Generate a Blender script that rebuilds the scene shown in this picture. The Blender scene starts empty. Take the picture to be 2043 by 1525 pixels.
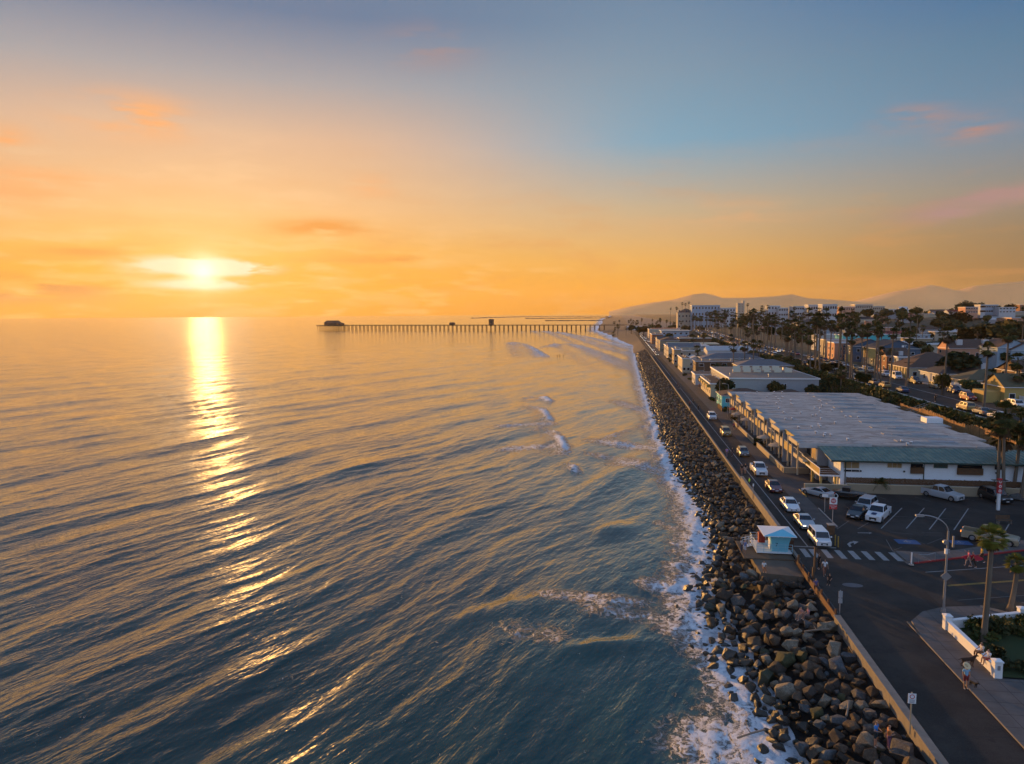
import bpy, bmesh, math, random
import numpy as np
from mathutils import Vector, Matrix, noise as mnoise
R = math.radians
SC = bpy.context.scene
COL = SC.collection
rnd = random.Random(7)

# ------------------------------------------------------------------ camera model
F, CX, CY, CAMH = 1400.0, 1021.5, 762.5, 30.0
ROLL, PITCH, YAW = math.atan(6.2/1000), math.atan((762.5-625.2)/F), R(8.71)

def ray(px, py):
    x = (px-CX)/F; y = -(py-CY)/F
    c, s = math.cos(ROLL), math.sin(ROLL)
    x, y = x*c+y*s, -x*s+y*c
    fy = math.cos(PITCH)+y*math.sin(PITCH); fz = -math.sin(PITCH)+y*math.cos(PITCH)
    return (x*math.cos(YAW)-fy*math.sin(YAW), x*math.sin(YAW)+fy*math.cos(YAW), fz)

def at(px, py, z):
    X, Y, Z = ray(px, py); t = (z-CAMH)/Z
    return X*t, Y*t

def proj(X, Y, Z):
    Z -= CAMH
    x = X*math.cos(YAW)+Y*math.sin(YAW); fy = -X*math.sin(YAW)+Y*math.cos(YAW)
    d = fy*math.cos(PITCH)-Z*math.sin(PITCH); y = fy*math.sin(PITCH)+Z*math.cos(PITCH)
    if d < .1: return (-9999, -9999)
    x /= d; y /= d; c, s = math.cos(ROLL), math.sin(ROLL)
    return CX+F*(x*c-y*s), CY-F*(x*s+y*c)

cam = bpy.data.cameras.new('camera'); camo = bpy.data.objects.new('camera', cam); COL.objects.link(camo)
cam.sensor_fit = 'HORIZONTAL'; cam.sensor_width = 36; cam.lens = 36*F/2043
cam.clip_start = .5; cam.clip_end = 60000
M = Matrix.Rotation(YAW, 4, 'Z') @ Matrix.Rotation(R(90)-PITCH, 4, 'X') @ Matrix.Rotation(-ROLL, 4, 'Z')
camo.matrix_world = Matrix.Translation((0, 0, CAMH)) @ M
SC.camera = camo

SC.view_settings.view_transform = 'Standard'; SC.view_settings.look = 'None'
EXPO = .5; SC.view_settings.exposure = EXPO; SC.view_settings.gamma = 1
cy = SC.cycles
cy.use_denoising = True
cy.use_adaptive_sampling = True; cy.adaptive_threshold = .025
cy.max_bounces = 4; cy.diffuse_bounces = 2; cy.glossy_bounces = 2; cy.transmission_bounces = 3; cy.volume_bounces = 1
cy.transparent_max_bounces = 6; cy.sample_clamp_indirect = 6; cy.sample_clamp_direct = 3; cy.caustics_reflective = False; cy.caustics_refractive = False

def lin(r, g, b):
    f = lambda c: (c/255/12.92) if c/255 <= .04045 else ((c/255+.055)/1.055)**2.4
    return (f(r), f(g), f(b), 1)

# ------------------------------------------------------------------ node helper
class N:
    def __init__(s, tree): s.t = tree; s.n = tree.nodes; s.l = tree.links
    def new(s, typ, **kw):
        n = s.n.new(typ)
        for k, v in kw.items():
            if k == 'i':
                for a, b in v.items():
                    if isinstance(b, bpy.types.NodeSocket): s.l.new(b, n.inputs[a])
                    else: n.inputs[a].default_value = b
            else: setattr(n, k, v)
        return n
    def m(s, op, a, b=None, c=None, clamp=False):
        n = s.n.new('ShaderNodeMath'); n.operation = op; n.use_clamp = clamp
        for i, v in enumerate((a, b, c)):
            if v is None: continue
            if isinstance(v, bpy.types.NodeSocket): s.l.new(v, n.inputs[i])
            else: n.inputs[i].default_value = v
        return n.outputs[0]
    def mix(s, f, a, b, blend='MIX'):
        n = s.n.new('ShaderNodeMix'); n.data_type = 'RGBA'; n.blend_type = blend
        for i, v in ((0, f), (6, a), (7, b)):
            if isinstance(v, bpy.types.NodeSocket): s.l.new(v, n.inputs[i])
            else: n.inputs[i].default_value = v if not (i and len(v) == 3) else (*v, 1)
        return n.outputs[2]
    def ramp(s, f, stops, interp='LINEAR'):
        n = s.n.new('ShaderNodeValToRGB'); cr = n.color_ramp; cr.interpolation = interp
        while len(cr.elements) < len(stops): cr.elements.new(.5)
        for e, (p, c) in zip(cr.elements, stops): e.position = p; e.color = c if len(c) == 4 else (*c, 1)
        s.l.new(f, n.inputs[0]); return n.outputs[0]
    def smooth(s, v, a, b):
        n = s.n.new('ShaderNodeMapRange'); n.interpolation_type = 'SMOOTHSTEP'
        s.l.new(v, n.inputs[0]); n.inputs[1].default_value = a; n.inputs[2].default_value = b
        return n.outputs[0]

# ------------------------------------------------------------------ sky
SUN = Vector(ray(405, 543)).normalized()
SUN_EL = math.asin(SUN.z); SUN_AZ = math.atan2(SUN.x, SUN.y)      # from +y, clockwise positive

def make_world():
    w = bpy.data.worlds.new('World'); SC.world = w; w.use_nodes = True
    t = w.node_tree; t.nodes.clear(); n = N(t)
    geo = n.new('ShaderNodeTexCoord').outputs['Generated']
    sep = n.new('ShaderNodeSeparateXYZ', i={0: geo})
    x, y, z = sep.outputs
    el = n.m('ARCSINE', z)                                   # radians
    az = n.m('ARCTAN2', x, y)
    da = n.m('ABSOLUTE', n.m('SUBTRACT', az, SUN_AZ))
    da = n.m('MINIMUM', da, n.m('SUBTRACT', 2*math.pi, da))
    e = n.m('DIVIDE', el, math.pi/2, clamp=True)
    def rm(*st): return n.ramp(e, [(a/90, lin(*c)) for a, c in st])
    A = rm((0, (240, 158, 26)), (1.5, (242, 164, 34)), (4.5, (244, 180, 84)), (8, (240, 190, 136)), (13, (222, 184, 156)), (17, (166, 166, 172)), (21.5, (98, 126, 160)), (30, (115, 138, 165)), (60, (90, 122, 168)))
    B = rm((0, (228, 148, 28)), (2, (240, 166, 54)), (4, (236, 178, 94)), (8, (200, 180, 148)), (13, (122, 170, 196)), (18, (126, 156, 178)), (24, (104, 136, 167)), (60, (96, 128, 172)))
    D = rm((0, (146, 108, 70)), (2, (134, 106, 70)), (5, (140, 122, 98)), (8, (140, 138, 132)), (12, (108, 138, 164)), (17, (82, 125, 158)), (22.5, (20, 98, 158)), (60, (92, 128, 175)))
    K = rm((0, (180, 175, 185)), (6, (200, 205, 225)), (14, (195, 218, 248)), (30, (175, 205, 252)), (60, (150, 180, 235)))
    c = n.mix(n.smooth(da, R(8), R(38)), A, B)
    c = n.mix(n.smooth(da, R(30), R(66)), c, D)
    c = n.mix(n.smooth(da, R(66), R(125)), c, K)
    # clouds: noise on (az, el)
    AE = n.new('ShaderNodeCombineXYZ', i={0: az, 1: el}).outputs[0]
    def cn(sx, sy, det, off):
        v = n.new('ShaderNodeMapping', i={0: AE, 1: (off, off, 0), 3: (sx, sy, 1)}).outputs[0]
        return n.new('ShaderNodeTexNoise', noise_dimensions='2D', i={'Vector': v, 'Scale': 1, 'Detail': det, 'Roughness': .55}).outputs[0]
    n1 = cn(7, 36, 6, 0.); n2 = cn(14, 70, 3, 3.3)
    def blob(px, py, wx, wy):                                # soft ellipse around a direction
        d = Vector(ray(px, py)).normalized(); a0 = math.atan2(d.x, d.y); e0 = math.asin(d.z)
        sx, sy = 1/R(wx*1.9), 1/R(wy*1.9)
        v = n.new('ShaderNodeMapping', i={0: AE, 1: (-a0*sx, -e0*sy, 0), 3: (sx, sy, 0)}).outputs[0]
        return n.new('ShaderNodeTexGradient', gradient_type='QUADRATIC_SPHERE', i={0: v}).outputs[1]
    nb = n.m('ADD', .05, n.m('MULTIPLY', n.smooth(n1, .36, .60), 1.3))
    st = n.m('MULTIPLY', n.smooth(n2, .5, .72), n.m('MULTIPLY', n.smooth(da, R(45), R(5)), n.smooth(el, R(9), R(3))))
    c = n.mix(n.m('MULTIPLY', st, .5), c, lin(255, 205, 135))
    ds = n.m('MULTIPLY', n.smooth(n1, .50, .75), n.smooth(el, R(16), R(2)))
    c = n.mix(n.m('MULTIPLY', ds, .30), c, lin(224, 152, 88))
    wh = n.m('MULTIPLY', n.smooth(n1, .5, .3), n.m('MULTIPLY', n.smooth(da, R(30), R(4)), n.smooth(el, R(16), R(8))))
    c = n.mix(n.m('MULTIPLY', wh, .25), c, lin(255, 216, 170))
    for col, bl in (((250, 176, 118), ((270, 232, 3.6, 1.3, 1.4), (15, 283, 1.8, .9, 1.2), (40, 385, 5, 1.0, .9), (740, 375, 1.8, .8, .6), (90, 350, 4.5, .6, .8), (1440, 430, 6, 1.0, .35))),
                    ((232, 152, 76), ((640, 456, 3.6, .6, 1.6), (180, 503, 2.6, .4, 1.2), (790, 520, 5.5, .4, .9))),
                    ((188, 130, 80), ((60, 578, 4.4, .8, 1.9),)),
                    ((176, 142, 138), ((1815, 235, 2.2, .7, 1.2), (1935, 256, 2.0, .8, 1.2), (2000, 388, 3.0, .6, 1.4), (1890, 425, 3, .7, .9), (860, 95, 3.4, 1.4, .6)))):
        acc = None
        for px, py, wx, wy, k in bl:
            bb = n.m('MULTIPLY', blob(px, py, wx, wy), k)
            acc = bb if acc is None else n.m('ADD', acc, bb)
        c = n.mix(n.m('MULTIPLY', acc, nb, clamp=True), c, lin(*col))
    # bright cloud bank around the sun, sun glow and the sun seen through it
    sd = n.new('ShaderNodeVectorMath', operation='DOT_PRODUCT', i={0: geo, 1: SUN}).outputs['Value']
    ang = n.m('ARCCOSINE', n.m('MINIMUM', sd, .999999))
    glow = n.m('POWER', 2.718, n.m('DIVIDE', ang, -R(4.5)))
    c = n.mix(n.m('MULTIPLY', glow, .40), c, lin(255, 226, 168))
    bank = n.m('ADD', blob(365, 531, 3.2, .60), n.m('ADD', blob(460, 535, 2.6, .52), blob(400, 568, 3.0, .34)))
    bank = n.m('MULTIPLY', n.m('MULTIPLY', bank, 2.6), n.smooth(n2, .30, .50), clamp=True)
    c = n.mix(n.m('MULTIPLY', bank, .85), c, (1, .93, .74, 1))
    core = n.m('POWER', 2.718, n.m('MULTIPLY', n.m('POWER', n.m('DIVIDE', ang, R(.95)), 1.5), -1))
    c = n.mix(n.m('MULTIPLY', core, .9), c, (2.0, 1.75, 1.25, 1))
    nis = n.new('ShaderNodeTexSky', sky_type='NISHITA', sun_disc=False, sun_elevation=SUN_EL, sun_rotation=SUN_AZ, air_density=1.2, dust_density=2.0).outputs[0]
    nis = n.mix(1.0, nis, (.1, .1, .1), 'MULTIPLY')
    c = n.mix(.08, c, nis)
    w.cycles.sampling_method = 'MANUAL'; w.cycles.sample_map_resolution = 256
    low = n.smooth(z, 0, -.03)
    c = n.mix(low, c, (.05, .05, .06))
    bg = n.new('ShaderNodeBackground', i={0: c, 1: 2**-EXPO})
    out = n.new('ShaderNodeOutputWorld', i={0: bg.outputs[0]})
make_world()

sl = bpy.data.lights.new('sun', 'SUN'); sl.energy = 5.0; sl.angle = R(.6); sl.color = (1, .50, .14)
so = bpy.data.objects.new('sun', sl); COL.objects.link(so)
so.rotation_euler = (-SUN).to_track_quat('-Z', 'Y').to_euler()

# ------------------------------------------------------------------ object helpers
MATS = {}
def mat(name, col=(.5, .5, .5), rough=.8, metal=0., noise=0., nscale=4., bump=0., emit=None, spec=.5, coat=0., alt=None, fn=None):
    if name in MATS: return MATS[name]
    m = bpy.data.materials.new(name); m.use_nodes = True; t = m.node_tree; t.nodes.clear(); n = N(t)
    b = n.new('ShaderNodeBsdfPrincipled'); o = n.new('ShaderNodeOutputMaterial', i={0: b.outputs[0]})
    b.inputs['Roughness'].default_value = rough; b.inputs['Metallic'].default_value = metal
    b.inputs['Specular IOR Level'].default_value = spec; b.inputs['Coat Weight'].default_value = coat
    col = (*col[:3], 1)
    b.inputs['Base Color'].default_value = col
    if noise or bump or alt:
        tc = n.new('ShaderNodeTexCoord').outputs['Object']
        oi = n.new('ShaderNodeObjectInfo').outputs['Random']
        v = n.new('ShaderNodeVectorMath', operation='ADD', i={0: tc, 1: n.new('ShaderNodeCombineXYZ', i={0: n.m('MULTIPLY', oi, 40)}).outputs[0]}).outputs[0]
        nz = n.new('ShaderNodeTexNoise', i={'Vector': v, 'Scale': nscale, 'Detail': 6, 'Roughness': .6}).outputs[0]
        if alt: c = n.mix(n.smooth(nz, .35, .65), col, (*alt[:3], 1))
        else: c = col
        if noise:
            k = n.m('ADD', n.m('MULTIPLY', nz, 2*noise), 1-noise)
            kk = n.new('ShaderNodeCombineXYZ', i={0: k, 1: k, 2: k}).outputs[0]
            c = n.mix(1.0, c, kk, 'MULTIPLY')
        if isinstance(c, bpy.types.NodeSocket): t.links.new(c, b.inputs['Base Color'])
        if bump:
            bp = n.new('ShaderNodeBump', i={'Height': nz, 'Strength': 1.0, 'Distance': bump})
            t.links.new(bp.outputs[0], b.inputs['Normal'])
    if emit: b.inputs['Emission Color'].default_value = (*emit[:3], 1); b.inputs['Emission Strength'].default_value = emit[3]
    if fn: fn(n, b)
    MATS[name] = m; return m

class MB:
    def __init__(s): s.v = []; s.f = []; s.mi = []; s.mats = []
    def slot(s, m):
        if m not in s.mats: s.mats.append(m)
        return s.mats.index(m)
    def add(s, vs, fs, m):
        o = len(s.v); s.v += [tuple(v) for v in vs]; k = s.slot(m)
        for f in fs: s.f.append(tuple(i+o for i in f)); s.mi.append(k)
        return s
    def box(s, x0, y0, z0, x1, y1, z1, m, rot=0., c=None):
        vs = [(x, y, z) for z in (z0, z1) for y in (y0, y1) for x in (x0, x1)]
        if rot:
            if c is None: c = ((x0+x1)/2, (y0+y1)/2)
            cs, sn = math.cos(rot), math.sin(rot)
            vs = [(c[0]+(x-c[0])*cs-(y-c[1])*sn, c[1]+(x-c[0])*sn+(y-c[1])*cs, z) for x, y, z in vs]
        return s.add(vs, [(0, 2, 3, 1), (4, 5, 7, 6), (0, 1, 5, 4), (2, 6, 7, 3), (0, 4, 6, 2), (1, 3, 7, 5)], m)
    def prism(s, pts, z0, z1, m, top=None):
        n = len(pts); vs = [(x, y, z0) for x, y in pts]+[(x, y, z1) for x, y in pts]
        s.add(vs, [(i, (i+1) % n, n+(i+1) % n, n+i) for i in range(n)]+[tuple(range(n-1, -1, -1))], m)
        return s.add([(x, y, z1) for x, y in pts], [tuple(range(n))], top or m)
    def sheet(s, pts, z, m): return s.add([(p[0], p[1], z if len(p) < 3 else p[2]) for p in pts], [tuple(range(len(pts)))], m)
    def tube(s, p, q, r0, r1, m, n=8, caps=True):
        p = Vector(p); q = Vector(q); d = (q-p).normalized(); a = d.orthogonal().normalized(); b = d.cross(a)
        vs = [p+(a*math.cos(t)+b*math.sin(t))*r0 for t in [2*math.pi*i/n for i in range(n)]]
        vs += [q+(a*math.cos(t)+b*math.sin(t))*r1 for t in [2*math.pi*i/n for i in range(n)]]
        fs = [(i, (i+1) % n, n+(i+1) % n, n+i) for i in range(n)]
        if caps: fs += [tuple(range(n-1, -1, -1)), tuple(range(n, 2*n))]
        return s.add(vs, fs, m)
    def path(s, pts, r, m, n=6):
        for a, b in zip(pts[:-1], pts[1:]): s.tube(a, b, r, r, m, n)
        return s
    def loft(s, rings, m, caps=True, closed=True):
        n = len(rings[0]); vs = [v for r in rings for v in r]; fs = []
        for k in range(len(rings)-1):
            for i in range(n if closed else n-1): fs.append((k*n+i, k*n+(i+1) % n, (k+1)*n+(i+1) % n, (k+1)*n+i))
        if caps: fs += [tuple(range(n-1, -1, -1)), tuple((len(rings)-1)*n+i for i in range(n))]
        return s.add(vs, fs, m)
    def mesh(s, name, smooth=False):
        me = bpy.data.meshes.new(name); me.from_pydata(s.v, [], s.f)
        for m in s.mats: me.materials.append(m)
        if s.mats: me.polygons.foreach_set('material_index', s.mi)
        if smooth: me.polygons.foreach_set('use_smooth', [True]*len(me.polygons))
        me.update(); return me
    def obj(s, name, parent=None, smooth=False, **tags):
        return link(s.mesh(name, smooth), name, parent, **tags)

def link(me, name, parent=None, loc=None, label=None, cat=None, group=None, kind=None):
    o = bpy.data.objects.new(name, me); COL.objects.link(o)
    if parent is not None: o.parent = parent
    if loc is not None: o.location = loc
    tag(o, label, cat, group, kind); return o
def tag(o, label=None, cat=None, group=None, kind=None):
    if label: o['label'] = label
    if cat: o['category'] = cat
    if group: o['group'] = group
    if kind: o['kind'] = kind
    return o
def empty(name, loc, rz=0, label=None, cat=None, group=None):
    o = bpy.data.objects.new(name, None); COL.objects.link(o); o.location = loc; o.rotation_euler.z = rz
    return tag(o, label, cat, group)
KIDS = {}
def copy_tree(o, parent=None, **kw):
    c = o.copy(); COL.objects.link(c)
    if parent is not None: c.parent = parent
    kids = KIDS.get(o.name)
    if kids is None: kids = KIDS[o.name] = [k for k in COL.objects if k.parent == o]
    for ch in kids: copy_tree(ch, c)
    return c

# ------------------------------------------------------------------ coastline and terrain height
SH = [(-300, 10.5), (20, 10), (45, 10.8), (55, 10.2), (60, 9.4), (68, 8.6), (77, 8.4), (84, 10.5), (93, 11.3), (113, 12), (126, 10.3), (172, 10.2), (273, 10.3), (420, 10.8), (560, 13), (646, 15), (722, 7), (836, -3.5), (970, -15), (1188, -38), (1500, -45), (2040, -51), (3069, -77), (6000, -77), (30000, -77)]
def interp(tab, v):
    if v <= tab[0][0]: return tab[0][1]
    for (a, b), (c, d) in zip(tab[:-1], tab[1:]):
        if v <= c: return b+(d-b)*(v-a)/(c-a)
    return tab[-1][1]
def shore(y): return interp(SH, y)
PC = [(-300, 75), (450, 75), (700, 84), (1071, 112), (2000, 200), (9000, 900)]
def pacx(y): return interp(PC, y)
def sst(v, a, b):
    t = max(0, min(1, (v-a)/(b-a))); return t*t*(3-2*t)
def terrain(x, y):
    xs = shore(y)
    if x < xs-3: return -2.5
    rock = y < 520
    if x < 19.2:
        if rock:
            t = (x-(xs-3))/(19.2-xs+3); return -2.2+4.6*min(1, t*1.12)
        t = (x-(xs-3))/max(3, (19.2-xs+3)); return -.5+4.0*min(1, t**.75)
    pc = pacx(y); f, t = pc-12.7, pc-10.2
    z = 3.5+6.5*sst(x, f, t)
    if y < 108: z = 3.5+6.5*sst(x, 62, 68)
    d = x-pc
    if d > 25: z -= 2.0*sst(d, 25, 120)
    hx, hy = (x-370)/190, (y-770)/150
    if x > 100: z += 17*math.exp(-(hx*hx+hy*hy))
    if x > 150: z += 6*sst(y, 900, 3000)
    return z
# ------------------------------------------------------------------ land sheet
def axis(segs):
    out = [segs[0][0]]
    for a, b, st in segs:
        n = max(1, int(round((b-a)/st)))
        out += [a+(b-a)*(i+1)/n for i in range(n)]
    return out
def grid_mesh(name, xs, ys, fz, m):
    nx, ny = len(xs), len(ys)
    co = np.array([(x, y, fz(x, y)) for y in ys for x in xs], dtype=np.float32)
    return np_mesh(name, co, nx, ny, m)
def np_mesh(name, co, nx, ny, m, smooth=True):
    me = bpy.data.meshes.new(name)
    nf = (nx-1)*(ny-1)
    i = (np.arange(ny-1)[:, None]*nx+np.arange(nx-1)[None, :]).ravel()
    q = np.stack([i, i+1, i+nx+1, i+nx], 1).astype(np.int32)
    me.vertices.add(len(co)); me.vertices.foreach_set('co', co.astype(np.float32).ravel())
    me.loops.add(nf*4); me.loops.foreach_set('vertex_index', q.ravel())
    me.polygons.add(nf); me.polygons.foreach_set('loop_start', np.arange(0, nf*4, 4, dtype=np.int32))
    me.update(calc_edges=True)
    if smooth: me.polygons.foreach_set('use_smooth', np.ones(nf, dtype=bool))
    me.materials.append(m); me.validate(); return me

def land_fn(n, b):
    tc = n.new('ShaderNodeTexCoord').outputs['Object']
    sp = n.new('ShaderNodeSeparateXYZ', i={0: tc}); x, y, z = sp.outputs
    n1 = n.new('ShaderNodeTexNoise', i={'Vector': tc, 'Scale': .09, 'Detail': 8, 'Roughness': .65}).outputs[0]
    n2 = n.new('ShaderNodeTexNoise', i={'Vector': tc, 'Scale': 1.3, 'Detail': 6, 'Roughness': .7}).outputs[0]
    green = n.mix(n.smooth(n1, .4, .62), (.028, .035, .014), (.075, .06, .035))
    green = n.mix(n.smooth(n2, .45, .7), green, (.10, .085, .055))
    conc = n.mix(n.smooth(n2, .3, .7), (.085, .08, .075), (.13, .12, .11))
    c = n.mix(n.m('MULTIPLY', n.smooth(z, 3.7, 3.9), n.smooth(y, 10, 11)), conc, green)
    sand = n.mix(n.smooth(n2, .3, .7), (.075, .055, .042), (.12, .09, .065))
    c = n.mix(n.m('MULTIPLY', n.smooth(y, 500, 520), n.smooth(x, 20, 19)), c, sand)
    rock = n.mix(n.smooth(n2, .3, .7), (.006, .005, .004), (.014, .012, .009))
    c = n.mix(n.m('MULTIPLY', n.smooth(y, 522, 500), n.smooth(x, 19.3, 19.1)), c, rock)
    n.l.new(c, b.inputs['Base Color'])
    bp = n.new('ShaderNodeBump', i={'Height': n2, 'Distance': .25, 'Strength': .7}); n.l.new(bp.outputs[0], b.inputs['Normal'])
M_land = mat('land_surface', rough=.95, fn=land_fn)
xs = axis([(-8000, -300, 1500), (-300, -80, 40), (-80, 0, 8), (0, 24, .8), (24, 56, 4), (56, 72, .7), (72, 130, 6), (130, 900, 22), (900, 9500, 500)])
ys = axis([(-120, 104, 6), (104, 110, 1.5), (110, 700, 8), (700, 1400, 20), (1400, 3400, 80), (3400, 9500, 500)])
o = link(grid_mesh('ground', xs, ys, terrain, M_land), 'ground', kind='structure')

# ------------------------------------------------------------------ sea
def foam_table():
    P = []                                                   # x, y, half length, half width, angle, strength
    def patch(px, py, qx, qy, w, s):                         # ellipse between two photo points on the water, w in metres
        a = at(px, py, 0); b = at(qx, qy, 0)
        P.append(((a[0]+b[0])/2, (a[1]+b[1])/2, max(.5, math.hypot(a[0]-b[0], a[1]-b[1])/2), w, math.atan2(b[1]-a[1], b[0]-a[0]), s))
    patch(1390, 1480, 1640, 1480, 3.4, 1.0); patch(1470, 1400, 1600, 1400, 2.4, .9); patch(1420, 1330, 1580, 1380, 1.2, .9)
    patch(1400, 1520, 1560, 1520, 2.5, .85); patch(1350, 1200, 1440, 1290, 2.2, 1.0); patch(1330, 1250, 1430, 1250, 2.0, .8)
    patch(1080, 1185, 1300, 1205, 1.5, .62); patch(1180, 1215, 1340, 1235, 1.8, .55); patch(1290, 1165, 1400, 1185, 1.8, .9)
    patch(1000, 1255, 1120, 1270, 2.6, .33); patch(1340, 1130, 1400, 1120, 1.5, .95); patch(1375, 1085, 1420, 1050, 1.5, 1.0)
    patch(1365, 1010, 1415, 970, 1.8, 1.0); patch(1310, 1040, 1380, 1075, 1.4, .5); patch(1340, 960, 1400, 940, 3, .8)
    patch(1190, 880, 1340, 900, 4, .78); patch(1240, 925, 1370, 950, 3.4, .78); patch(1290, 850, 1340, 880, 3, .9); patch(1180, 905, 1300, 930, 2.5, .6); patch(1230, 800, 1310, 830, 4, .6); patch(1270, 720, 1300, 750, 5, .8)
    patch(1010, 895, 1120, 890, 3.5, .82); patch(1110, 868, 1130, 900, 1.3, 1.1); patch(1000, 850, 1095, 845, 3.2, .8); patch(1080, 815, 1098, 838, 1.5, 1.1)
    patch(1083, 792, 1098, 802, 2.0, 1.1); patch(1040, 800, 1085, 797, 2.5, .5); patch(1142, 930, 1152, 942, 1.2, 1.0); patch(1270, 770, 1310, 810, 3.0, .7)
    patch(1440, 1450, 1600, 1500, 3.0, 1.0); patch(1560, 1440, 1620, 1500, 2.2, 1.1); patch(1500, 1350, 1600, 1420, 2.0, 1.1); patch(1400, 1290, 1500, 1340, 1.4, .9); patch(1385, 1220, 1440, 1300, 1.6, 1.1); patch(1395, 1040, 1425, 1130, 1.6, 1.15); patch(1360, 950, 1410, 1010, 1.8, 1.1)
    patch(1215, 672, 1268, 692, 9, 1.1); patch(1195, 660, 1225, 672, 14, 1.0); patch(1265, 735, 1290, 760, 5, .6); patch(1240, 700, 1280, 716, 8, .6)
    patch(1140, 1000, 1240, 1020, 2.0, .0)
    return P
BREAK = []                                                   # crests: x, y, half length, width, dir, height
def crest(px, py, qx, qy, w, h):
    a = at(px, py, 0); b = at(qx, qy, 0)
    BREAK.append(((a[0]+b[0])/2, (a[1]+b[1])/2, math.hypot(a[0]-b[0], a[1]-b[1])/2+.5, w, math.atan2(b[1]-a[1], b[0]-a[0]), h))
crest(1112, 862, 1132, 905, 1.0, .65); crest(1083, 818, 1099, 838, 1.0, .6); crest(1085, 790, 1100, 803, 1.0, .6); crest(1143, 928, 1155, 942, .9, .5)
crest(1125, 1300, 1275, 1275, 1.0, .45); crest(1195, 1075, 1240, 1040, 1.6, .6); crest(1040, 690, 1095, 713, 2.5, .8); crest(1130, 690, 1260, 725, 2.5, .8)
crest(900, 1240, 1080, 1190, 1.5, .35); crest(1140, 1000, 1330, 905, 2.4, .5); crest(1180, 955, 1330, 880, 2.2, .45); crest(1130, 668, 1240, 690, 3, .8)

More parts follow.
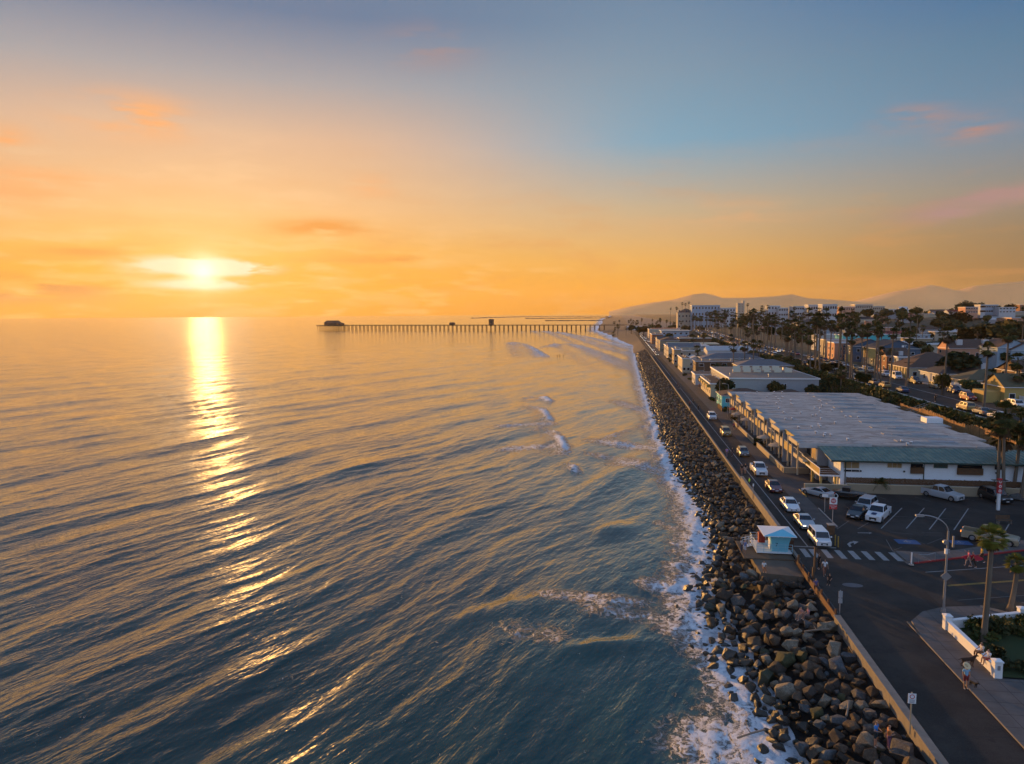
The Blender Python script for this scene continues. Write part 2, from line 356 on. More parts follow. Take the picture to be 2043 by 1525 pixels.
def sea():
    fr = 702.0; st = .8
    p = np.arange(2.2, fr*30/24, st); r = 30*fr/p[::-1]; r = np.concatenate([r, [11000.]])
    az = np.concatenate([np.radians(np.linspace(-75, -48, 30, endpoint=False)), np.radians(np.linspace(-48, 19, 900, endpoint=False)), np.radians(np.linspace(19, 40, 20))])
    Rr, A = np.meshgrid(r, az, indexing='ij')
    X = Rr*np.sin(A); Y = Rr*np.cos(A)
    dr = Rr**2/(30*fr)*st
    rg = np.random.RandomState(5)
    Z = np.zeros_like(X)
    wx = 3.5*np.sin(X*.021+Y*.013+1)+2.2*np.sin(X*.047-Y*.031)+1.2*np.sin(X*.11+Y*.09+2)
    wy = 3.5*np.sin(X*.017-Y*.019+3)+2.0*np.sin(X*.039+Y*.052+.5)+1.1*np.sin(X*.13-Y*.07)
    base = math.atan2(-.34, .94)
    gust = .75+.25*np.sin(X*.009+Y*.004)*np.sin(Y*.011-X*.003+1)
    for lam, amp, spr, cnt in ((34, .16, 5, 3), (22, .12, 6, 3), (13, .12, 8, 5), (8.5, .095, 9, 6), (5.4, .066, 12, 7), (3.4, .048, 15, 8), (2.2, .033, 20, 8), (1.4, .020, 26, 8)):
        for i in range(cnt):
            l = lam*rg.uniform(.8, 1.25); th = base+math.radians(rg.normal(0, spr)); k = 2*math.pi/l
            kx, ky = k*math.cos(th), k*math.sin(th); ph = rg.uniform(0, 6.28)
            cosr = np.abs(math.cos(th)*np.sin(A)+math.sin(th)*np.cos(A))
            w = np.clip((l/(dr*np.maximum(cosr, .15))-1.8)/2, 0, 1)
            warp = 1.0 if lam < 6 else .8
            q = kx*(X+wx*warp)+ky*(Y+wy*warp)+ph
            c = np.cos(q); sh = 1.3
            Z += w*amp*(.56 if lam < 20 else .7)/math.sqrt(cnt/3)*(np.exp(sh*(c-1))*2.0-.9)*gust
    xs_ = np.interp(Y, [a for a, _ in SH], [b for _, b in SH])
    d = xs_-X
    Z *= np.clip(.35+d/60, .35, 1)
    foam = np.zeros_like(X)
    for x, y, L, w, a, s in foam_table():
        u = (X-x)*math.cos(a)+(Y-y)*math.sin(a); v = -(X-x)*math.sin(a)+(Y-y)*math.cos(a)
        q = np.maximum(np.abs(u)-L*.6, 0)/(L*.55+w*.5); e = np.exp(-(q**2)-(v/w)**2)*s
        foam = np.maximum(foam, e)
    for x, y, L, w, a, h in BREAK:
        u = (X-x)*math.cos(a)+(Y-y)*math.sin(a); v = -(X-x)*math.sin(a)+(Y-y)*math.cos(a)
        v = v+.12*u*u/L*(-1 if h > .8 else .5)
        Z += h*np.exp(-(u/(L*.8))**2)*np.where(v > 0, np.exp(-(v/w)**2), np.exp(-(v/(w*1.8))**2))
    for pl, wn, st_ in (([(1036, 684), (1052, 688), (1068, 696), (1080, 703), (1094, 711)], 26, .85), ([(1082, 692), (1105, 687), (1134, 686), (1160, 690), (1188, 698), (1222, 711), (1262, 724), (1300, 734)], 34, .75), ([(1095, 661), (1125, 664), (1165, 671), (1205, 680), (1240, 688), (1270, 697)], 60, .75),
                        ([(1046, 793), (1070, 791), (1088, 789), (1099, 796), (1101, 806)], 4, .8), ([(1075, 812), (1090, 816), (1099, 828), (1103, 842)], 5, .9), ([(1108, 858), (1122, 868), (1132, 884), (1134, 905)], 5, 1.0), ([(1060, 858), (1085, 848), (1105, 845)], 5, .55),
                        ([(1210, 872), (1250, 858), (1300, 852), (1340, 858)], 7, .6), ([(1310, 770), (1290, 758), (1262, 752)], 9, .5), ([(1140, 926), (1150, 932), (1158, 944)], 3, .8)):
        W_ = [at(px, py, 0) for px, py in pl]; best = np.full_like(X, 1e9); sg = np.zeros_like(X)
        for (ax, ay), (bx, by) in zip(W_[:-1], W_[1:]):
            L2 = (bx-ax)**2+(by-ay)**2; t_ = np.clip(((X-ax)*(bx-ax)+(Y-ay)*(by-ay))/L2, 0, 1); qx, qy = X-ax-t_*(bx-ax), Y-ay-t_*(by-ay); dd = np.hypot(qx, qy)
            cr = ((bx-ax)*qy-(by-ay)*qx); m_ = dd < best; best = np.where(m_, dd, best); sg = np.where(m_, -np.sign(cr), sg)
        fl = np.where(sg > 0, np.exp(-best/wn*1.3), np.exp(-(best/(wn*.05+.3))**2))*st_
        foam = np.maximum(foam, fl*(.8+.25*np.sin(X*.31+Y*.05)))
    band = np.exp(-np.maximum(d-1.0, 0)/np.interp(Y, [40, 50, 58, 66, 80, 95, 120, 200, 400, 700, 1200], [3.2, 2.4, 1.4, 2.2, 2.2, 2.4, 1.8, 2.0, 3, 7, 12]))
    foam = np.maximum(foam, band*1.15)
    low = .5+.5*np.sin(X*.55+wx)*np.sin(Y*.43+wy)
    foam = foam*(.78+.3*low)
    Z += foam*.10*(np.sin(X*1.9+Y*.6+wx)*np.sin(Y*1.1-X*.7+wy)+.5)
    Z[-1] = 0; Z[-40:] *= np.linspace(1, 0, 40)[:, None]
    co = np.stack([X, Y, Z], -1).reshape(-1, 3)
    def fn(n, b):
        tc = n.new('ShaderNodeTexCoord').outputs['Object']
        fo = n.new('ShaderNodeAttribute', attribute_name='foam').outputs['Fac']
        wn = n.new('ShaderNodeTexNoise', i={'Vector': tc, 'Scale': .7, 'Detail': 5, 'Roughness': .65}).outputs['Color']
        wv = n.new('ShaderNodeVectorMath', operation='MULTIPLY_ADD', i={0: wn, 1: (2.6, 2.6, 0), 2: tc}).outputs[0]
        st = n.new('ShaderNodeMapping', vector_type='TEXTURE', i={0: wv, 2: (0, 0, R(-15)), 3: (1.0, 1.7, 1)}).outputs[0]
        v1 = n.new('ShaderNodeTexVoronoi', feature='DISTANCE_TO_EDGE', i={'Vector': st, 'Scale': 1.1}).outputs['Distance']
        v2 = n.new('ShaderNodeTexVoronoi', feature='DISTANCE_TO_EDGE', i={'Vector': st, 'Scale': 2.9}).outputs['Distance']
        v3 = n.new('ShaderNodeTexNoise', i={'Vector': st, 'Scale': 2.4, 'Detail': 4, 'Roughness': .72}).outputs[0]
        v4 = n.new('ShaderNodeTexNoise', i={'Vector': tc, 'Scale': .35, 'Detail': 5, 'Roughness': .6}).outputs[0]
        f2 = n.m('MULTIPLY', fo, n.m('ADD', .55, n.m('MULTIPLY', v4, .9)))
        l1 = n.m('SUBTRACT', n.m('MULTIPLY', f2, .30), v1)
        l2 = n.m('SUBTRACT', n.m('MULTIPLY', n.m('SUBTRACT', f2, .25), .30), v2)
        lace = n.m('MAXIMUM', n.smooth(l1, -.02, .10), n.smooth(l2, -.02, .08))
        lace = n.m('MULTIPLY', lace, n.smooth(v3, .38, .60))
        dense = n.smooth(n.m('ADD', f2, n.m('MULTIPLY', n.m('SUBTRACT', v3, .5), 2.4)), .42, .85)
        f = n.m('MAXIMUM', n.m('MULTIPLY', lace, n.smooth(f2, .12, .35)), dense, clamp=True)
        f = n.m('MULTIPLY', f, .92)
        sea_c = n.mix(n.smooth(n.new('ShaderNodeTexNoise', i={'Vector': tc, 'Scale': .03, 'Detail': 3}).outputs[0], .35, .65), (.002, .024, .021), (.008, .046, .038))
        sea_c = n.mix(n.m('MULTIPLY', f2, .4, clamp=True), sea_c, (.02, .085, .10))
        fc = n.mix(n.smooth(v3, .3, .6), (.45, .54, .64), (.90, .92, .95))
        n.l.new(n.mix(f, sea_c, fc), b.inputs['Base Color'])
        ra = n.new('ShaderNodeAttribute', attribute_name='chop').outputs['Fac']
        rr_ = n.m('ADD', n.m('ADD', .05, n.m('MULTIPLY', ra, .07)), n.m('MULTIPLY', f, .5), clamp=True)
        n.l.new(rr_, b.inputs['Roughness']); n.l.new(rr_, b.inputs['Coat Roughness']); b.inputs['Coat IOR'].default_value = 1.5
        n.l.new(n.m('MULTIPLY', n.m('SUBTRACT', 1, f), .45), b.inputs['Coat Weight'])
        n.l.new(n.m('SUBTRACT', .5, n.m('MULTIPLY', f, .4)), b.inputs['Specular IOR Level'])
        b.inputs['IOR'].default_value = 1.5
        m2 = n.new('ShaderNodeMapping', vector_type='TEXTURE', i={0: tc, 2: (0, 0, R(-21)), 3: (1.0, 3.4, 1)}).outputs[0]
        h1 = n.new('ShaderNodeTexNoise', i={'Vector': m2, 'Scale': .55, 'Detail': 4, 'Roughness': .62}).outputs[0]
        h2 = n.new('ShaderNodeTexNoise', i={'Vector': m2, 'Scale': 3.2, 'Detail': 3, 'Roughness': .6}).outputs[0]
        b1 = n.new('ShaderNodeBump', i={'Height': h1, 'Distance': .27, 'Strength': 1})
        b2 = n.new('ShaderNodeBump', i={'Height': h2, 'Distance': .05, 'Strength': 1, 'Normal': b1.outputs[0]})
        b3 = n.new('ShaderNodeBump', i={'Height': n.m('MULTIPLY', f, v3), 'Distance': .35, 'Strength': 1, 'Normal': b2.outputs[0]})
        c1 = n.new('ShaderNodeTexNoise', i={'Vector': m2, 'Scale': .16, 'Detail': 7, 'Roughness': .68}).outputs['Color']
        sl_ = n.new('ShaderNodeVectorMath', operation='MULTIPLY_ADD', i={0: c1, 1: (.42, .15, 0), 2: (-.21, -.075, 0)}).outputs[0]
        sl_ = n.new('ShaderNodeVectorRotate', rotation_type='Z_AXIS', i={0: sl_, 'Angle': R(-21)}).outputs[0]
        nn_ = n.new('ShaderNodeVectorMath', operation='ADD', i={0: b3.outputs[0], 1: sl_}).outputs[0]
        nn_ = n.new('ShaderNodeVectorMath', operation='NORMALIZE', i={0: nn_}).outputs[0]
        n.l.new(nn_, b.inputs['Normal']); n.l.new(nn_, b.inputs['Coat Normal'])
    m = mat('sea_water', rough=.08, fn=fn)
    me = np_mesh('water', co, len(az), len(r), m)
    chop = np.clip((Rr-110)/900, 0, 1)**.6
    at2 = me.attributes.new('chop', 'FLOAT', 'POINT'); at2.data.foreach_set('value', chop.astype(np.float32).ravel())
    at_ = me.attributes.new('foam', 'FLOAT', 'POINT'); at_.data.foreach_set('value', foam.astype(np.float32).ravel())
    link(me, 'water', kind='structure')
sea()

# ------------------------------------------------------------------ mountains (far hills), jetties
def hills():
    m = mat('hazed_far_hill', (.80, .42, .17), .95, noise=.3, nscale=.002)  # pale orange albedo carries haze, so the hills fade into the sky
    def ridge(name, D, prof, seed):
        pts = []
        pr = [(px, py) for px, py in prof]
        xsn = np.linspace(pr[0][0], pr[-1][0], 160)
        ysn = np.interp(xsn, [a for a, _ in pr], [b for _, b in pr])
        rg = np.random.RandomState(seed)
        rows = []
        for k, (dd, hh) in enumerate(((-.10, 0), (-.05, .5), (0, 1), (.06, .6), (.14, 0))):
            row = []
            for i, (px, py) in enumerate(zip(xsn, ysn)):
                d = Vector(ray(px, 620)); d.z = 0; d.normalize()
                c = math.cos(math.atan((px-CX)/F))
                hz = 30+(619.6+(2043-px)*.0062-py)/F*D/c
                jit = mnoise.noise(Vector((px*.02, k*1.7, seed)))*14*(1 if 0 < hh < 1 else .25)
                row.append((d.x*D/c*(1+dd), d.y*D/c*(1+dd), max(2, hz*hh+jit*hh)))
            rows.append(row)
        co = np.array([v for r_ in rows for v in r_], dtype=np.float32)
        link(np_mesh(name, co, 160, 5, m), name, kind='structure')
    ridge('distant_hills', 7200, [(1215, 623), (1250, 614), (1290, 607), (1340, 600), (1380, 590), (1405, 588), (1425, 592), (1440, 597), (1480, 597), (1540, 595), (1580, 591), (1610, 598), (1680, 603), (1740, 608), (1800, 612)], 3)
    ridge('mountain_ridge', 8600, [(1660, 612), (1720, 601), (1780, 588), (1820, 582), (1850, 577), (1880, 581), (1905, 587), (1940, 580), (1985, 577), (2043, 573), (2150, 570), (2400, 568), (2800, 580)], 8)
hills()
def jetty(name, pts, w, h):
    b = MB(); m = mat('jetty_rock', (.05, .04, .032), .9, noise=.4, nscale=.2)
    for (x0, y0), (x1, y1) in zip(pts[:-1], pts[1:]):
        L = math.hypot(x1-x0, y1-y0); n = max(2, int(L/14)); nx, ny = -(y1-y0)/L, (x1-x0)/L
        rings = []
        for i in range(n+1):
            t = i/n; x, y = x0+(x1-x0)*t, y0+(y1-y0)*t; hh = h*(.75+.5*rnd.random())
            rings.append([(x+nx*w, y+ny*w, -1), (x+nx*w*.4, y+ny*w*.4, hh), (x-nx*w*.4, y-ny*w*.4, hh*.9), (x-nx*w, y-ny*w, -1)])
        b.loft(rings, m)
    return b
jetty('a', [at(942, 635.5, 0), at(1060, 632.2, 0), at(1210, 631.5, 0), (-60, 3700)], 14, 4).obj('breakwater', label='longest rock breakwater, farthest out beyond the pier', cat='breakwater')
jetty('b', [at(1048, 636, 0), at(1215, 635, 0)], 9, 3.5).obj('breakwater', label='middle rock jetty beyond the pier, tip ends in open water', cat='jetty')
jetty('c', [at(1088, 640.5, 0), at(1205, 640, 0)], 6, 2.6).obj('breakwater', label='shortest rock jetty, nearest one behind the pier', cat='jetty')

# ------------------------------------------------------------------ haze
def haze():
    b = MB(); m = bpy.data.materials.new('haze'); m.use_nodes = True; t = m.node_tree; t.nodes.clear(); n = N(t)
    v = n.new('ShaderNodeVolumePrincipled', i={'Color': (1, .80, .50, 1), 'Density': HAZE_D, 'Anisotropy': .3})
    n.new('ShaderNodeOutputMaterial', i={1: v.outputs[0]})
    b.box(-11500, -400, -8, 11500, 11500, 365, m)
    b.obj('haze', kind='stuff', label='thin warm sea haze lying over the whole coast')
HAZE_D = 3.5e-5
haze()
# ------------------------------------------------------------------ materials
def asphalt_fn(n, b):
    tc = n.new('ShaderNodeTexCoord').outputs['Object']
    a = n.new('ShaderNodeTexNoise', i={'Vector': tc, 'Scale': .35, 'Detail': 6, 'Roughness': .65}).outputs[0]
    f = n.new('ShaderNodeTexNoise', i={'Vector': tc, 'Scale': 14, 'Detail': 3}).outputs[0]
    cr = n.new('ShaderNodeTexVoronoi', feature='DISTANCE_TO_EDGE', i={'Vector': tc, 'Scale': .16}).outputs['Distance']
    c = n.mix(n.smooth(a, .35, .65), (.016, .0135, .0115), (.033, .028, .024))
    c = n.mix(n.m('MULTIPLY', n.smooth(f, .4, .7), .35), c, (.055, .05, .046))
    c = n.mix(n.m('MULTIPLY', n.smooth(cr, .012, .004), .8), c, (.02, .02, .02))
    pt = n.new('ShaderNodeTexVoronoi', distance='CHEBYCHEV', i={'Vector': tc, 'Scale': .11, 'Randomness': .9}).outputs['Color']
    pv = n.new('ShaderNodeSeparateXYZ', i={0: pt}).outputs[0]; k = n.m('ADD', .78, n.m('MULTIPLY', pv, .5))
    c = n.mix(1.0, c, n.new('ShaderNodeCombineXYZ', i={0: k, 1: k, 2: k}).outputs[0], 'MULTIPLY')
    ol = n.new('ShaderNodeTexNoise', i={'Vector': tc, 'Scale': .9, 'Detail': 2}).outputs[0]
    c = n.mix(n.m('MULTIPLY', n.smooth(ol, .66, .74), .55), c, (.008, .008, .008))
    n.l.new(c, b.inputs['Base Color'])
    bp = n.new('ShaderNodeBump', i={'Height': f, 'Distance': .01}); n.l.new(bp.outputs[0], b.inputs['Normal'])
def slab_fn(base, joint=1.5):
    def fn(n, b):
        tc = n.new('ShaderNodeTexCoord').outputs['Object']
        a = n.new('ShaderNodeTexNoise', i={'Vector': tc, 'Scale': .6, 'Detail': 7, 'Roughness': .65}).outputs[0]
        c = n.mix(n.smooth(a, .3, .7), tuple(v*.78 for v in base), tuple(v*1.15 for v in base))
        br = n.new('ShaderNodeTexBrick', offset=0., i={'Vector': tc, 'Color1': (1, 1, 1, 1), 'Color2': (.92, .92, .92, 1), 'Mortar': (.45, .43, .42, 1), 'Scale': 1., 'Mortar Size': .025, 'Brick Width': joint, 'Row Height': joint})
        c = n.mix(1.0, c, br.outputs[0], 'MULTIPLY')
        n.l.new(c, b.inputs['Base Color'])
    return fn
M_as = mat('asphalt', rough=.85, fn=asphalt_fn, spec=.3)
M_lot = mat('lot_asphalt', rough=.85, fn=asphalt_fn, spec=.3)
M_pave = mat('pavement', rough=.9, fn=slab_fn((.11, .10, .095)))
M_pave2 = mat('promenade_concrete', rough=.9, fn=slab_fn((.075, .066, .062), 3.0))
M_conc = mat('concrete', (.17, .155, .14), .9, noise=.35, nscale=1.5, bump=.02)
M_concL = mat('pale_concrete', (.30, .27, .24), .9, noise=.3, nscale=2)
M_paint = mat('road_paint', (.24, .24, .24), .7, noise=.5, nscale=5)
M_paintd = mat('worn_paint', (.11, .11, .11), .8, noise=.5, nscale=3)
M_yel = mat('yellow_paint', (.35, .22, .04), .7, noise=.3, nscale=4)
M_blue = mat('blue_paint', (.02, .07, .19), .7, noise=.3, nscale=3)
M_red = mat('red_paint', (.25, .02, .02), .7, noise=.3, nscale=2)
M_white = mat('white_paint', (.72, .73, .74), .6, noise=.08, nscale=2)
M_black = mat('black_rubber', (.012, .012, .012), .8)
M_glass = mat('dark_glass', (.012, .015, .02), .08, spec=.6)
M_chrome = mat('chrome', (.5, .5, .5), .25, metal=1)
M_galv = mat('galvanised_steel', (.33, .33, .34), .45, metal=.6)
M_wood = mat('weathered_wood', (.11, .06, .03), .85, noise=.45, nscale=3, bump=.01)
M_rust = mat('rusty_steel', (.10, .04, .018), .85, noise=.5, nscale=3)
M_dirt = mat('bare_soil', (.05, .035, .02), .95, noise=.4, nscale=2, bump=.04)
M_lawn = mat('lawn', (.018, .036, .006), .95, noise=.4, nscale=6, bump=.03)

Z0 = 3.5
def sheet(name, pts, z, m, **k):
    k.setdefault('kind', 'structure'); b = MB(); b.sheet(pts, z, m); return b.obj(name, **k)
def raised(name, pts, z, h, m, side=None):
    b = MB(); b.prism(pts, z-.3, z+h, side or M_conc, top=m); return b.obj(name, kind='structure')

# roads on the lower level
sheet('beach_road', [(19.35, -60), (24.5, -60), (24.5, 980), (19.35, 980)], Z0+.012, M_as)
wis = [(24.5, 81.0), (24.5, 62), (24.9, 62.3), (26.6, 64.4), (28.8, 65.7), (32, 66.4), (61.5, 75.4), (61.5, 90.3), (30.1, 76.9), (30.1, 81)]
sheet('cross_street', wis, Z0+.006, M_as)
sheet('parking_lot', [(24.52, 81.01), (61.5, 81.01), (61.5, 106.95), (26.72, 106.95), (26.72, 108), (26.72, 89), (24.52, 89)], Z0+.004, M_lot)
sheet('promenade', [(24.5, 89), (26.7, 89), (26.7, 108), (31.0, 108), (31.0, 430), (24.5, 430)], Z0+.008, M_pave2)
raised('pavement', [(24.5, -60), (24.5, 59), (24.9, 62.2), (26.6, 64.3), (28.8, 65.6), (32, 66.3), (61.5, 75.3), (61.5, 71.5), (34.3, 63.6), (27.1, 60.9), (27.1, 52.9), (61, 52.9), (61, -60)], Z0, .13, M_pave)
raised('pavement', [(30.3, 80.8), (30.3, 77.6), (31.0, 77.3), (61.5, 90.6), (61.5, 94), (44, 85.6), (37, 82), (34, 80.8)], Z0, .13, M_pave)
b = MB(); b.prism([(30.9, 77.05), (61.5, 90.4), (61.5, 90.62), (30.9, 77.27)], Z0-.1, Z0+.15, M_red); b.obj('kerb', kind='structure')
b = MB()
b.box(26.68, 97.7, Z0, 26.83, 89.4, Z0+.11, M_concL); b.box(26.68, 104, Z0, 26.83, 108, Z0+.11, M_yel); b.box(24.46, 62, Z0-.2, 24.5, -60, Z0+.128, M_conc)
b.obj('kerb', kind='structure')
# painted markings
b = MB(); zz = Z0+.016
b.sheet([(21.22, 81.3), (21.36, 81.3), (21.36, 700), (21.22, 700)], zz, M_paint)
b.sheet([(19.5, 81.15), (24.3, 81.15), (24.3, 81.4), (19.5, 81.4)], zz+.004, M_paint)
for px in (1594, 1611, 1635.5, 1661, 1686.5, 1712, 1738, 1764):
    x, _ = at(px, 1098, Z0); x += .15
    b.sheet([(x, 77.75), (x+.62, 77.75), (x+.62, 80.5), (x, 80.5)], zz, M_paint)
def line(p, q, w, m, z=None):
    p = Vector(p); q = Vector(q); d = (q-p).normalized(); nn = Vector((-d.y, d.x))*w/2
    b.sheet([p+nn, p-nn, q-nn, q+nn][::-1], z or zz, m)
line((31, 74.7), (60, 83.8), .12, M_paint); line((31.6, 71.3), (60, 80.2), .10, M_yel); line((31.6, 71.1), (60, 80.0), .10, M_yel)
line((30.9, 67.6), (60, 76.6), .10, M_paintd)
for (p, q, w, m) in (((1799.5, 1014), (1758, 1055), .13, M_paint), ((1844, 1014), (1808, 1055), .13, M_paint), ((1887, 1015), (1854, 1057), .13, M_paint), ((1932, 1015), (1903, 1058), .13, M_paint),
                     ((1693, 1040), (1670, 1056), .10, M_paintd), ((1733, 1043), (1711, 1056), .10, M_paintd), ((1768, 1030), (1920, 1037), .07, M_paintd), ((1743, 988), (1768, 997), .08, M_paintd),
                     ((1825, 992), (1857, 1001), .08, M_paintd), ((1910, 992), (1945, 1000), .08, M_paintd), ((1840, 1063), (1880, 1064), .06, M_paintd), ((1775, 1062), (1820, 1066), .08, M_paintd),
                     ((1768, 1077), (1781, 1100), .08, M_paintd), ((1781, 1099), (1800, 1092), .07, M_paintd), ((1815, 1074), (1845, 1086), .06, M_paintd), ((1850, 1086), (1880, 1074), .06, M_paintd),
                     ((2015, 1043), (2004, 1062), .12, M_paint), ((1985, 985), (2005, 1000), .08, M_paintd)):
    line(at(*p, Z0), at(*q, Z0), w, m)
def arrow(pts): b.add([(*at(px, py, Z0), zz) for px, py in pts], [tuple(range(len(pts)))[::-1]], M_paint)
arrow([(1690, 1086), (1695, 1092), (1699, 1091), (1696, 1086), (1700, 1083.5), (1704, 1083.5), (1704, 1087), (1713, 1081.5), (1701, 1079.5), (1702, 1081), (1696, 1081.5)])
arrow([(1711, 1063), (1735, 1063.4), (1733, 1062), (1740, 1063.8), (1733, 1066), (1735, 1064.5), (1711, 1064)])
b.obj('road_markings', kind='structure')
b = MB()
for px, py, w in ((1810, 1081.5, 1.35), (1916, 1083, 1.25)):
    x, y = at(px, py, Z0); b.sheet([(x-w*.9, y-w*.6), (x+w*.9, y-w*.6), (x+w*.9, y+w*.6), (x-w*.9, y+w*.6)], zz-.006, M_blue)
    for i in range(10):
        a0, a1 = 2*math.pi*i/12, 2*math.pi*(i+1)/12
        b.sheet([(x+.42*math.cos(a0), y+.36*math.sin(a0)-.1), (x+.42*math.cos(a1), y+.36*math.sin(a1)-.1), (x+.33*math.cos(a1), y+.27*math.sin(a1)-.1), (x+.33*math.cos(a0), y+.27*math.sin(a0)-.1)][::-1], zz, M_paint)
    b.sheet([(x-.06, y-.1), (x+.06, y-.1), (x+.06, y+.6), (x-.06, y+.6)], zz+.001, M_paint)
b.obj('disabled_bay_marking', kind='structure')
x, y = at(1701, 1168, Z0); b = MB()
b.sheet([(x+.95*math.cos(t), y+.55*math.sin(t)) for t in [i*math.pi/12 for i in range(24)]], zz, mat('road_patch', (.10, .10, .11), .8, noise=.4, nscale=3)); b.obj('road_patch', kind='structure')

# upper road on the bluff
def strip(name, o0, o1, z, m, y0=40, y1=1500, st=25, h=None):
    b = MB(); ys_ = [y0+i*st for i in range(int((y1-y0)/st)+1)]
    for a, c in zip(ys_[:-1], ys_[1:]):
        zz_ = z(a), z(c)
        p = [(pacx(a)+o0, a, zz_[0]), (pacx(a)+o1, a, zz_[0]), (pacx(c)+o1, c, zz_[1]), (pacx(c)+o0, c, zz_[1])]
        b.add(p, [(0, 1, 2, 3)], m)
        if h: b.add(p[:1]+p[3:]+[(p[0][0], a, zz_[0]-h), (p[3][0], c, zz_[1]-h)], [(0, 1, 3, 2)], m)
    b.obj(name, kind='structure')
strip('bluff_road', -7.5, 7.6, lambda y: 10.03+max(0, y-600)*1e-4, M_as)
strip('bluff_pavement', -9.6, -7.5, lambda y: 10.15, M_concL, h=.2)
strip('bluff_pavement', 7.6, 9.4, lambda y: 10.15, M_concL, h=.2)
strip('centre_line', -.15, .15, lambda y: 10.05+max(0, y-600)*1e-4, M_paint)

# ------------------------------------------------------------------ sea wall
M_wall = mat('seawall_concrete', (.19, .17, .145), .9, noise=.45, nscale=1.2, bump=.02)
def seawall(label, y0, y1, x0, x1, zt, zb=1.0, gap=6.0):
    t = empty('seawall', ((x0+x1)/2, y0, zb), label=label, cat='wall', group='sections of the sea wall')
    n_ = max(1, int(round((y1-y0)/gap))); L = (y1-y0)/n_
    b = MB()
    for i in range(n_): b.box(-(x1-x0)/2+.04, i*L+.015, 0, (x1-x0)/2-.04, (i+1)*L-.015, zt-zb-.12, M_wall)
    b.obj('wall_face', t)
    b = MB()
    for i in range(n_): b.box(-(x1-x0)/2-.03, i*L+.01, zt-zb-.12, (x1-x0)/2+.03, (i+1)*L-.01, zt-zb, M_wall)
    b.obj('coping', t)
seawall('low grey sea wall along the near road, above the big boulders', 24, 62.2, 18.62, 19.12, 3.78)
seawall('tall sea wall just beyond the lifeguard tower, glowing in low sun', 86, 112, 18.95, 19.3, 4.45)
seawall('long low sea wall running north beside the beach road', 112, 440, 19.05, 19.25, 3.85, gap=12)
seawall('seawall stub beside the lifeguard tower platform', 76.5, 86, 19.05, 19.3, 3.75, gap=5)
b = MB(); b.box(18.75, 62.3, 3.2, 18.85, 76.4, 3.8, M_rust); wr = b.obj('barrier_board', empty('rusty_barrier', (0, 0, 0), label='rusty low steel barrier with stub posts beside the road edge', cat='barrier'))
for i in range(7):
    b = MB(); b.box(18.85, 62.6+i*2.2, 3.2, 19.0, 62.75+i*2.2, 4.1, M_rust); b.obj('post', wr.parent)

# ------------------------------------------------------------------ boulders
def hull_rock(seed, n=20, bev=.06, sub=0):
    rg = random.Random(seed); bm = bmesh.new()
    ax = (1, rg.uniform(.62, .95), rg.uniform(.5, .8))
    for i in range(n):
        v = Vector((rg.gauss(0, 1), rg.gauss(0, 1), rg.gauss(0, 1))).normalized()*rg.uniform(.82, 1.05)
        bm.verts.new((v.x*ax[0], v.y*ax[1], v.z*ax[2]))
    r = bmesh.ops.convex_hull(bm, input=bm.verts)
    bmesh.ops.delete(bm, geom=[g for g in r['geom_interior'] if isinstance(g, bmesh.types.BMVert)], context='VERTS')
    bmesh.ops.dissolve_limit(bm, angle_limit=R(20), verts=bm.verts, edges=bm.edges)
    if bev: bmesh.ops.bevel(bm, geom=list(bm.edges), offset=bev, segments=2, affect='EDGES', profile=.6, clamp_overlap=True)
    if sub:
        bmesh.ops.triangulate(bm, faces=bm.faces)
        bmesh.ops.subdivide_edges(bm, edges=bm.edges, cuts=1)
        for v in bm.verts: v.co += v.normal*mnoise.noise(v.co*3+Vector((seed, 0, 0)))*.07
    else: bmesh.ops.triangulate(bm, faces=bm.faces)
    bm.normal_update()
    return bm
def rock_fn(c1, c2):
    def fn(n, b):
        tc = n.new('ShaderNodeTexCoord').outputs['Object']; oi = n.new('ShaderNodeObjectInfo').outputs['Random']
        v = n.new('ShaderNodeVectorMath', operation='ADD', i={0: tc, 1: n.new('ShaderNodeCombineXYZ', i={0: n.m('MULTIPLY', oi, 50)}).outputs[0]}).outputs[0]
        a = n.new('ShaderNodeTexNoise', i={'Vector': v, 'Scale': 1.3, 'Detail': 8, 'Roughness': .7}).outputs[0]
        g = n.new('ShaderNodeTexNoise', i={'Vector': v, 'Scale': 9, 'Detail': 5, 'Roughness': .7}).outputs[0]
        c = n.mix(n.smooth(a, .35, .65), c1, c2)
        c = n.mix(n.m('MULTIPLY', n.smooth(g, .5, .75), .5), c, tuple(min(1, q*2.2) for q in c2))
        c = n.mix(n.m('MULTIPLY', n.smooth(g, .5, .25), .6), c, tuple(q*.4 for q in c1))
        wz = n.new('ShaderNodeSeparateXYZ', i={0: n.new('ShaderNodeNewGeometry').outputs['Position']}).outputs[2]
        wet = n.smooth(n.m('ADD', wz, n.m('MULTIPLY', a, .9)), 2.1, .9)
        c = n.mix(n.m('MULTIPLY', wet, .75), c, (.018, .016, .008))
        n.l.new(c, b.inputs['Base Color'])
        n.l.new(n.m('SUBTRACT', .9, n.m('MULTIPLY', wet, .62)), b.inputs['Roughness'])
        bp = n.new('ShaderNodeBump', i={'Height': n.m('ADD', a, n.m('MULTIPLY', g, .3)), 'Distance': .12}); n.l.new(bp.outputs[0], b.inputs['Normal'])
    return fn
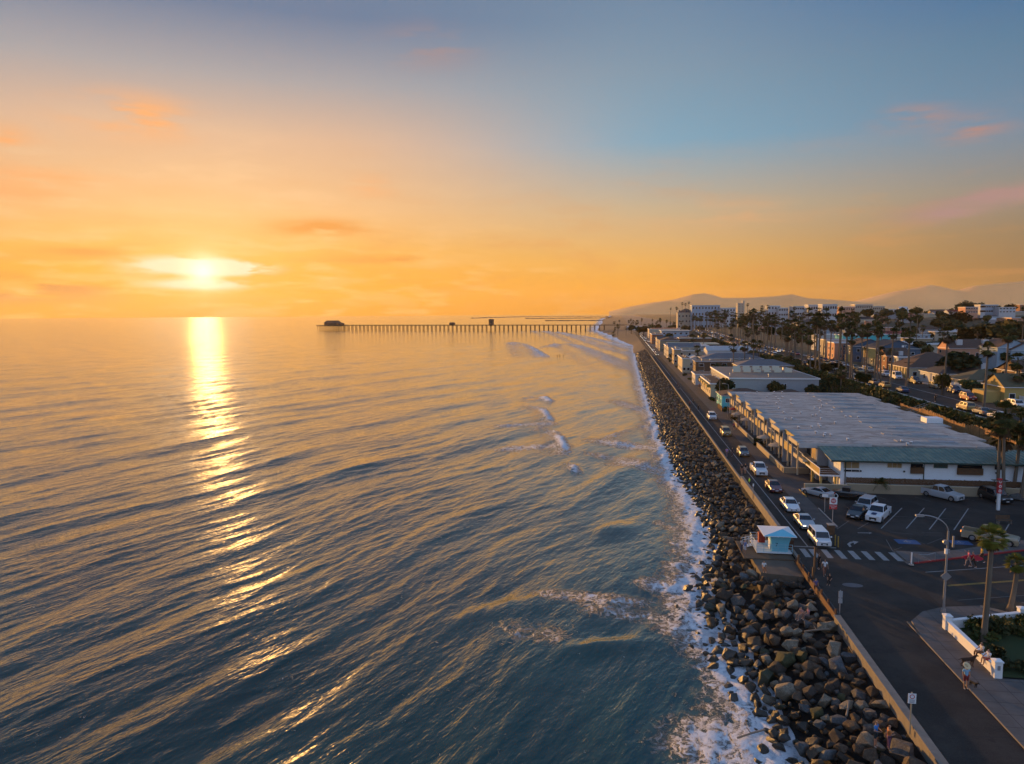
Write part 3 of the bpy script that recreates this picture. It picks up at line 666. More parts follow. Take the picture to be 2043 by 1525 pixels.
ROCKM = [('dark brown', mat('rock_dark', rough=.9, fn=rock_fn((.028, .020, .014), (.055, .042, .030)))),
         ('brown', mat('rock_brown', rough=.9, fn=rock_fn((.050, .032, .019), (.095, .066, .042)))),
         ('grey', mat('rock_grey', rough=.9, fn=rock_fn((.045, .044, .042), (.10, .096, .09)))),
         ('pale tan', mat('rock_tan', rough=.9, fn=rock_fn((.12, .10, .07), (.22, .19, .14)))),
         ('bluish grey', mat('rock_blue', rough=.9, fn=rock_fn((.045, .052, .058), (.10, .112, .12)))),
         ('mossy', mat('rock_moss', rough=.9, fn=rock_fn((.030, .034, .012), (.06, .06, .025))))]
def slope_z(x, y):
    xs_ = shore(y); t = (x-xs_)/(18.9-xs_); return -.35+3.1*max(0, min(1, t))**.8+min(0, t)*1.5
def in_platform(x, y): return 14.6 < x < 19.2 and 72.6 < y < 85.0
rocks = []
rg = random.Random(11)
def try_add(x, y, r, lst, k=.60):
    for (X, Y, Rr) in lst:
        if abs(X-x) < 3 and abs(Y-y) < 3 and (X-x)**2+(Y-y)**2 < ((Rr+r)*k)**2: return False
    lst.append((x, y, r)); return True
big = [(1508, 1195, 3.0, 1.15, 4), (1480, 1180, 2.5, 1.0, 0)]
# hero boulders: px, py (centre on the photo), z, radius, material, seed
HERO = [(1653, 1252, 2.9, 1.05, 3), (1668, 1298, 2.7, 1.1, 3), (1775, 1440, 2.2, .9, 2), (1800, 1500, 2.6, 1.45, 2), (1553, 1225, 2.6, .9, 3), (1618, 1215, 2.8, .85, 3), (1582, 1207, 2.7, .75, 3),
        (1535, 1180, 2.5, 1.1, 1), (1446, 1190, 1.3, 1.2, 0), (1420, 1245, .9, 1.05, 0), (1391, 1153, .5, .8, 1), (1372, 1173, .3, .75, 1), (1402, 1175, .4, .6, 1), (1398, 1207, .2, .8, 0), (1352, 1210, .0, .42, 0),
        (1378, 1293, .1, .55, 0), (1410, 1305, .15, .5, 0), (1490, 1313, .2, .45, 5), (1548, 1428, .25, .55, 1), (1584, 1430, .4, .65, 0), (1602, 1450, .7, .8, 0), (1625, 1480, .8, .9, 1), (1590, 1482, .2, .5, 5),
        (1638, 1375, 1.4, .85, 1), (1690, 1380, 2.0, .85, 1), (1715, 1390, 2.2, .8, 2), (1600, 1310, 1.9, .9, 5), (1508, 1283, 1.0, 1.0, 1), (1550, 1335, 1.2, .9, 0), (1570, 1260, 2.3, .8, 3), (1590, 1262, 2.3, .75, 3),
        (1545, 1278, 1.8, .8, 1), (1625, 1180, 2.9, .7, 2), (1607, 1245, 2.6, .8, 4), (1700, 1450, 2.0, .8, 1), (1720, 1410, 2.1, .7, 3), (1735, 1425, 2.2, .6, 4), (1670, 1470, 1.5, .9, 0), (1740, 1515, 1.9, 1.0, 1)]
pts = []
for px, py, z, r, mi in HERO:
    x, y = at(px, py, z); pts.append([x, y, z, r*.92, mi]); rocks.append((x, y, r*.92))
def fill(y0, y1, n_, rmin, rmax, lst, jitter=.0):
    for _ in range(n_):
        y = rg.uniform(y0, y1); xs_ = shore(y); x = xs_+(18.75-xs_+1.3)*rg.random()-1.3
        if in_platform(x, y): continue
        r = rmin+(rmax-rmin)*rg.random()**1.7
        if x < xs_: r *= .7
        if x+r*.6 > 18.75: continue
        if try_add(x, y, r, lst):
            z = slope_z(x, y)+r*.10+rg.uniform(-.1, .3)
            if 12.3 < x < 14.9 and 71 < y < 87: z = max(z, 2.45)
            if 14 < x and 70.6 < y < 72.9: z = max(z, 2.75)
            pts.append([x, y, z, r, rg.choices(range(6), (6, 7, 3, 1.6, 1.6, 1.4 if x < 13 else .2))[0]])
fill(33, 78, 5200, .50, 1.25, rocks); fill(78, 140, 6500, .45, 1.0, rocks)
far_rocks = []
def fill_far(y0, y1, n_, r0, r1):
    for _ in range(n_):
        y = rg.uniform(y0, y1); xs_ = shore(y); x = xs_+(19.0-xs_+.8)*rg.random()-.8; r = rg.uniform(r0, r1)
        far_rocks.append((x, y, slope_z(x, y)+rg.uniform(-.05, .35), r))
fill_far(140, 300, 4200, .35, .75); fill_far(300, 560, 3600, .4, .85)
for _ in range(900):                                          # small stones packed between the near boulders
    y = rg.uniform(33, 140); xs_ = shore(y); x = xs_+(18.6-xs_)*rg.random()
    if in_platform(x, y): continue
    far_rocks.append((x, y, slope_z(x, y)-.15, rg.uniform(.2, .42)))
def vis_key(p):
    d = math.hypot(p[0], p[1]); px, py = proj(p[0], p[1], p[2])
    if not (-60 < px < 2100 and py < 1620): return 1e9
    return d/p[3]
pts.sort(key=vis_key)
near, rest = pts[:298], [p for p in pts[298:] if vis_key(p) < 1e8]
near = [p for p in near if vis_key(p) < 1e8]
near_me = {}
def rock_mesh(k, mi):
    if (k, mi) not in near_me:
        bm = hull_rock(k+31, n=12+3*(k % 4), bev=.04, sub=1); me = bpy.data.meshes.new('boulder'); bm.to_mesh(me); bm.free()
        me.polygons.foreach_set('use_smooth', [True]*len(me.polygons)); me.materials.append(ROCKM[mi][1])
        me.set_sharp_from_angle(angle=R(32)); near_me[(k, mi)] = me
    return near_me[(k, mi)]
for i, (x, y, z, r, mi) in enumerate(near):
    k = rg.randrange(9); o = link(rock_mesh(k, mi), 'boulder', loc=(x, y, z))
    o.scale = (r, r*rg.uniform(.85, 1.1), r*rg.uniform(.9, 1.15)); o.rotation_euler = (rg.uniform(-.5, .5), rg.uniform(-.5, .5), rg.uniform(0, 6.3))
    sz = 'huge' if r > .98 else 'large' if r > .8 else 'mid-sized' if r > .62 else 'small'
    xs_ = shore(y); t = (x-xs_)/(19-xs_)
    wh = 'surrounded by surf' if t < .06 else 'at the foam line' if t < .25 else 'low on the slope' if t < .5 else 'high on the slope' if t < .8 else 'under the sea wall'
    sec = 'nearest the camera' if y < 46 else 'by the round warning sign' if y < 54 else 'by the paired grey sign' if y < 64 else 'just before the concrete platform' if y < 72.5 else 'seaward of the platform' if y < 85 else 'beyond the lifeguard tower'
    tag(o, f'{sz} {ROCKM[mi][0]} boulder {wh}, {sec}', 'boulder', 'boulders of the sea defence')
# the remaining boulders and small stones as one mass
def rock_mass():
    var = []
    for k in range(10):
        bm = hull_rock(k+77, n=12, bev=.0 if k > 5 else .12); bm.verts.ensure_lookup_table()
        vs = np.array([v.co[:] for v in bm.verts]); fs = np.array([[v.index for v in f.verts] for f in bm.faces]); var.append((vs, fs)); bm.free()
    V, Fc, Mi = [], [], []; o = 0
    allr = [(p[0], p[1], p[2], p[3], p[4], 1) for p in rest]+[(x, y, z, r, rg.choices(range(6), (6, 7, 2, 1.4, 1.2, 1.2))[0], 0) for x, y, z, r in far_rocks]
    for x, y, z, r, mi, nr in allr:
        k = rg.randrange(6) if nr else 6+rg.randrange(4); vs, fs = var[k]
        a, t1 = rg.uniform(0, 6.3), rg.uniform(-.5, .5); m = np.array(Matrix.Rotation(a, 3, 'Z') @ Matrix.Rotation(t1, 3, 'X'))
        V.append((vs*r) @ m.T+np.array([x, y, z])); Fc.append(fs+o); Mi += [mi]*len(fs); o += len(vs)
    V = np.concatenate(V); Fc = np.concatenate(Fc)
    me = bpy.data.meshes.new('boulder_mass'); me.vertices.add(len(V)); me.vertices.foreach_set('co', V.astype(np.float32).ravel())
    me.loops.add(len(Fc)*3); me.loops.foreach_set('vertex_index', Fc.astype(np.int32).ravel()); me.polygons.add(len(Fc)); me.polygons.foreach_set('loop_start', np.arange(0, len(Fc)*3, 3, dtype=np.int32))
    for _, m in ROCKM: me.materials.append(m)
    me.polygons.foreach_set('material_index', np.array(Mi, dtype=np.int32)); me.update(calc_edges=True); me.validate()
    link(me, 'boulder_mass', kind='stuff', label='dark boulders and stones of the sea defence running north to the beach')
rock_mass()
# driftwood
def logs():
    for i, (px, py, L, a, lab) in enumerate(((1500, 1420, 2.2, .4, 'pale driftwood branch wedged among dark boulders at the foam line'), (1628, 1282, 2.0, .1, 'bleached driftwood log lying under the two tan boulders'), (1425, 1090, 3.0, 2.4, 'thin driftwood pole leaning on the rocks seaward of the platform'), (1690, 1433, 1.6, 1.2, 'short weathered stick between boulders below the road wall'))):
        x, y = at(px, py, 2.0); z = slope_z(x, y)+.9; b = MB(); m = mat('driftwood', (.20, .16, .12), .9, noise=.3, nscale=4)
        p = Vector((x, y, z)); d = Vector((math.cos(a), math.sin(a), .12))
        b.path([p-d*L/2, p+Vector((.05, .06, .02)), p+d*L/2], .07, m); b.tube(p, p+Vector((-d.y, d.x, .25))*.6, .04, .02, m)
        b.obj('driftwood', label=lab, cat='driftwood')
logs()
# ------------------------------------------------------------------ text helper
def text(s, size, m, parent, loc, rot, name='lettering', ext=.006):
    c = bpy.data.curves.new(name, 'FONT'); c.body = s; c.size = size; c.extrude = ext; c.align_x = 'CENTER'; c.align_y = 'CENTER'; c.materials.append(m)
    q = bpy.data.objects.new('tmp', c); COL.objects.link(q); me = bpy.data.meshes.new_from_object(q); bpy.data.objects.remove(q); me.materials.clear(); me.materials.append(m)
    o = bpy.data.objects.new(name, me); COL.objects.link(o); o.parent = parent; o.location = loc; o.rotation_euler = rot; return o
SOUTH = (R(90), 0, 0)
# ------------------------------------------------------------------ lifeguard tower and its slab
b = MB(); b.prism([(14.6, 73.0), (18.7, 72.4), (18.95, 85.5), (15.2, 85.8), (14.5, 80)], 1.2, 3.25, mat('platform_concrete', (.11, .085, .062), .9, noise=.45, nscale=1.0)); b.box(13.6, 77.0, 3.25, 18.9, 82.8, 3.38, mat('stained_concrete', (.10, .07, .045), .9, noise=.5, nscale=1.2))
b.obj('concrete_platform', kind='structure')
M_tb = mat('tower_blue', (.16, .50, .62), .6, noise=.12, nscale=2); M_tw = mat('tower_white', (.66, .70, .72), .6, noise=.08); M_rail = mat('tower_rail', (.28, .50, .60), .5); M_navy = mat('navy_paint', (.01, .02, .06), .6)
tw = empty('lifeguard_tower', (17.2, 79.4, 3.38), label='pale blue lifeguard tower numbered 7 on the boulder shore', cat='lifeguard tower')
b = MB(); b.box(-2.0, -.9, .12, 1.75, 3.2, .24, M_tw)
for x in (-1.8, -.6, .6, 1.5):
    for y in (-.6, 1.2, 2.9): b.box(x-.06, y-.06, 0, x+.06, y+.06, .12, M_wood)
b.obj('deck', tw)
def cab(z0, z1, a, bb): return [[(a[0], a[1], z0), (a[2], a[1], z0), (a[2], a[3], z0), (a[0], a[3], z0)], [(bb[0], bb[1], z1), (bb[2], bb[1], z1), (bb[2], bb[3], z1), (bb[0], bb[3], z1)]]
b = MB(); b.loft(cab(.24, 1.15, (-.35, -.55, 1.35, 1.7), (-.42, -.58, 1.45, 1.75)), M_tb); b.loft(cab(1.15, 2.2, (-.42, -.58, 1.45, 1.75), (-.62, -.75, 1.72, 1.95)), M_tb); cb = b.obj('cabin', tw)
b = MB()
for k in range(7): b.box(-.40-k*.03 if k > 3 else -.38, -.585-(.02*max(0, k-3)), .42+k*.26, 1.42+(.05*max(0, k-3)), -.575-(.02*max(0, k-3)), .43+k*.26, M_rail)
b.obj('cladding_groove', cb)
b = MB(); b.box(-.46, -.1, .3, -.40, .9, 1.6, M_tw); b.obj('door', tw)
b = MB(); b.box(-.52, 1.0, 1.0, -.44, 1.6, 1.7, M_glass); b.obj('window', tw)
b = MB(); zc = 2.2
v = [(-1.35, -1.35, zc), (2.05, -1.35, zc), (2.05, 2.5, zc), (-1.35, 2.5, zc), (.85, .1, zc+.42), (-1.3, 1.9, zc+.22)]
b.add(v, [(3, 2, 1, 0)], M_tw); b.add(v, [(0, 1, 4)], M_tb); b.add(v, [(1, 2, 4), (2, 3, 4), (0, 4, 3)], M_tw)
b.box(-1.38, -1.38, zc-.07, 2.08, 2.53, zc-.004, M_tw); b.obj('roof', tw)
b = MB()
for (p, q) in (((-2, -.9), (1.75, -.9)), ((-2, -.9), (-2, 1.2)), ((-2, 2.0), (-2, 3.2)), ((-2, 3.2), (1.75, 3.2))):
    for z in (.55, .85, 1.15): b.tube((*p, z), (*q, z), .022, .022, M_rail, 5)
    L = math.hypot(q[0]-p[0], q[1]-p[1]); n_ = max(1, int(L/.75))
    for i in range(n_+1): t = i/n_; b.tube((p[0]+(q[0]-p[0])*t, p[1]+(q[1]-p[1])*t, .24), (p[0]+(q[0]-p[0])*t, p[1]+(q[1]-p[1])*t, 1.18), .026, .026, M_rail, 5)
b.obj('railing', tw)
b = MB()
for k, yy in ((0, 1.25), (1, 1.95)):
    b.tube((-2.0, yy, .24), (-3.2, yy, -.1), .04, .04, M_tw, 5); b.tube((-2.0, yy, 1.15), (-3.2, yy, .8), .03, .03, M_tw, 5)
    for i in range(4): b.tube((-2.0-.4*i, yy, .24-.11*i), (-2.0-.4*i, yy, 1.15-.117*i), .025, .025, M_tw, 5)
for i in range(4): b.box(-2.2-.3*i-.12, 1.25, .16-.085*i, -2.2-.3*i+.1, 1.95, .20-.085*i, M_tw)
b.obj('ramp', tw)
b = MB(); b.box(-1.2, 2.3, .26, -.5, 2.9, 1.4, mat('rescue_red', (.35, .03, .02), .6)); b.obj('rescue_board', tw)
text('7', .55, M_navy, tw, (.15, -.595, 1.0), SOUTH)
b = MB()
for i in range(12):
    a0, a1 = R(20+i*12), R(32+i*12); b.add([(.55+.36*math.cos(a0), -.73, 1.83+.2*math.sin(a0)), (.55+.36*math.cos(a1), -.73, 1.83+.2*math.sin(a1)), (.55+.28*math.cos(a1), -.73, 1.83+.13*math.sin(a1)), (.55+.28*math.cos(a0), -.73, 1.83+.13*math.sin(a0))], [(3, 2, 1, 0)], M_tw)
b.obj('emblem', tw)
bn = empty('storage_box', (18.95, 80.2, 3.38), label='dark brown storage box tucked beside the lifeguard tower', cat='box')
b = MB(); b.box(-.35, -.5, 0, .4, .6, 1.25, M_rust); b.obj('box_body', bn); b = MB(); b.box(-.39, -.54, 1.25, .44, .64, 1.32, M_wood); b.obj('lid', bn)
for px, py, h, lab in ((1625, 1141, 2.6, 'tallest weathered wooden post by the crosswalk, lit orange'), (1622, 1155, 1.2, 'short wooden post just in front of the tall lit one'), (1593, 1125, 1.0, 'stub of a grey post behind the concrete platform')):
    x, y = at(px, py, Z0); b = MB(); b.box(-.09, -.09, 0, .09, .09, h, M_wood); b.obj('timber_post', label=lab, cat='post').location = (x, y, Z0)

# ------------------------------------------------------------------ street furniture
def lamp_near():
    x, y = at(1882, 1222, Z0+.13); t = empty('street_lamp', (x, y, Z0+.13), label='tall grey street lamp with curved arm on the pavement corner', cat='street lamp')
    b = MB(); b.tube((0, 0, 0), (0, 0, .35), .22, .17, M_galv, 10); b.tube((0, 0, .35), (.05, 0, 7.3), .11, .075, M_galv, 10); b.obj('pole', t, smooth=False)
    p = [(.05+(-2.3)*(1-math.cos(a))*.9, .0, 7.2+1.45*math.sin(a)) for a in [i*math.pi/2/9 for i in range(10)]]
    b = MB(); b.path(p, .05, M_galv, 7); b.obj('arm', t)
    e = p[-1]; b = MB(); b.box(e[0]-.65, -.12, e[2]-.09, e[0]+.05, .12, e[2]+.04, M_galv); hd = b.obj('lamp_head', t)
    b = MB(); b.box(e[0]-.6, -.09, e[2]-.12, e[0]-.05, .09, e[2]-.088, M_white); b.obj('lens', hd)
    b = MB(); b.box(-.17, -.16, 5.3, .02, .06, 5.75, M_white); b.box(.06, -.12, 5.4, .22, .06, 5.7, M_galv); b.obj('control_box', t)
    b = MB(); b.tube((-.18, -.2, 6.35), (-.18, .05, 6.35), .2, .2, M_galv, 10); b.obj('camera_dome', t)
    b = MB(); b.box(.42, -.05, 5.9, .56, .05, 6.9, M_galv); b.obj('antenna', t)
    b = MB(); b.add([(-.45, -.16, 3.3), (0, -.16, 2.85), (.45, -.16, 3.3), (0, -.16, 3.75), (-.45, -.12, 3.3), (0, -.12, 2.85), (.45, -.12, 3.3), (0, -.12, 3.75)], [(0, 1, 2, 3), (7, 6, 5, 4), (0, 4, 5, 1), (1, 5, 6, 2), (2, 6, 7, 3), (3, 7, 4, 0)], M_galv); b.obj('diamond_sign', t)
lamp_near()
def sign(px, py, z, h, panels, lab, pole=M_galv, w=.05, rz=0.):
    x, y = at(px, py, z); t = empty('road_sign', (x, y, z), rz, lab, 'sign')
    b = MB(); b.tube((0, 0, 0), (0, 0, h), w, w, pole, 8); b.obj('post', t)
    for (z0, z1, hw, m, kind) in panels:
        b = MB(); b.box(-hw, -.09, z0, hw, -.065, z1, m)
        p = b.obj('sign_panel', t)
        if kind == 'dne':
            b = MB(); n_ = 20; zc = (z0+z1)/2; b.prism([(0, 0)], 0, 0, m) if 0 else None
            b.add([(.31*math.cos(2*math.pi*i/n_), -.095, zc+.31*math.sin(2*math.pi*i/n_)) for i in range(n_)], [tuple(range(n_))], M_sred); b.obj('red_disc', p)
            b = MB(); b.box(-.24, -.102, zc-.04, .24, -.098, zc+.04, M_white); b.obj('white_bar', p)
            text('DO NOT', .13, M_white, p, (0, -.10, zc+.14), SOUTH, ext=.003); text('ENTER', .13, M_white, p, (0, -.10, zc-.15), SOUTH, ext=.003)
        elif kind == 'ring':
            b = MB(); n_ = 20; zc = z1-.2; b.add([(.15*math.cos(2*math.pi*i/n_)*s_, -.095, zc+.15*math.sin(2*math.pi*i/n_)*s_) for s_ in (1, .7) for i in range(n_)], [(i, (i+1) % n_, n_+(i+1) % n_, n_+i) for i in range(n_)], M_sred); b.obj('red_ring', p)
            b = MB()
            for k in range(3): b.box(-.16, -.095, z0+.06+k*.08, .16, -.092, z0+.09+k*.08, M_navy)
            b.obj('printed_lines', p)
        elif kind: text(kind, (z1-z0)*.38 if '\n' in kind else (z1-z0)*.6, M_white if m is M_sred else M_navy, p, (0, -.098, (z0+z1)/2), SOUTH, ext=.003)
    return t
M_sred = mat('sign_red', (.45, .02, .025), .5); M_sgrey = mat('sign_back', (.35, .37, .40), .5, metal=.3)
sign(1815, 1465, Z0-.3, 2.8, [(2.1, 2.75, .24, M_white, 'ring')], 'white sign with red ring on a wooden post, nearest the camera', pole=mat('pale_post', (.38, .30, .2), .8))
sign(1675, 1225, Z0, 2.15, [(1.5, 2.1, .17, M_sgrey, None), (1.0, 1.45, .17, M_sgrey, None)], 'pair of narrow grey panels on a thin post at the road edge')
sign(1502, 997, Z0, 2.3, [(1.95, 2.3, .09, M_white, None)], 'thin post with small pale tag beside the walker in neon yellow')
d = sign(1660, 1063, Z0, 4.7, [(3.5, 4.35, .43, M_white, 'dne'), (2.9, 3.45, .43, M_sred, 'WRONG\nWAY')], 'red and white do not enter sign at the parking lot mouth')
d2 = sign(1645, 1022, Z0, 2.5, [(2.05, 2.45, .38, M_white, None)], 'low white panel sign behind the white coupe')
# brick base at the do-not-enter sign
x, y = at(1657, 1066, Z0); t = empty('bin_enclosure', (x, y, Z0), label='squat brown litter bin beside the do not enter sign', cat='bin')
b = MB(); b.box(-.35, -.35, 0, .35, .35, 1.15, M_wood); b.obj('bin_body', t); b = MB(); b.box(-.4, -.4, 1.15, .4, .4, 1.25, M_concL); b.obj('lid', t)
for px, py, lab in ((1666, 1089, 'left yellow bollard of the pair beside the white boxy car'), (1672, 1092, 'right yellow bollard of the pair beside the white boxy car')):
    x, y = at(px, py, Z0); b = MB(); b.tube((0, 0, 0), (0, 0, 1.25), .07, .07, M_yel, 8); b.obj('bollard', label=lab, cat='bollard', group='yellow bollards').location = (x, y, Z0)
x, y = at(1818, 1127, Z0+.13); b = MB(); b.tube((0, 0, 0), (0, 0, .12), .28, .2, M_concL, 10); b.tube((0, 0, .12), (0, 0, 1.3), .07, .07, M_white, 8); b.obj('bollard', label='white bollard on the kerb tip next to the crosswalk end', cat='bollard').location = (x, y, Z0+.13)
x, y = at(1849, 1121, Z0+.13); t = empty('cycle_rack', (x, y, Z0+.13), R(25), 'low metal handrail on the red kerbed pavement', 'handrail')
b = MB(); b.path([(-1.1, 0, 0), (-1.1, 0, .9), (.1, 0, .75), (1.1, 0, .85), (1.1, 0, 0)], .025, M_galv, 6); b.obj('rail', t); b = MB(); b.path([(-1.1, 0, .9), (.6, 0, 0)], .02, M_galv, 6); b.obj('brace', t)
# vertical red banner sign with solar panel
x, y = at(1991, 1018, Z0); t = empty('pay_sign', (x, y, Z0), label='tall white post with stacked red sign and solar panel in the lot', cat='sign')
b = MB(); b.box(-.16, -.16, 0, .16, .16, 2.3, M_white); b.obj('post', t)
b = MB(); b.box(-.24, -.2, 2.3, .24, .2, 4.3, M_sred); rb = b.obj('red_panel', t)
b = MB()
for k in range(3):
    zc = 2.65+k*.62; b.add([(.17*math.cos(a), -.205, zc+.2*math.sin(a)) for a in [i*math.pi/6 for i in range(12)]]+[(.09*math.cos(a), -.205, zc+.11*math.sin(a)) for a in [i*math.pi/6 for i in range(12)]], [(i, (i+1) % 12, 12+(i+1) % 12, 12+i) for i in range(12)], M_white)
b.obj('white_glyph', rb)
b = MB(); b.box(-.95, -.3, 4.02, .95, .3, 4.08, M_glass); b.box(-.97, -.32, 4.0, .97, .32, 4.02, M_white); b.obj('solar_panel', t)
# bench, table and rock by the lot
x, y = at(2005, 1046, Z0); t = empty('park_bench', (x, y, Z0), R(10), 'wooden bench behind the small yellow-green palm', 'bench')
b = MB()
for k in range(3): b.box(-.9, -.05+k*.16, .42, .9, .07+k*.16, .47, M_wood)
b.obj('seat', t); b = MB()
for k in range(3): b.box(-.9, .42, .55+k*.16, .9, .47, .67+k*.16, M_wood)
b.obj('backrest', t)
for sx in (-.75, .75): b = MB(); b.box(sx-.05, -.05, 0, sx+.05, .45, .42, M_conc); b.obj('leg', t)
x, y = at(2030, 998, Z0); o = link(rock_mesh(4, 2), 'boulder', loc=(x, y, Z0+.35)); o.scale = (1.5, 1.1, .9); tag(o, 'lone pale rock at the foot of the big palm cluster', 'boulder')
# white garden wall
def gwall(x0, y0, x1, y1, lab):
    L = math.hypot(x1-x0, y1-y0); a = math.atan2(y1-y0, x1-x0); t = empty('garden_wall', (x0, y0, Z0+.13), a, lab, 'wall', 'white garden walls')
    b = MB(); b.box(0, -.12, 0, L, .12, .72, M_white); b.obj('wall_panel', t); b = MB(); b.box(.002, -.17, .72, L, .17, .82, M_white); b.obj('coping', t)
    return t
gwall(27.15, 53.4, 27.15, 60.7, 'white garden wall along the pavement where people sit'); gwall(27.3, 60.85, 33.9, 63.35, 'low white garden wall behind the near palm trunk'); gwall(34.3, 63.5, 48, 68.6, 'white garden wall beyond the near palm, running out of frame')
for x, y, h, lab in ((27.15, 60.9, 1.25, 'white corner pier of the garden wall beside the street lamp'), (27.15, 53.1, 1.3, 'white end pier of the garden wall with a small dark plaque'), (34.1, 63.45, 1.2, 'white pier behind the near palm trunk')):
    t = empty('wall_pier', (x, y, Z0+.13), 0, lab, 'pier', 'white garden wall piers'); b = MB(); b.box(-.26, -.26, 0, .26, .26, h-.14, M_white); b.obj('shaft', t); b = MB(); b.box(-.31, -.31, h-.14, .31, .31, h-.04, M_white); b.loft(cab(h-.04, h+.06, (-.28, -.28, .28, .28), (-.1, -.1, .1, .1)), M_white); b.obj('cap', t)
    if h == 1.3: b = MB(); b.box(-.09, -.29, .62, .09, -.262, .95, M_galv); b.obj('plaque', t)
sheet('garden_soil', [(27.25, 53), (62, 53), (62, 73.0), (48, 68.7), (34.3, 63.6), (27.3, 61)], Z0+.2, M_lawn)
raised('tree_planter', [(32.0, 65.9), (34.1, 64.35), (37.5, 65.6), (35.6, 67.2)], Z0, .35, M_dirt, M_concL)

# ------------------------------------------------------------------ foliage
def leaf_mat(name, c1, c2, rough=.7):
    def fn(n, b):
        oi = n.new('ShaderNodeObjectInfo').outputs['Random']; tc = n.new('ShaderNodeTexCoord').outputs['Object']
        a = n.new('ShaderNodeTexNoise', i={'Vector': tc, 'Scale': 1.6, 'Detail': 4, 'Roughness': .7}).outputs[0]
        c = n.mix(n.smooth(a, .35, .65), c1, c2); c = n.mix(n.m('MULTIPLY', oi, .5), c, tuple(v*.6 for v in c1))
        n.l.new(c, b.inputs['Base Color'])
        b.inputs['Transmission Weight'].default_value = 0
    return mat(name, rough=rough, fn=fn, spec=.2)
M_leaf = leaf_mat('leaf_green', (.030, .045, .010), (.085, .10, .025)); M_leafd = leaf_mat('leaf_dark', (.022, .030, .010), (.055, .062, .020)); M_leafo = leaf_mat('leaf_olive', (.045, .048, .012), (.10, .095, .03))
M_palm = leaf_mat('palm_frond', (.040, .045, .010), (.12, .11, .028)); M_palmy = leaf_mat('palm_frond_yellow', (.085, .10, .012), (.19, .17, .03)); M_thatch = mat('palm_thatch', (.09, .055, .028), .95, noise=.4, nscale=5)
M_trunk = mat('palm_trunk', (.15, .12, .09), .95, noise=.45, nscale=6, bump=.03); M_bark = mat('bark', (.07, .05, .035), .95, noise=.4, nscale=4)
def frond_mesh(seed, n=46, rad=1.0, droop=.5, up=1.4, m=None, dead=16):
    rg_ = random.Random(seed); b = MB(); m = m or M_palm
    for i in range(n+dead):
        isd = i >= n
        th = rg_.uniform(0, 6.283); ph = rg_.uniform(-.75, up) if not isd else rg_.uniform(-1.5, -.8)
        d = Vector((math.cos(th)*math.cos(ph), math.sin(th)*math.cos(ph), math.sin(ph)))
        L = rad*rg_.uniform(.42, .66)*(1 if not isd else .9); c = d*L
        side = d.cross(Vector((0, 0, 1))).normalized(); nrm = side.cross(d)
        b.add([side*.018, -side*.018, c], [(0, 1, 2)], m)
        nb_ = 9; fan = rad*rg_.uniform(.36, .48)
        for k in range(nb_):
            a = (k/(nb_-1)-.5)*2.5; dd = (d*math.cos(a)+side*math.sin(a)); tip = c+dd*fan*(1-.25*abs(a)/1.25)+Vector((0, 0, -droop*fan*(.25+.5*rg_.random())))
            w = nrm.cross(dd).normalized()*fan*.12; mid = c+dd*fan*.55+Vector((0, 0, -.06*fan))
            b.add([c, mid+w, tip, mid-w], [(0, 1, 2, 3)], M_thatch if isd else m)
    return b.mesh('crown')
PALM_CROWN = [frond_mesh(s, 44) for s in (1, 2, 3)]; PALM_FAR = [frond_mesh(s, 30, dead=11) for s in (11, 12, 13)]; PALM_Y = frond_mesh(9, 70, droop=.25, up=1.5, m=M_palmy, dead=14)
PALM_OPEN = None
def feather_mesh(seed, n=34):
    rg_ = random.Random(seed); b = MB()
    for i in range(n):
        th = rg_.uniform(0, 6.283); ph = rg_.uniform(-.2, 1.3); pts = []
        for k in range(7):
            s = k/6; pts.append(Vector((math.cos(th)*s*math.cos(ph), math.sin(th)*s*math.cos(ph), math.sin(ph)*s-.55*s*s)))
        for k in range(1, 7):
            d = (pts[k]-pts[k-1]).normalized(); side = d.cross(Vector((0, 0, 1))).normalized()
            for sg in (-1, 1):
                for q in range(2):
                    p = pts[k-1].lerp(pts[k], q*.5+.2); L = .26*(1-.55*(k/6))
                    b.add([p, p+d*.05, p+side*sg*L+d*.10+Vector((0, 0, -.05))], [(0, 1, 2)], M_palm)
    return b.mesh('crown')
PALM_FEATHER = [feather_mesh(21), feather_mesh(22)]
def trunk_mesh(seed, r0, r1, bend=.03, seg=8, m=None, skirt=True, n=8):
    rg_ = random.Random(seed); b = MB(); rings = []; a = rg_.uniform(0, 6.28)
    for k in range(seg+1):
        t = k/seg; ox = bend*math.sin(t*1.8)*math.cos(a); oy = bend*math.sin(t*1.8)*math.sin(a); r = r0+(r1-r0)*t+(r0*.5 if k == 0 else 0)
        rings.append([(ox+r*math.cos(2*math.pi*i/n), oy+r*math.sin(2*math.pi*i/n), t) for i in range(n)])
    b.loft(rings, m or M_trunk); me = b.mesh('trunk', smooth=True); return me, (bend*math.sin(1.8)*math.cos(a), bend*math.sin(1.8)*math.sin(a))
TRUNKS = [trunk_mesh(s, .24, .17, .45) for s in (1, 2, 3, 4)]
def palm(x, y, z, h, cr, label, group='palms', far=False, kind='fan', seed=None):
    k = rnd.randrange(4) if seed is None else seed; tm, (ox, oy) = TRUNKS[k % 4]
    t = empty('palm_tree', (x, y, z), rnd.uniform(0, 6.28), label, 'palm tree', group)
    tr = link(tm, 'trunk', t); tr.scale = (1, 1, h)
    me = (PALM_FEATHER[k % 2] if kind == 'feather' else PALM_Y if kind == 'yellow' else PALM_FAR[k % 3] if far else PALM_CROWN[k % 3])
    c = link(me, 'crown', t, loc=(ox, oy, h)); c.scale = (cr, cr, cr*.92); c.rotation_euler.z = rnd.uniform(0, 6.28)
    return t
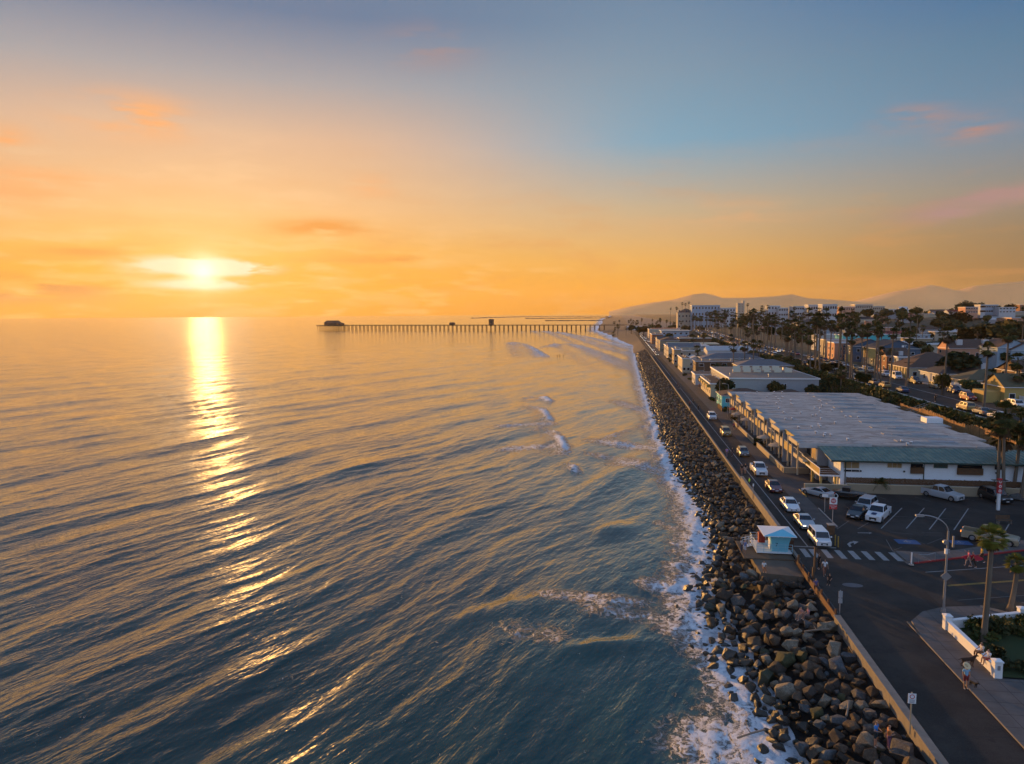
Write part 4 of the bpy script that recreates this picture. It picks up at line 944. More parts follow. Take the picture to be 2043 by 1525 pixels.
def clump_mesh(seed, n, lobes=7, flat=.75, leaf=.16, m=None):
    rg_ = random.Random(seed); b = MB(); m = m or M_leaf; L = []
    for _ in range(lobes):
        a = rg_.uniform(0, 6.28); r = rg_.uniform(.1, .62); L.append((Vector((r*math.cos(a), r*math.sin(a), rg_.uniform(-.25, .5)*flat)), rg_.uniform(.28, .5)))
    for i in range(n):
        c, r = L[rg_.randrange(lobes)]; d = Vector((rg_.gauss(0, 1), rg_.gauss(0, 1), rg_.gauss(0, 1)*flat)).normalized()
        p = c+d*r*rg_.uniform(.55, 1.08); u = Vector((rg_.gauss(0, 1), rg_.gauss(0, 1), rg_.gauss(0, 1))).normalized(); w = u.orthogonal().normalized()
        s = leaf*rg_.uniform(.5, 1.3); b.add([p+u*s, p+w*s*.8, p-u*s, p-w*s*.8], [(0, 1, 2, 3)], m)
    return b.mesh('crown')
TREE_C = [clump_mesh(s, 900, 9, m=m) for s, m in ((1, M_leaf), (2, M_leafd), (3, M_leafo), (4, M_leafd))]
BUSH_C = [clump_mesh(s, 420, 6, .6, .13, m) for s, m in ((11, M_leaf), (12, M_leafd), (13, M_leafo))]
def tree_trunk():
    b = MB(); b.tube((0, 0, 0), (.02, 0, .45), .05, .035, M_bark, 7, False)
    for k in range(5): a = k*1.3; b.tube((.02, 0, .38), (.28*math.cos(a), .28*math.sin(a), .78+.05*(k % 2)), .025, .01, M_bark, 5, False)
    return b.mesh('trunk')
TREE_T = tree_trunk()
def tree(x, y, z, h, w, label, k=None, group='broadleaf trees', cat='tree', name='broadleaf_tree'):
    k = rnd.randrange(4) if k is None else k; t = empty(name, (x, y, z), rnd.uniform(0, 6.28), label, cat, group)
    tr = link(TREE_T, 'trunk', t); tr.scale = (h, h, h)
    c = link(TREE_C[k], 'crown', t, loc=(0, 0, h*.64)); c.scale = (w/2, w/2, h*.5); return t
def bush(x, y, z, r, h, label, k=None, group='shrubs'):
    k = rnd.randrange(3) if k is None else k; c = link(BUSH_C[k], 'shrub', loc=(x, y, z+h*.35), label=label, cat='shrub', group=group); c.scale = (r, r, h*.75); c.rotation_euler.z = rnd.uniform(0, 6.28)

# ------------------------------------------------------------------ vehicles
def ring(w, y, zb, zt, r=.12): return [(-w*.94, y, zb), (-w, y, zb+.16), (-w, y, zt-r*1.6), (-w+.05, y, zt-r*.4), (-w*.86, y, zt), (w*.86, y, zt), (w-.05, y, zt-r*.4), (w, y, zt-r*1.6), (w, y, zb+.16), (w*.94, y, zb)]
KINDS = {  # L, W, H, hood z, belt z, cowl y, roof front y, roof rear y, rear glass base y, tail z
    'sedan': (4.6, 1.8, 1.44, .90, .96, .95, .25, -1.0, -1.65, 1.0), 'hatchback': (4.3, 1.76, 1.5, .92, .98, 1.0, .35, -1.5, -1.95, .98),
    'suv': (4.75, 1.9, 1.74, 1.05, 1.12, 1.15, .55, -1.95, -2.2, 1.12), 'boxy': (4.0, 1.72, 1.66, .98, 1.02, 1.28, .85, -1.8, -1.95, 1.02),
    'coupe': (4.55, 1.82, 1.36, .86, .93, .7, .0, -.9, -1.9, 1.0), 'pickup': (5.5, 1.95, 1.85, 1.10, 1.18, 1.2, .55, -.75, -.95, 1.18), 'van': (5.2, 2.0, 2.2, 1.1, 1.2, 1.9, 1.35, -2.4, -2.55, 1.2)}
def paint(name, c): return mat('paint_'+name, c, .28, spec=.6, coat=.6)
M_rim = mat('wheel_rim', (.35, .35, .36), .35, metal=.8); M_head = mat('headlight', (.8, .8, .75), .1, emit=(1, .93, .8, 1.4)); M_headoff = mat('headlight_off', (.6, .62, .65), .1)
M_headfar = mat('headlight_far', (.8, .8, .75), .1, emit=(1, .86, .62, 2.2)); M_tail = mat('tail_light', (.35, .01, .01), .25); M_taillit = mat('tail_light_lit', (.35, .01, .01), .25, emit=(1, .25, .03, 3)); M_trim = mat('dark_trim', (.02, .02, .02), .6); M_bed = mat('truck_bed', (.015, .015, .015), .8)
def wheel(t, x, y, r, w=.22, rim=None):
    s = 1 if x > 0 else -1; b = MB(); b.tube((x-s*w/2, y, r), (x+s*w/2, y, r), r, r, M_black, 16); wo = b.obj('wheel', t)
    b = MB(); b.tube((x+s*(w/2), y, r), (x+s*(w/2+.012), y, r), r*.62, r*.55, rim or M_rim, 12); b.obj('rim', wo)
    b = MB(); n_ = 14; b.add([(x+s*(w/2-.03), y+r*1.22*math.cos(math.pi*i/(n_-1)), r*.95+r*1.2*math.sin(math.pi*i/(n_-1))) for i in range(n_)], [tuple(range(n_))], M_trim); b.obj('wheel_arch', t)
def quad_on(b, a, c, d, e, m, inset=.1, off=.014):
    a, c, d, e = map(Vector, (a, c, d, e)); ce = (a+c+d+e)/4; nn = (c-a).cross(e-a).normalized()
    if nn.dot(ce-Vector((0, ce.y if abs(nn.x) > .5 else 0, .9))) < 0: nn = -nn
    P = [p+(ce-p)*inset+nn*off for p in (a, c, d, e)]; b.add(P, [(0, 1, 2, 3)], m)
def car(kind, pm, lit=False, taillit=False, rim=None, hood=None, name='parked_car'):
    L, W, H, hz, bz, cy_, rf, rr, rb, tz = KINDS[kind]; w = W/2; hl = L/2
    t = empty(name, (0, 0, 0)); b = MB(); zb = .24
    if kind == 'pickup':
        rings = [ring(w*.86, hl, zb+.1, hz-.28), ring(w*.93, hl-.1, zb, hz-.08), ring(w*.97, hl-.9, zb, hz), ring(w, cy_, zb, bz), ring(w, rr-.2, zb, bz)]
        b.loft(rings, pm); b.box(-w, -hl+.05, zb+.1, w, rr-.2, .72, pm)
        for s in (-1, 1): b.box(s*w-(.09 if s > 0 else 0), -hl+.05, .72, s*w+(.09 if s < 0 else 0), rr-.2, bz-.02, pm)
        b.box(-w+.09, -hl+.05, .72, w-.09, -hl+.13, bz-.02, pm); b.box(-w+.1, -hl+.13, .724, w-.1, rr-.22, .735, M_bed)
    elif kind in ('suv', 'boxy', 'hatchback', 'van'):
        rings = [ring(w*.84, hl, zb+.1, hz-.25), ring(w*.93, hl-.12, zb, hz-.1), ring(w*.98, hl-.8, zb, hz), ring(w, cy_, zb, bz), ring(w, rb+.1, zb, bz), ring(w*.97, -hl+.06, zb, tz), ring(w*.9, -hl, zb+.1, tz-.2)]
        b.loft(rings, pm)
    else:
        rings = [ring(w*.8, hl, zb+.08, hz-.3), ring(w*.92, hl-.14, zb, hz-.14), ring(w*.98, hl-.9, zb, hz-.02), ring(w, cy_, zb, bz), ring(w, rb+.1, zb, tz-.02), ring(w*.98, -hl+.35, zb, tz), ring(w*.9, -hl+.05, zb, tz-.1), ring(w*.85, -hl, zb+.08, tz-.25)]
        b.loft(rings, pm)
    b.obj('body', t, smooth=False)
    wb, wt = w*.90, w*.70 if kind not in ('boxy', 'van') else w*.82; zr = H-.05
    if kind in ('suv', 'pickup'): wt = w*.76
    lo = [(-wb, cy_, bz-.03), (wb, cy_, bz-.03), (wb, rb, bz-.03), (-wb, rb, bz-.03)]; hi = [(-wt, rf, zr), (wt, rf, zr), (wt, rr, zr), (-wt, rr, zr)]
    b = MB(); b.loft([lo, hi], pm, caps=False); b.loft([hi, [(-wt*.88, rf-.12, H), (wt*.88, rf-.12, H), (wt*.88, rr+.12, H), (-wt*.88, rr+.12, H)]], pm); b.obj('cabin', t)
    def gl(nm, *q, ins=.08): b_ = MB(); quad_on(b_, *q, M_glass, ins); b_.obj(nm, t)
    gl('windscreen', lo[0], lo[1], hi[1], hi[0]); gl('rear_window', lo[3], lo[2], hi[2], hi[3], ins=.14)
    for s in (0, 1):
        A, Bp, Cc, D = (lo[0], lo[3], hi[3], hi[0]) if s == 0 else (lo[1], lo[2], hi[2], hi[1]); A, Bp, Cc, D = map(Vector, (A, Bp, Cc, D)); nd = 1 if kind in ('coupe',) else 2
        for k in range(nd): gl('side_window', A.lerp(Bp, k/nd), A.lerp(Bp, (k+1)/nd), D.lerp(Cc, (k+1)/nd), D.lerp(Cc, k/nd), ins=.12)
    r = .34 if kind not in ('pickup', 'suv', 'van') else .39
    for s in (-1, 1):
        wheel(t, s*(w-.10), hl-.85, r, rim=rim); wheel(t, s*(w-.10), -hl+(.95 if kind != 'pickup' else 1.15), r, rim=rim)
        b = MB(); b.box(s*w*.58-.16, hl-.13, hz-.30, s*w*.58+.16, hl-.015+.03, hz-.17, M_head if lit else M_headoff); b.obj('headlight', t)
        b = MB(); b.box(s*w*.78-.12, -hl-.02, tz-.32, s*w*.78+.1, -hl+.12, tz-.12, M_taillit if taillit else M_tail); b.obj('tail_light', t)
        b = MB(); b.box(s*(w+.08)-.08, cy_-.25, bz+.02, s*(w+.08)+.08, cy_-.12, bz+.16, pm); b.obj('mirror', t)
    b = MB(); b.box(-w*.42, hl-.02, zb+.16, w*.42, hl+.012, hz-.36, M_trim); b.obj('grille', t)
    b = MB(); b.box(-.2, hl+.012, .42, .2, hl+.022, .52, M_white); b.obj('number_plate', t)
    if hood: b = MB(); b.box(-.28, cy_+.1, hz+.005 if kind == 'pickup' else hz, .28, hl-.25, hz+.03, hood); b.obj('bonnet_stripe', t)
    return t
COLS = {'white': (.66, .67, .69), 'silver': (.36, .38, .41), 'black': (.012, .012, .014), 'red': (.22, .012, .012), 'dark red': (.10, .012, .02), 'dark blue': (.015, .03, .09), 'grey': (.10, .105, .11), 'gold': (.30, .20, .07), 'tan': (.30, .25, .17), 'light blue': (.22, .30, .42), 'orange': (.35, .10, .02)}
P = {k: paint(k.replace(' ', '_'), v) for k, v in COLS.items()}
PROTO = {}
def place_car(kind, col, x, y, z, rz, label, group=None, **kw):
    key = (kind, col, tuple(sorted(kw.items(), key=str)).__repr__())
    if key not in PROTO: PROTO[key] = t = car(kind, P[col], **kw)
    else: t = copy_tree(PROTO[key])
    t.location = (x, y, z); t.rotation_euler.z = rz
    for k in ('label', 'category', 'group'):
        if k in t: del t[k]
    return tag(t, label, 'car' if kind not in ('pickup', 'van') else ('pickup truck' if kind == 'pickup' else 'van'), group)
PI = math.pi
# queue driving south on the beach road; y is the front bumper row
QL = 'cars driving along the beach road'
for (px, py, kind, col, lab, kw) in ((1637, 1095, 'boxy', 'white', 'white boxy car stopped at the crosswalk, first in the queue', {}), (1608, 1060, 'coupe', 'silver', 'low silver car second in the queue, headlights on', dict(lit=True)),
        (1581, 1025, 'sedan', 'white', 'white saloon with glowing side, third in the queue', {}), (1549, 986, 'sedan', 'dark red', 'dark red saloon in the beach road queue', {}), (1522, 952, 'pickup', 'white', 'white pickup behind the dark red saloon', {}),
        (1491, 913, 'hatchback', 'grey', 'grey hatchback ahead of the white pickup with purplish bonnet', {}), (1450, 872, 'suv', 'gold', 'gold sport utility car passing the first patio', {}), (1422, 839, 'suv', 'white', 'white sport utility car furthest up the clear stretch of beach road', {})):
    x, y = at(px, py, Z0+.02); L = KINDS[kind][0]; place_car(kind, col, 22.9, y+L/2, Z0+.02, PI, lab, QL, **kw)
# parked in the lot
def lot_car(kind, col, p, q, lab, **kw):                     # p rear ground, q front ground on the photo
    a = at(*p, Z0); c = at(*q, Z0); rz = math.atan2(c[1]-a[1], c[0]-a[0])-PI/2
    return place_car(kind, col, (a[0]+c[0])/2, (a[1]+c[1])/2, Z0+.01, rz, lab, 'cars in the parking lot', **kw)
lot_car('coupe', 'silver', (1652, 995), (1611, 984), 'silver coupe parked nose to the beach road by the tan wall')
lot_car('suv', 'silver', (1741, 1008), (1713, 1029), 'silver estate car behind the black one in the lot')
lot_car('sedan', 'black', (1722, 1021), (1698, 1041), 'black saloon with an orange side light between two pale vehicles')
lot_car('pickup', 'white', (1764, 1023), (1738, 1047), 'white pickup with a dark bonnet stripe in the lot', hood=paint('stripe', (.015, .03, .12)))
lot_car('pickup', 'silver', (1848, 987), (1909, 1001), 'silver pickup parked against the fence wall')
lot_car('suv', 'black', (1964, 992), (2006, 1007), 'black sport utility car beneath the big palm cluster')
lot_car('pickup', 'tan', (1934, 1075), (2016, 1089), 'large silver-beige pickup crossing the lot behind the near palm', taillit=True)
# vintage dark car with spare wheels
a = at(1694, 995, Z0); t = empty('vintage_car', (a[0], a[1], Z0+.01), R(-112), 'black vintage roadster with whitewall tyres beside the silver coupe', 'vintage car', 'cars in the parking lot'); b = MB()
b.loft([ring(.45, 2.2, .45, 1.0), ring(.5, 1.0, .4, 1.08), ring(.72, .5, .4, 1.1), ring(.78, -1.2, .4, 1.1), ring(.6, -2.2, .45, .95)], P['black']); b.obj('body', t)
b = MB(); b.box(-.6, -.9, 1.1, .6, .1, 1.62, P['black']); b.obj('cabin', t); b = MB(); b.box(-.55, .1, 1.15, .55, .13, 1.55, M_glass); b.obj('windscreen', t)
for s in (-1, 1):
    b = MB(); b.loft([[(s*.55, y, z), (s*.95, y, z), (s*.95, y, z+.06), (s*.55, y, z+.06)] for y, z in ((2.2, .55), (1.9, .85), (1.4, .9), (.9, .6), (0, .38), (-1, .4), (-1.4, .85), (-1.9, .85), (-2.3, .5))], P['black']); b.obj('mudguard', t)
    for yy in (1.65, -1.65):
        b = MB(); b.tube((s*.68, yy, .38), (s*.86, yy, .38), .38, .38, M_black, 16); wo = b.obj('wheel', t)
        b = MB(); b.tube((s*.86, yy, .38), (s*.868, yy, .38), .33, .33, M_white, 16); b.tube((s*.868, yy, .38), (s*.875, yy, .38), .22, .22, M_black, 12); b.obj('whitewall', wo)
# upper road, near individual cars: px, py of the lower front corner region, heading 0 = driving away, pi = towards the camera
UP = 'cars on the bluff road'
for (px, py, kind, col, rz, lab) in ((1920, 820, 'suv', 'gold', 0, 'gold sport utility car parked on the seaward kerb of the bluff road'), (1953, 829, 'sedan', 'grey', 0, 'dark saloon partly hidden by a palm trunk on the bluff road'), (1978, 838, 'sedan', 'white', 0, 'white saloon parked nearest the camera on the bluff road'),
        (1937, 800, 'suv', 'red', PI, 'bright red car on the bluff road beside the white fence'), (1912, 785, 'suv', 'dark blue', PI, 'dark blue car behind the red one on the bluff road'), (1886, 776, 'suv', 'tan', PI, 'tan car first past the white fence start'),
        (1848, 766, 'pickup', 'black', PI, 'black pickup loaded with white gear on the bluff road'), (1832, 757, 'van', 'white', PI, 'white works van parked by the bluff houses'), (1812, 752, 'suv', 'white', PI, 'white sport utility car behind the works van'), (1792, 744, 'suv', 'tan', PI, 'pale car parked below the dark roofed house'),
        (1765, 742, 'pickup', 'white', PI, 'white pickup by the brown shingled house'), (1744, 737, 'hatchback', 'gold', PI, 'gold hatchback before the blue houses'), (1726, 732, 'sedan', 'silver', PI, 'silver saloon before the first blue house'), (1818, 784, 'sedan', 'dark blue', 0, 'dark blue saloon on the seaward kerb above the shrubs'),
        (1797, 774, 'hatchback', 'gold', 0, 'gold hatchback behind the dark blue saloon, seaward kerb'), (1779, 768, 'sedan', 'grey', 0, 'grey saloon among the seaward parked row'), (1762, 760, 'hatchback', 'light blue', 0, 'light blue hatchback in the seaward row'), (1741, 757, 'sedan', 'white', 0, 'white saloon in the seaward row by the palm trio'),
        (1716, 750, 'sedan', 'dark red', 0, 'dark red saloon parked before the palm trio'), (2006, 812, 'sedan', 'gold', PI, 'gold saloon at the end of the white fence'), (2034, 815, 'boxy', 'white', PI, 'white boxy car near the right edge on the bluff road')):
    x, y = at(px, py, 10.05); off = x-pacx(y); off = -5.9 if rz == 0 else (5.9 if off > 3.5 else 2.2)
    place_car(kind, col, pacx(y)+off, y+1.5, 10.05, rz, lab, UP)
# ------------------------------------------------------------------ people
M_skin = mat('skin', (.35, .19, .12), .6); M_skind = mat('skin_dark', (.12, .06, .035), .6)
def cloth(c): return mat('cloth_%02d_%02d_%02d' % tuple(int(v*99) for v in c), c, .9)
def skin_obj(name, parent, V, E, m, sub=1):
    me = bpy.data.meshes.new(name); me.from_pydata([v[:3] for v in V], E, []); me.materials.append(m)
    o = link(me, name, parent); sm_ = o.modifiers.new('Skin', 'SKIN'); sm_.use_smooth_shade = True; sv = me.skin_vertices[0].data
    for i, v in enumerate(V): sv[i].radius = (v[3], v[3] if len(v) < 5 else v[4])
    sv[0].use_root = True
    if sub: s_ = o.modifiers.new('Subdivision', 'SUBSURF'); s_.levels = sub; s_.render_levels = sub
    return o
def person(px, py, z, label, h=1.72, pose='stand', rz=0., shirt=(.5, .5, .5), legs=(.03, .03, .04), hair=(.03, .02, .012), hat=None, skin=None, bare=False, arms='down', shoes=(.5, .5, .5), longhair=False, hold=None, xy=None):
    x, y = xy or at(px, py, z); t = empty('person', (x, y, z), rz, label, 'person'); k = h/1.75; sk = skin or M_skin
    S = lambda *a: tuple(v*k for v in a)
    st = .16 if pose == 'walk' else 0.
    if pose == 'sit':
        hip = .45; J = dict(pel=(0, 0, hip), wai=(0, -.02, hip+.18), che=(0, -.03, hip+.40), nec=(0, -.01, hip+.57), hea=(0, .02, hip+.70), top=(0, .02, hip+.82))
        for s, n_ in ((-1, 'l'), (1, 'r')): J.update({n_+'hip': (s*.10, .03, hip), n_+'kne': (s*.13, .43, hip+.04), n_+'ank': (s*.13, .46, .08), n_+'toe': (s*.14, .62, .04), n_+'sho': (s*.18, -.02, hip+.50), n_+'elb': (s*.24, .10, hip+.26), n_+'wri': (s*.16, .32, hip+.16)})
    else:
        hip = .92; J = dict(pel=(0, 0, hip), wai=(0, 0, hip+.16), che=(0, 0, hip+.38), nec=(0, .01, hip+.57), hea=(0, .03, hip+.68), top=(0, .02, hip+.80))
        for s, n_ in ((-1, 'l'), (1, 'r')):
            q = s*st; J.update({n_+'hip': (s*.10, 0, hip-.02), n_+'kne': (s*.11, q+.02, .50), n_+'ank': (s*.11, q*1.5-(.06 if q < 0 else 0), .08), n_+'toe': (s*.12, q*1.5+.15, .04), n_+'sho': (s*.19, 0, hip+.50)})
            if arms == 'up' and s > 0: J.update({n_+'elb': (s*.30, .12, hip+.42), n_+'wri': (s*.26, .30, hip+.60)})
            elif arms == 'front': J.update({n_+'elb': (s*.25, .06, hip+.22), n_+'wri': (s*.12, .26, hip+.20)})
            else: J.update({n_+'elb': (s*.25, -q*.4, hip+.23), n_+'wri': (s*.26, -q*.9+.05, hip-.02)})
    R_ = dict(pel=.105, wai=.10, che=.115, nec=.055, hea=.085, top=.055, lhip=.085, rhip=.085, lkne=.055, rkne=.055, lank=.038, rank=.038, ltoe=.03, rtoe=.03, lsho=.055, rsho=.055, lelb=.04, relb=.04, lwri=.028, rwri=.028)
    names = list(R_); V = [(*S(*J[n_]), R_[n_]*k) for n_ in names]; ix = {n_: i for i, n_ in enumerate(names)}
    E = [('pel', 'wai'), ('wai', 'che'), ('che', 'nec'), ('nec', 'hea'), ('hea', 'top')]
    for s in 'lr': E += [('pel', s+'hip'), (s+'hip', s+'kne'), (s+'kne', s+'ank'), (s+'ank', s+'toe'), ('che', s+'sho'), (s+'sho', s+'elb'), (s+'elb', s+'wri')]
    E = [(ix[a], ix[b_]) for a, b_ in E]
    for s in 'lr':                                            # palm, four fingers and a thumb
        w = Vector(V[ix[s+'wri']][:3]); d = (w-Vector(V[ix[s+'elb']][:3])).normalized(); sd = d.orthogonal().normalized()
        V.append((*(w+d*.07*k), .024*k)); pi_ = len(V)-1; E.append((ix[s+'wri'], pi_))
        for f, (o_, L) in enumerate(((-.026, .055), (-.009, .065), (.009, .06), (.026, .045))):
            p1 = w+d*(.07+.5*L)*k+sd*o_*k; p2 = p1+d*L*.5*k+sd.cross(d)*.012*k
            V += [(*p1, .008*k), (*p2, .007*k)]; E += [(pi_, len(V)-2), (len(V)-2, len(V)-1)]
        p1 = w+d*.05*k+sd*.045*k; V.append((*p1, .009*k)); E.append((ix[s+'wri'], len(V)-1))
    hp = Vector(V[ix['hea']][:3]); V.append((*(hp+Vector((0, .088*k, -.005*k))), .014*k)); E.append((ix['hea'], len(V)-1))  # nose
    skin_obj('body', t, V, E, sk)
    def sub(name, js, es, grow, m):
        V2 = []
        for j, r_ in js: p_ = S(*J[j]) if isinstance(j, str) else S(*j); V2.append((*p_, r_*k))
        return skin_obj(name, t, V2, es, m)
    def lerp(a, b_, u): return tuple(J[a][i]*(1-u)+J[b_][i]*u for i in range(3))
    if not bare:
        sub('shirt', [('wai', .125), ('che', .14), ((0, J['nec'][1], J['nec'][2]-.06), .07), ('lsho', .075), (lerp('lsho', 'lelb', .75), .062), ('rsho', .075), (lerp('rsho', 'relb', .75), .062), ((0, J['pel'][1], J['pel'][2]+.02), .13)], [(0, 1), (1, 2), (1, 3), (3, 4), (1, 5), (5, 6), (0, 7)], 0, cloth(shirt))
    lk = 'ank' if legs[0] >= 0 else 'kne'; lc = tuple(abs(v) for v in legs); u = .9
    e1 = lerp('lkne', 'lank', .8) if lk == 'ank' else lerp('lhip', 'lkne', .9); e2 = lerp('rkne', 'rank', .8) if lk == 'ank' else lerp('rhip', 'rkne', .9)
    if lk == 'ank': sub('trousers', [('pel', .125), ('lhip', .10), ('lkne', .07), (e1, .055), ('rhip', .10), ('rkne', .07), (e2, .055)], [(0, 1), (1, 2), (2, 3), (0, 4), (4, 5), (5, 6)], 0, cloth(lc))
    else: sub('shorts', [('pel', .13), ('lhip', .105), (e1, .085), ('rhip', .105), (e2, .085)], [(0, 1), (1, 2), (0, 3), (3, 4)], 0, cloth(lc))
    for s in 'lr': sub('shoe', [(J[s+'ank'][:2]+(.05,), .045), (J[s+'toe'][:2]+(.035,), .036)], [(0, 1)], 0, cloth(shoes))
    hz_ = J['hea']; hv = [((hz_[0], hz_[1]-.02, hz_[2]+.05), .088), ((hz_[0], hz_[1]-.035, hz_[2]-.01), .075)]; he = [(0, 1)]
    if longhair: hv.append(((hz_[0], hz_[1]-.09, hz_[2]-.24), .07)); he.append((1, 2))
    sub('hair', hv, he, 0, cloth(hair))
    if hat:
        b = MB(); hx, hy, hh = S(hz_[0], hz_[1]-.01, hz_[2]+.06); b.tube((hx, hy, hh), (hx, hy+.02, hh+.02), .26*k, .25*k, cloth(hat), 16); b.tube((hx, hy, hh+.02), (hx, hy, hh+.14), .11*k, .09*k, cloth(hat), 12); b.obj('hat', t)
    if hold:
        w = S(*J['rwri']); b = MB()
        if hold == 'board': b.loft([[(w[0]+.05-dx, yy, w[2]+dz) for dx, dz in ((-.03, -.28*q), (.03, -.28*q), (.03, .28*q), (-.03, .28*q))] for yy, q in ((-.95, .3), (-.6, .85), (0, 1), (.6, .8), (.95, .15))], cloth((.45, .03, .06))); b.obj('surfboard', t)
        if hold == 'stroller': pass
    return t
def dog(xy, z, rz, col, label, s=1.0):
    t = empty('dog', (*xy, z), rz, label, 'dog'); m = mat('fur_%d' % int(col[0]*999), col, .9)
    V = [(0, 0, .52, .12), (0, .25, .55, .14), (0, -.28, .54, .11), (0, .42, .66, .075), (0, .52, .76, .07), (0, .66, .73, .04), (0, .72, .72, .03), (0, -.42, .58, .03), (0, -.62, .50, .015)]
    E_ = [(0, 1), (0, 2), (1, 3), (3, 4), (4, 5), (5, 6), (2, 7), (7, 8)]
    for sx in (-1, 1):
        n_ = len(V); V += [(sx*.09, .30, .42, .055), (sx*.09, .28, .22, .03), (sx*.09, .30, .05, .025), (sx*.09, .36, .03, .025), (sx*.09, -.28, .42, .065), (sx*.10, -.22, .27, .04), (sx*.10, -.36, .20, .028), (sx*.10, -.33, .05, .024), (sx*.10, -.27, .03, .024)]
        E_ += [(1, n_), (n_, n_+1), (n_+1, n_+2), (n_+2, n_+3), (2, n_+4), (n_+4, n_+5), (n_+5, n_+6), (n_+6, n_+7), (n_+7, n_+8)]
    skin_obj('body', t, [tuple(c*s for c in v) for v in V], E_, m)
    for sx in (-1, 1): b = MB(); b.add([(sx*.03*s, .47*s, .82*s), (sx*.075*s, .5*s, .80*s), (sx*.07*s, .46*s, .92*s), (sx*.05*s, .44*s, .84*s)], [(0, 1, 2), (0, 2, 3), (1, 3, 2)], m); b.obj('ear', t)
W = lambda *c: c
person(1926, 1374, Z0, 'person in straw hat, pale blue shirt and red shorts on the near road', 1.78, 'stand', R(195), (.22, .42, .60), (-.20, -.03, -.03), hat=(.62, .47, .27), shoes=(.75, .75, .75))
dog(at(1941, 1373, Z0), Z0, R(200), (.012, .011, .010), 'small black dog standing beside the person in the straw hat', .75)
dog(at(1930, 1331, Z0+.13), Z0+.13, R(-80), (.035, .018, .010), 'lean dark brown dog facing people on the white garden wall', 1.15)
person(0, 0, Z0+.50, 'long-haired person in white top seated on the garden wall with dog', 1.7, 'sit', R(95), (.60, .52, .44), (.16, .07, .03), hair=(.13, .055, .02), longhair=True, xy=(27.1, 55.2))
person(0, 0, Z0+.50, 'person in red and white clothes seated on the garden wall by its end pier', 1.65, 'sit', R(100), (.55, .55, .60), (-.35, -.05, -.04), hair=(.06, .03, .015), xy=(27.1, 54.2))
person(1645, 1149, Z0, 'person in white shirt and rust trousers walking south of the crosswalk', 1.75, 'walk', R(175), (.60, .62, .66), (.22, .10, .07), hair=(.2, .1, .06))
person(1634, 1136, Z0, 'person all in black beside the tall lit wooden post', 1.72, 'stand', R(100), (.012, .012, .014), (.012, .012, .014))
person(1655, 1166, Z0, 'crouching person in black near the road edge barrier', 1.5, 'sit', R(150), (.012, .012, .014), (.02, .02, .02))
person(1627, 1186, Z0-.55, 'person in purple top standing on boulders by the rusty barrier', 1.65, 'stand', R(200), (.10, .08, .20), (-.10, -.04, -.03))
person(1598, 1236, 2.95, 'left person in pinkish clothes seated on the tan boulders', 1.6, 'sit', R(120), (.32, .17, .15), (.2, .14, .11), hair=(.06, .03, .02))
person(1612, 1236, 2.95, 'right person in dusty pink seated on the tan boulders', 1.6, 'sit', R(100), (.30, .15, .20), (.16, .12, .12))
person(1746, 1489, 2.55, 'person in blue shirt and dark shorts standing on the near boulders', 1.75, 'stand', R(230), (.02, .16, .48), (-.015, -.03, -.04), arms='front', hair=(.05, .03, .02))
person(1772, 1496, 2.6, 'person in purple and orange taking a photo on the near boulders', 1.68, 'stand', R(-90), (.45, .16, .05), (.13, .06, .12), arms='front', hair=(.12, .05, .02))
person(1479, 1103, 3.25, 'left of two people in pale tops beside the lifeguard tower ramp', 1.7, 'stand', R(60), (.40, .42, .45), (.05, .06, .10), skin=M_skind)
person(1486, 1107, 3.25, 'right of two people in white and navy by the tower ramp', 1.75, 'stand', R(120), (.20, .24, .42), (-.55, -.55, -.6))
person(1524, 1140, 3.25, 'person in white top on the front edge of the concrete platform', 1.55, 'sit', R(180), (.60, .60, .60), (.3, .12, .05))
person(1450, 912, Z0, 'person in lilac shirt on the seaward path beside the low wall', 1.75, 'walk', 0, (.36, .24, .50), (.16, .11, .14))
person(1461, 911, Z0, 'person in dark clothes beside the lilac shirted walker', 1.75, 'walk', 0, (.02, .02, .03), (.05, .03, .04))
person(1480, 947, Z0, 'left of a dark-topped pair walking the seaward path', 1.82, 'walk', PI, (.012, .012, .012), (-.25, -.12, -.08))
person(1487, 945, Z0, 'right of a dark-topped pair walking the seaward path', 1.8, 'walk', PI, (.012, .012, .014), (-.35, -.30, -.26))
person(1495, 974, Z0, 'person in bright neon yellow jacket by the glowing sea wall', 1.75, 'stand', R(90), (.42, .95, .03), (.02, .02, .025))
for i, (px, py, c, l) in enumerate(((1376, 812, (.20, .03, .03), 'dark red'), (1383, 806, (.10, .04, .03), 'brown'), (1378, 824, (.05, .03, .03), 'dark brown'), (1393, 820, (.02, .02, .02), 'black'), (1352, 772, (.12, .04, .03), 'rust'), (1355, 776, (.05, .03, .03), 'umber'), (1338, 757, (.03, .02, .02), 'charcoal'))):
    person(px, py, Z0, f'distant walker in {l} clothes on the seaward path', 1.75, 'walk', PI if i % 2 else 0, c, (.03, .02, .02))
for px, py, c, l in ((1464, 858, (.35, .06, .10), 'pink'), (1472, 858, (.30, .20, .22), 'pale'), (1365, 750, (.03, .02, .02), 'black'), (1395, 775, (.25, .1, .05), 'orange')):
    person(px, py, Z0, f'stroller in {l} clothes on the landward promenade', 1.72, 'walk', PI, c, (-.05, -.04, -.04))
person(1932, 1130, Z0+.13, 'person in pink shirt carrying things on the red kerbed pavement', 1.75, 'walk', R(80), (.60, .10, .22), (.40, .28, .24), arms='up')
person(1941, 1132, Z0+.13, 'person wrapped in a red towel on the red kerbed pavement', 1.7, 'walk', R(80), (.45, .02, .03), (.03, .02, .02), hold='board')
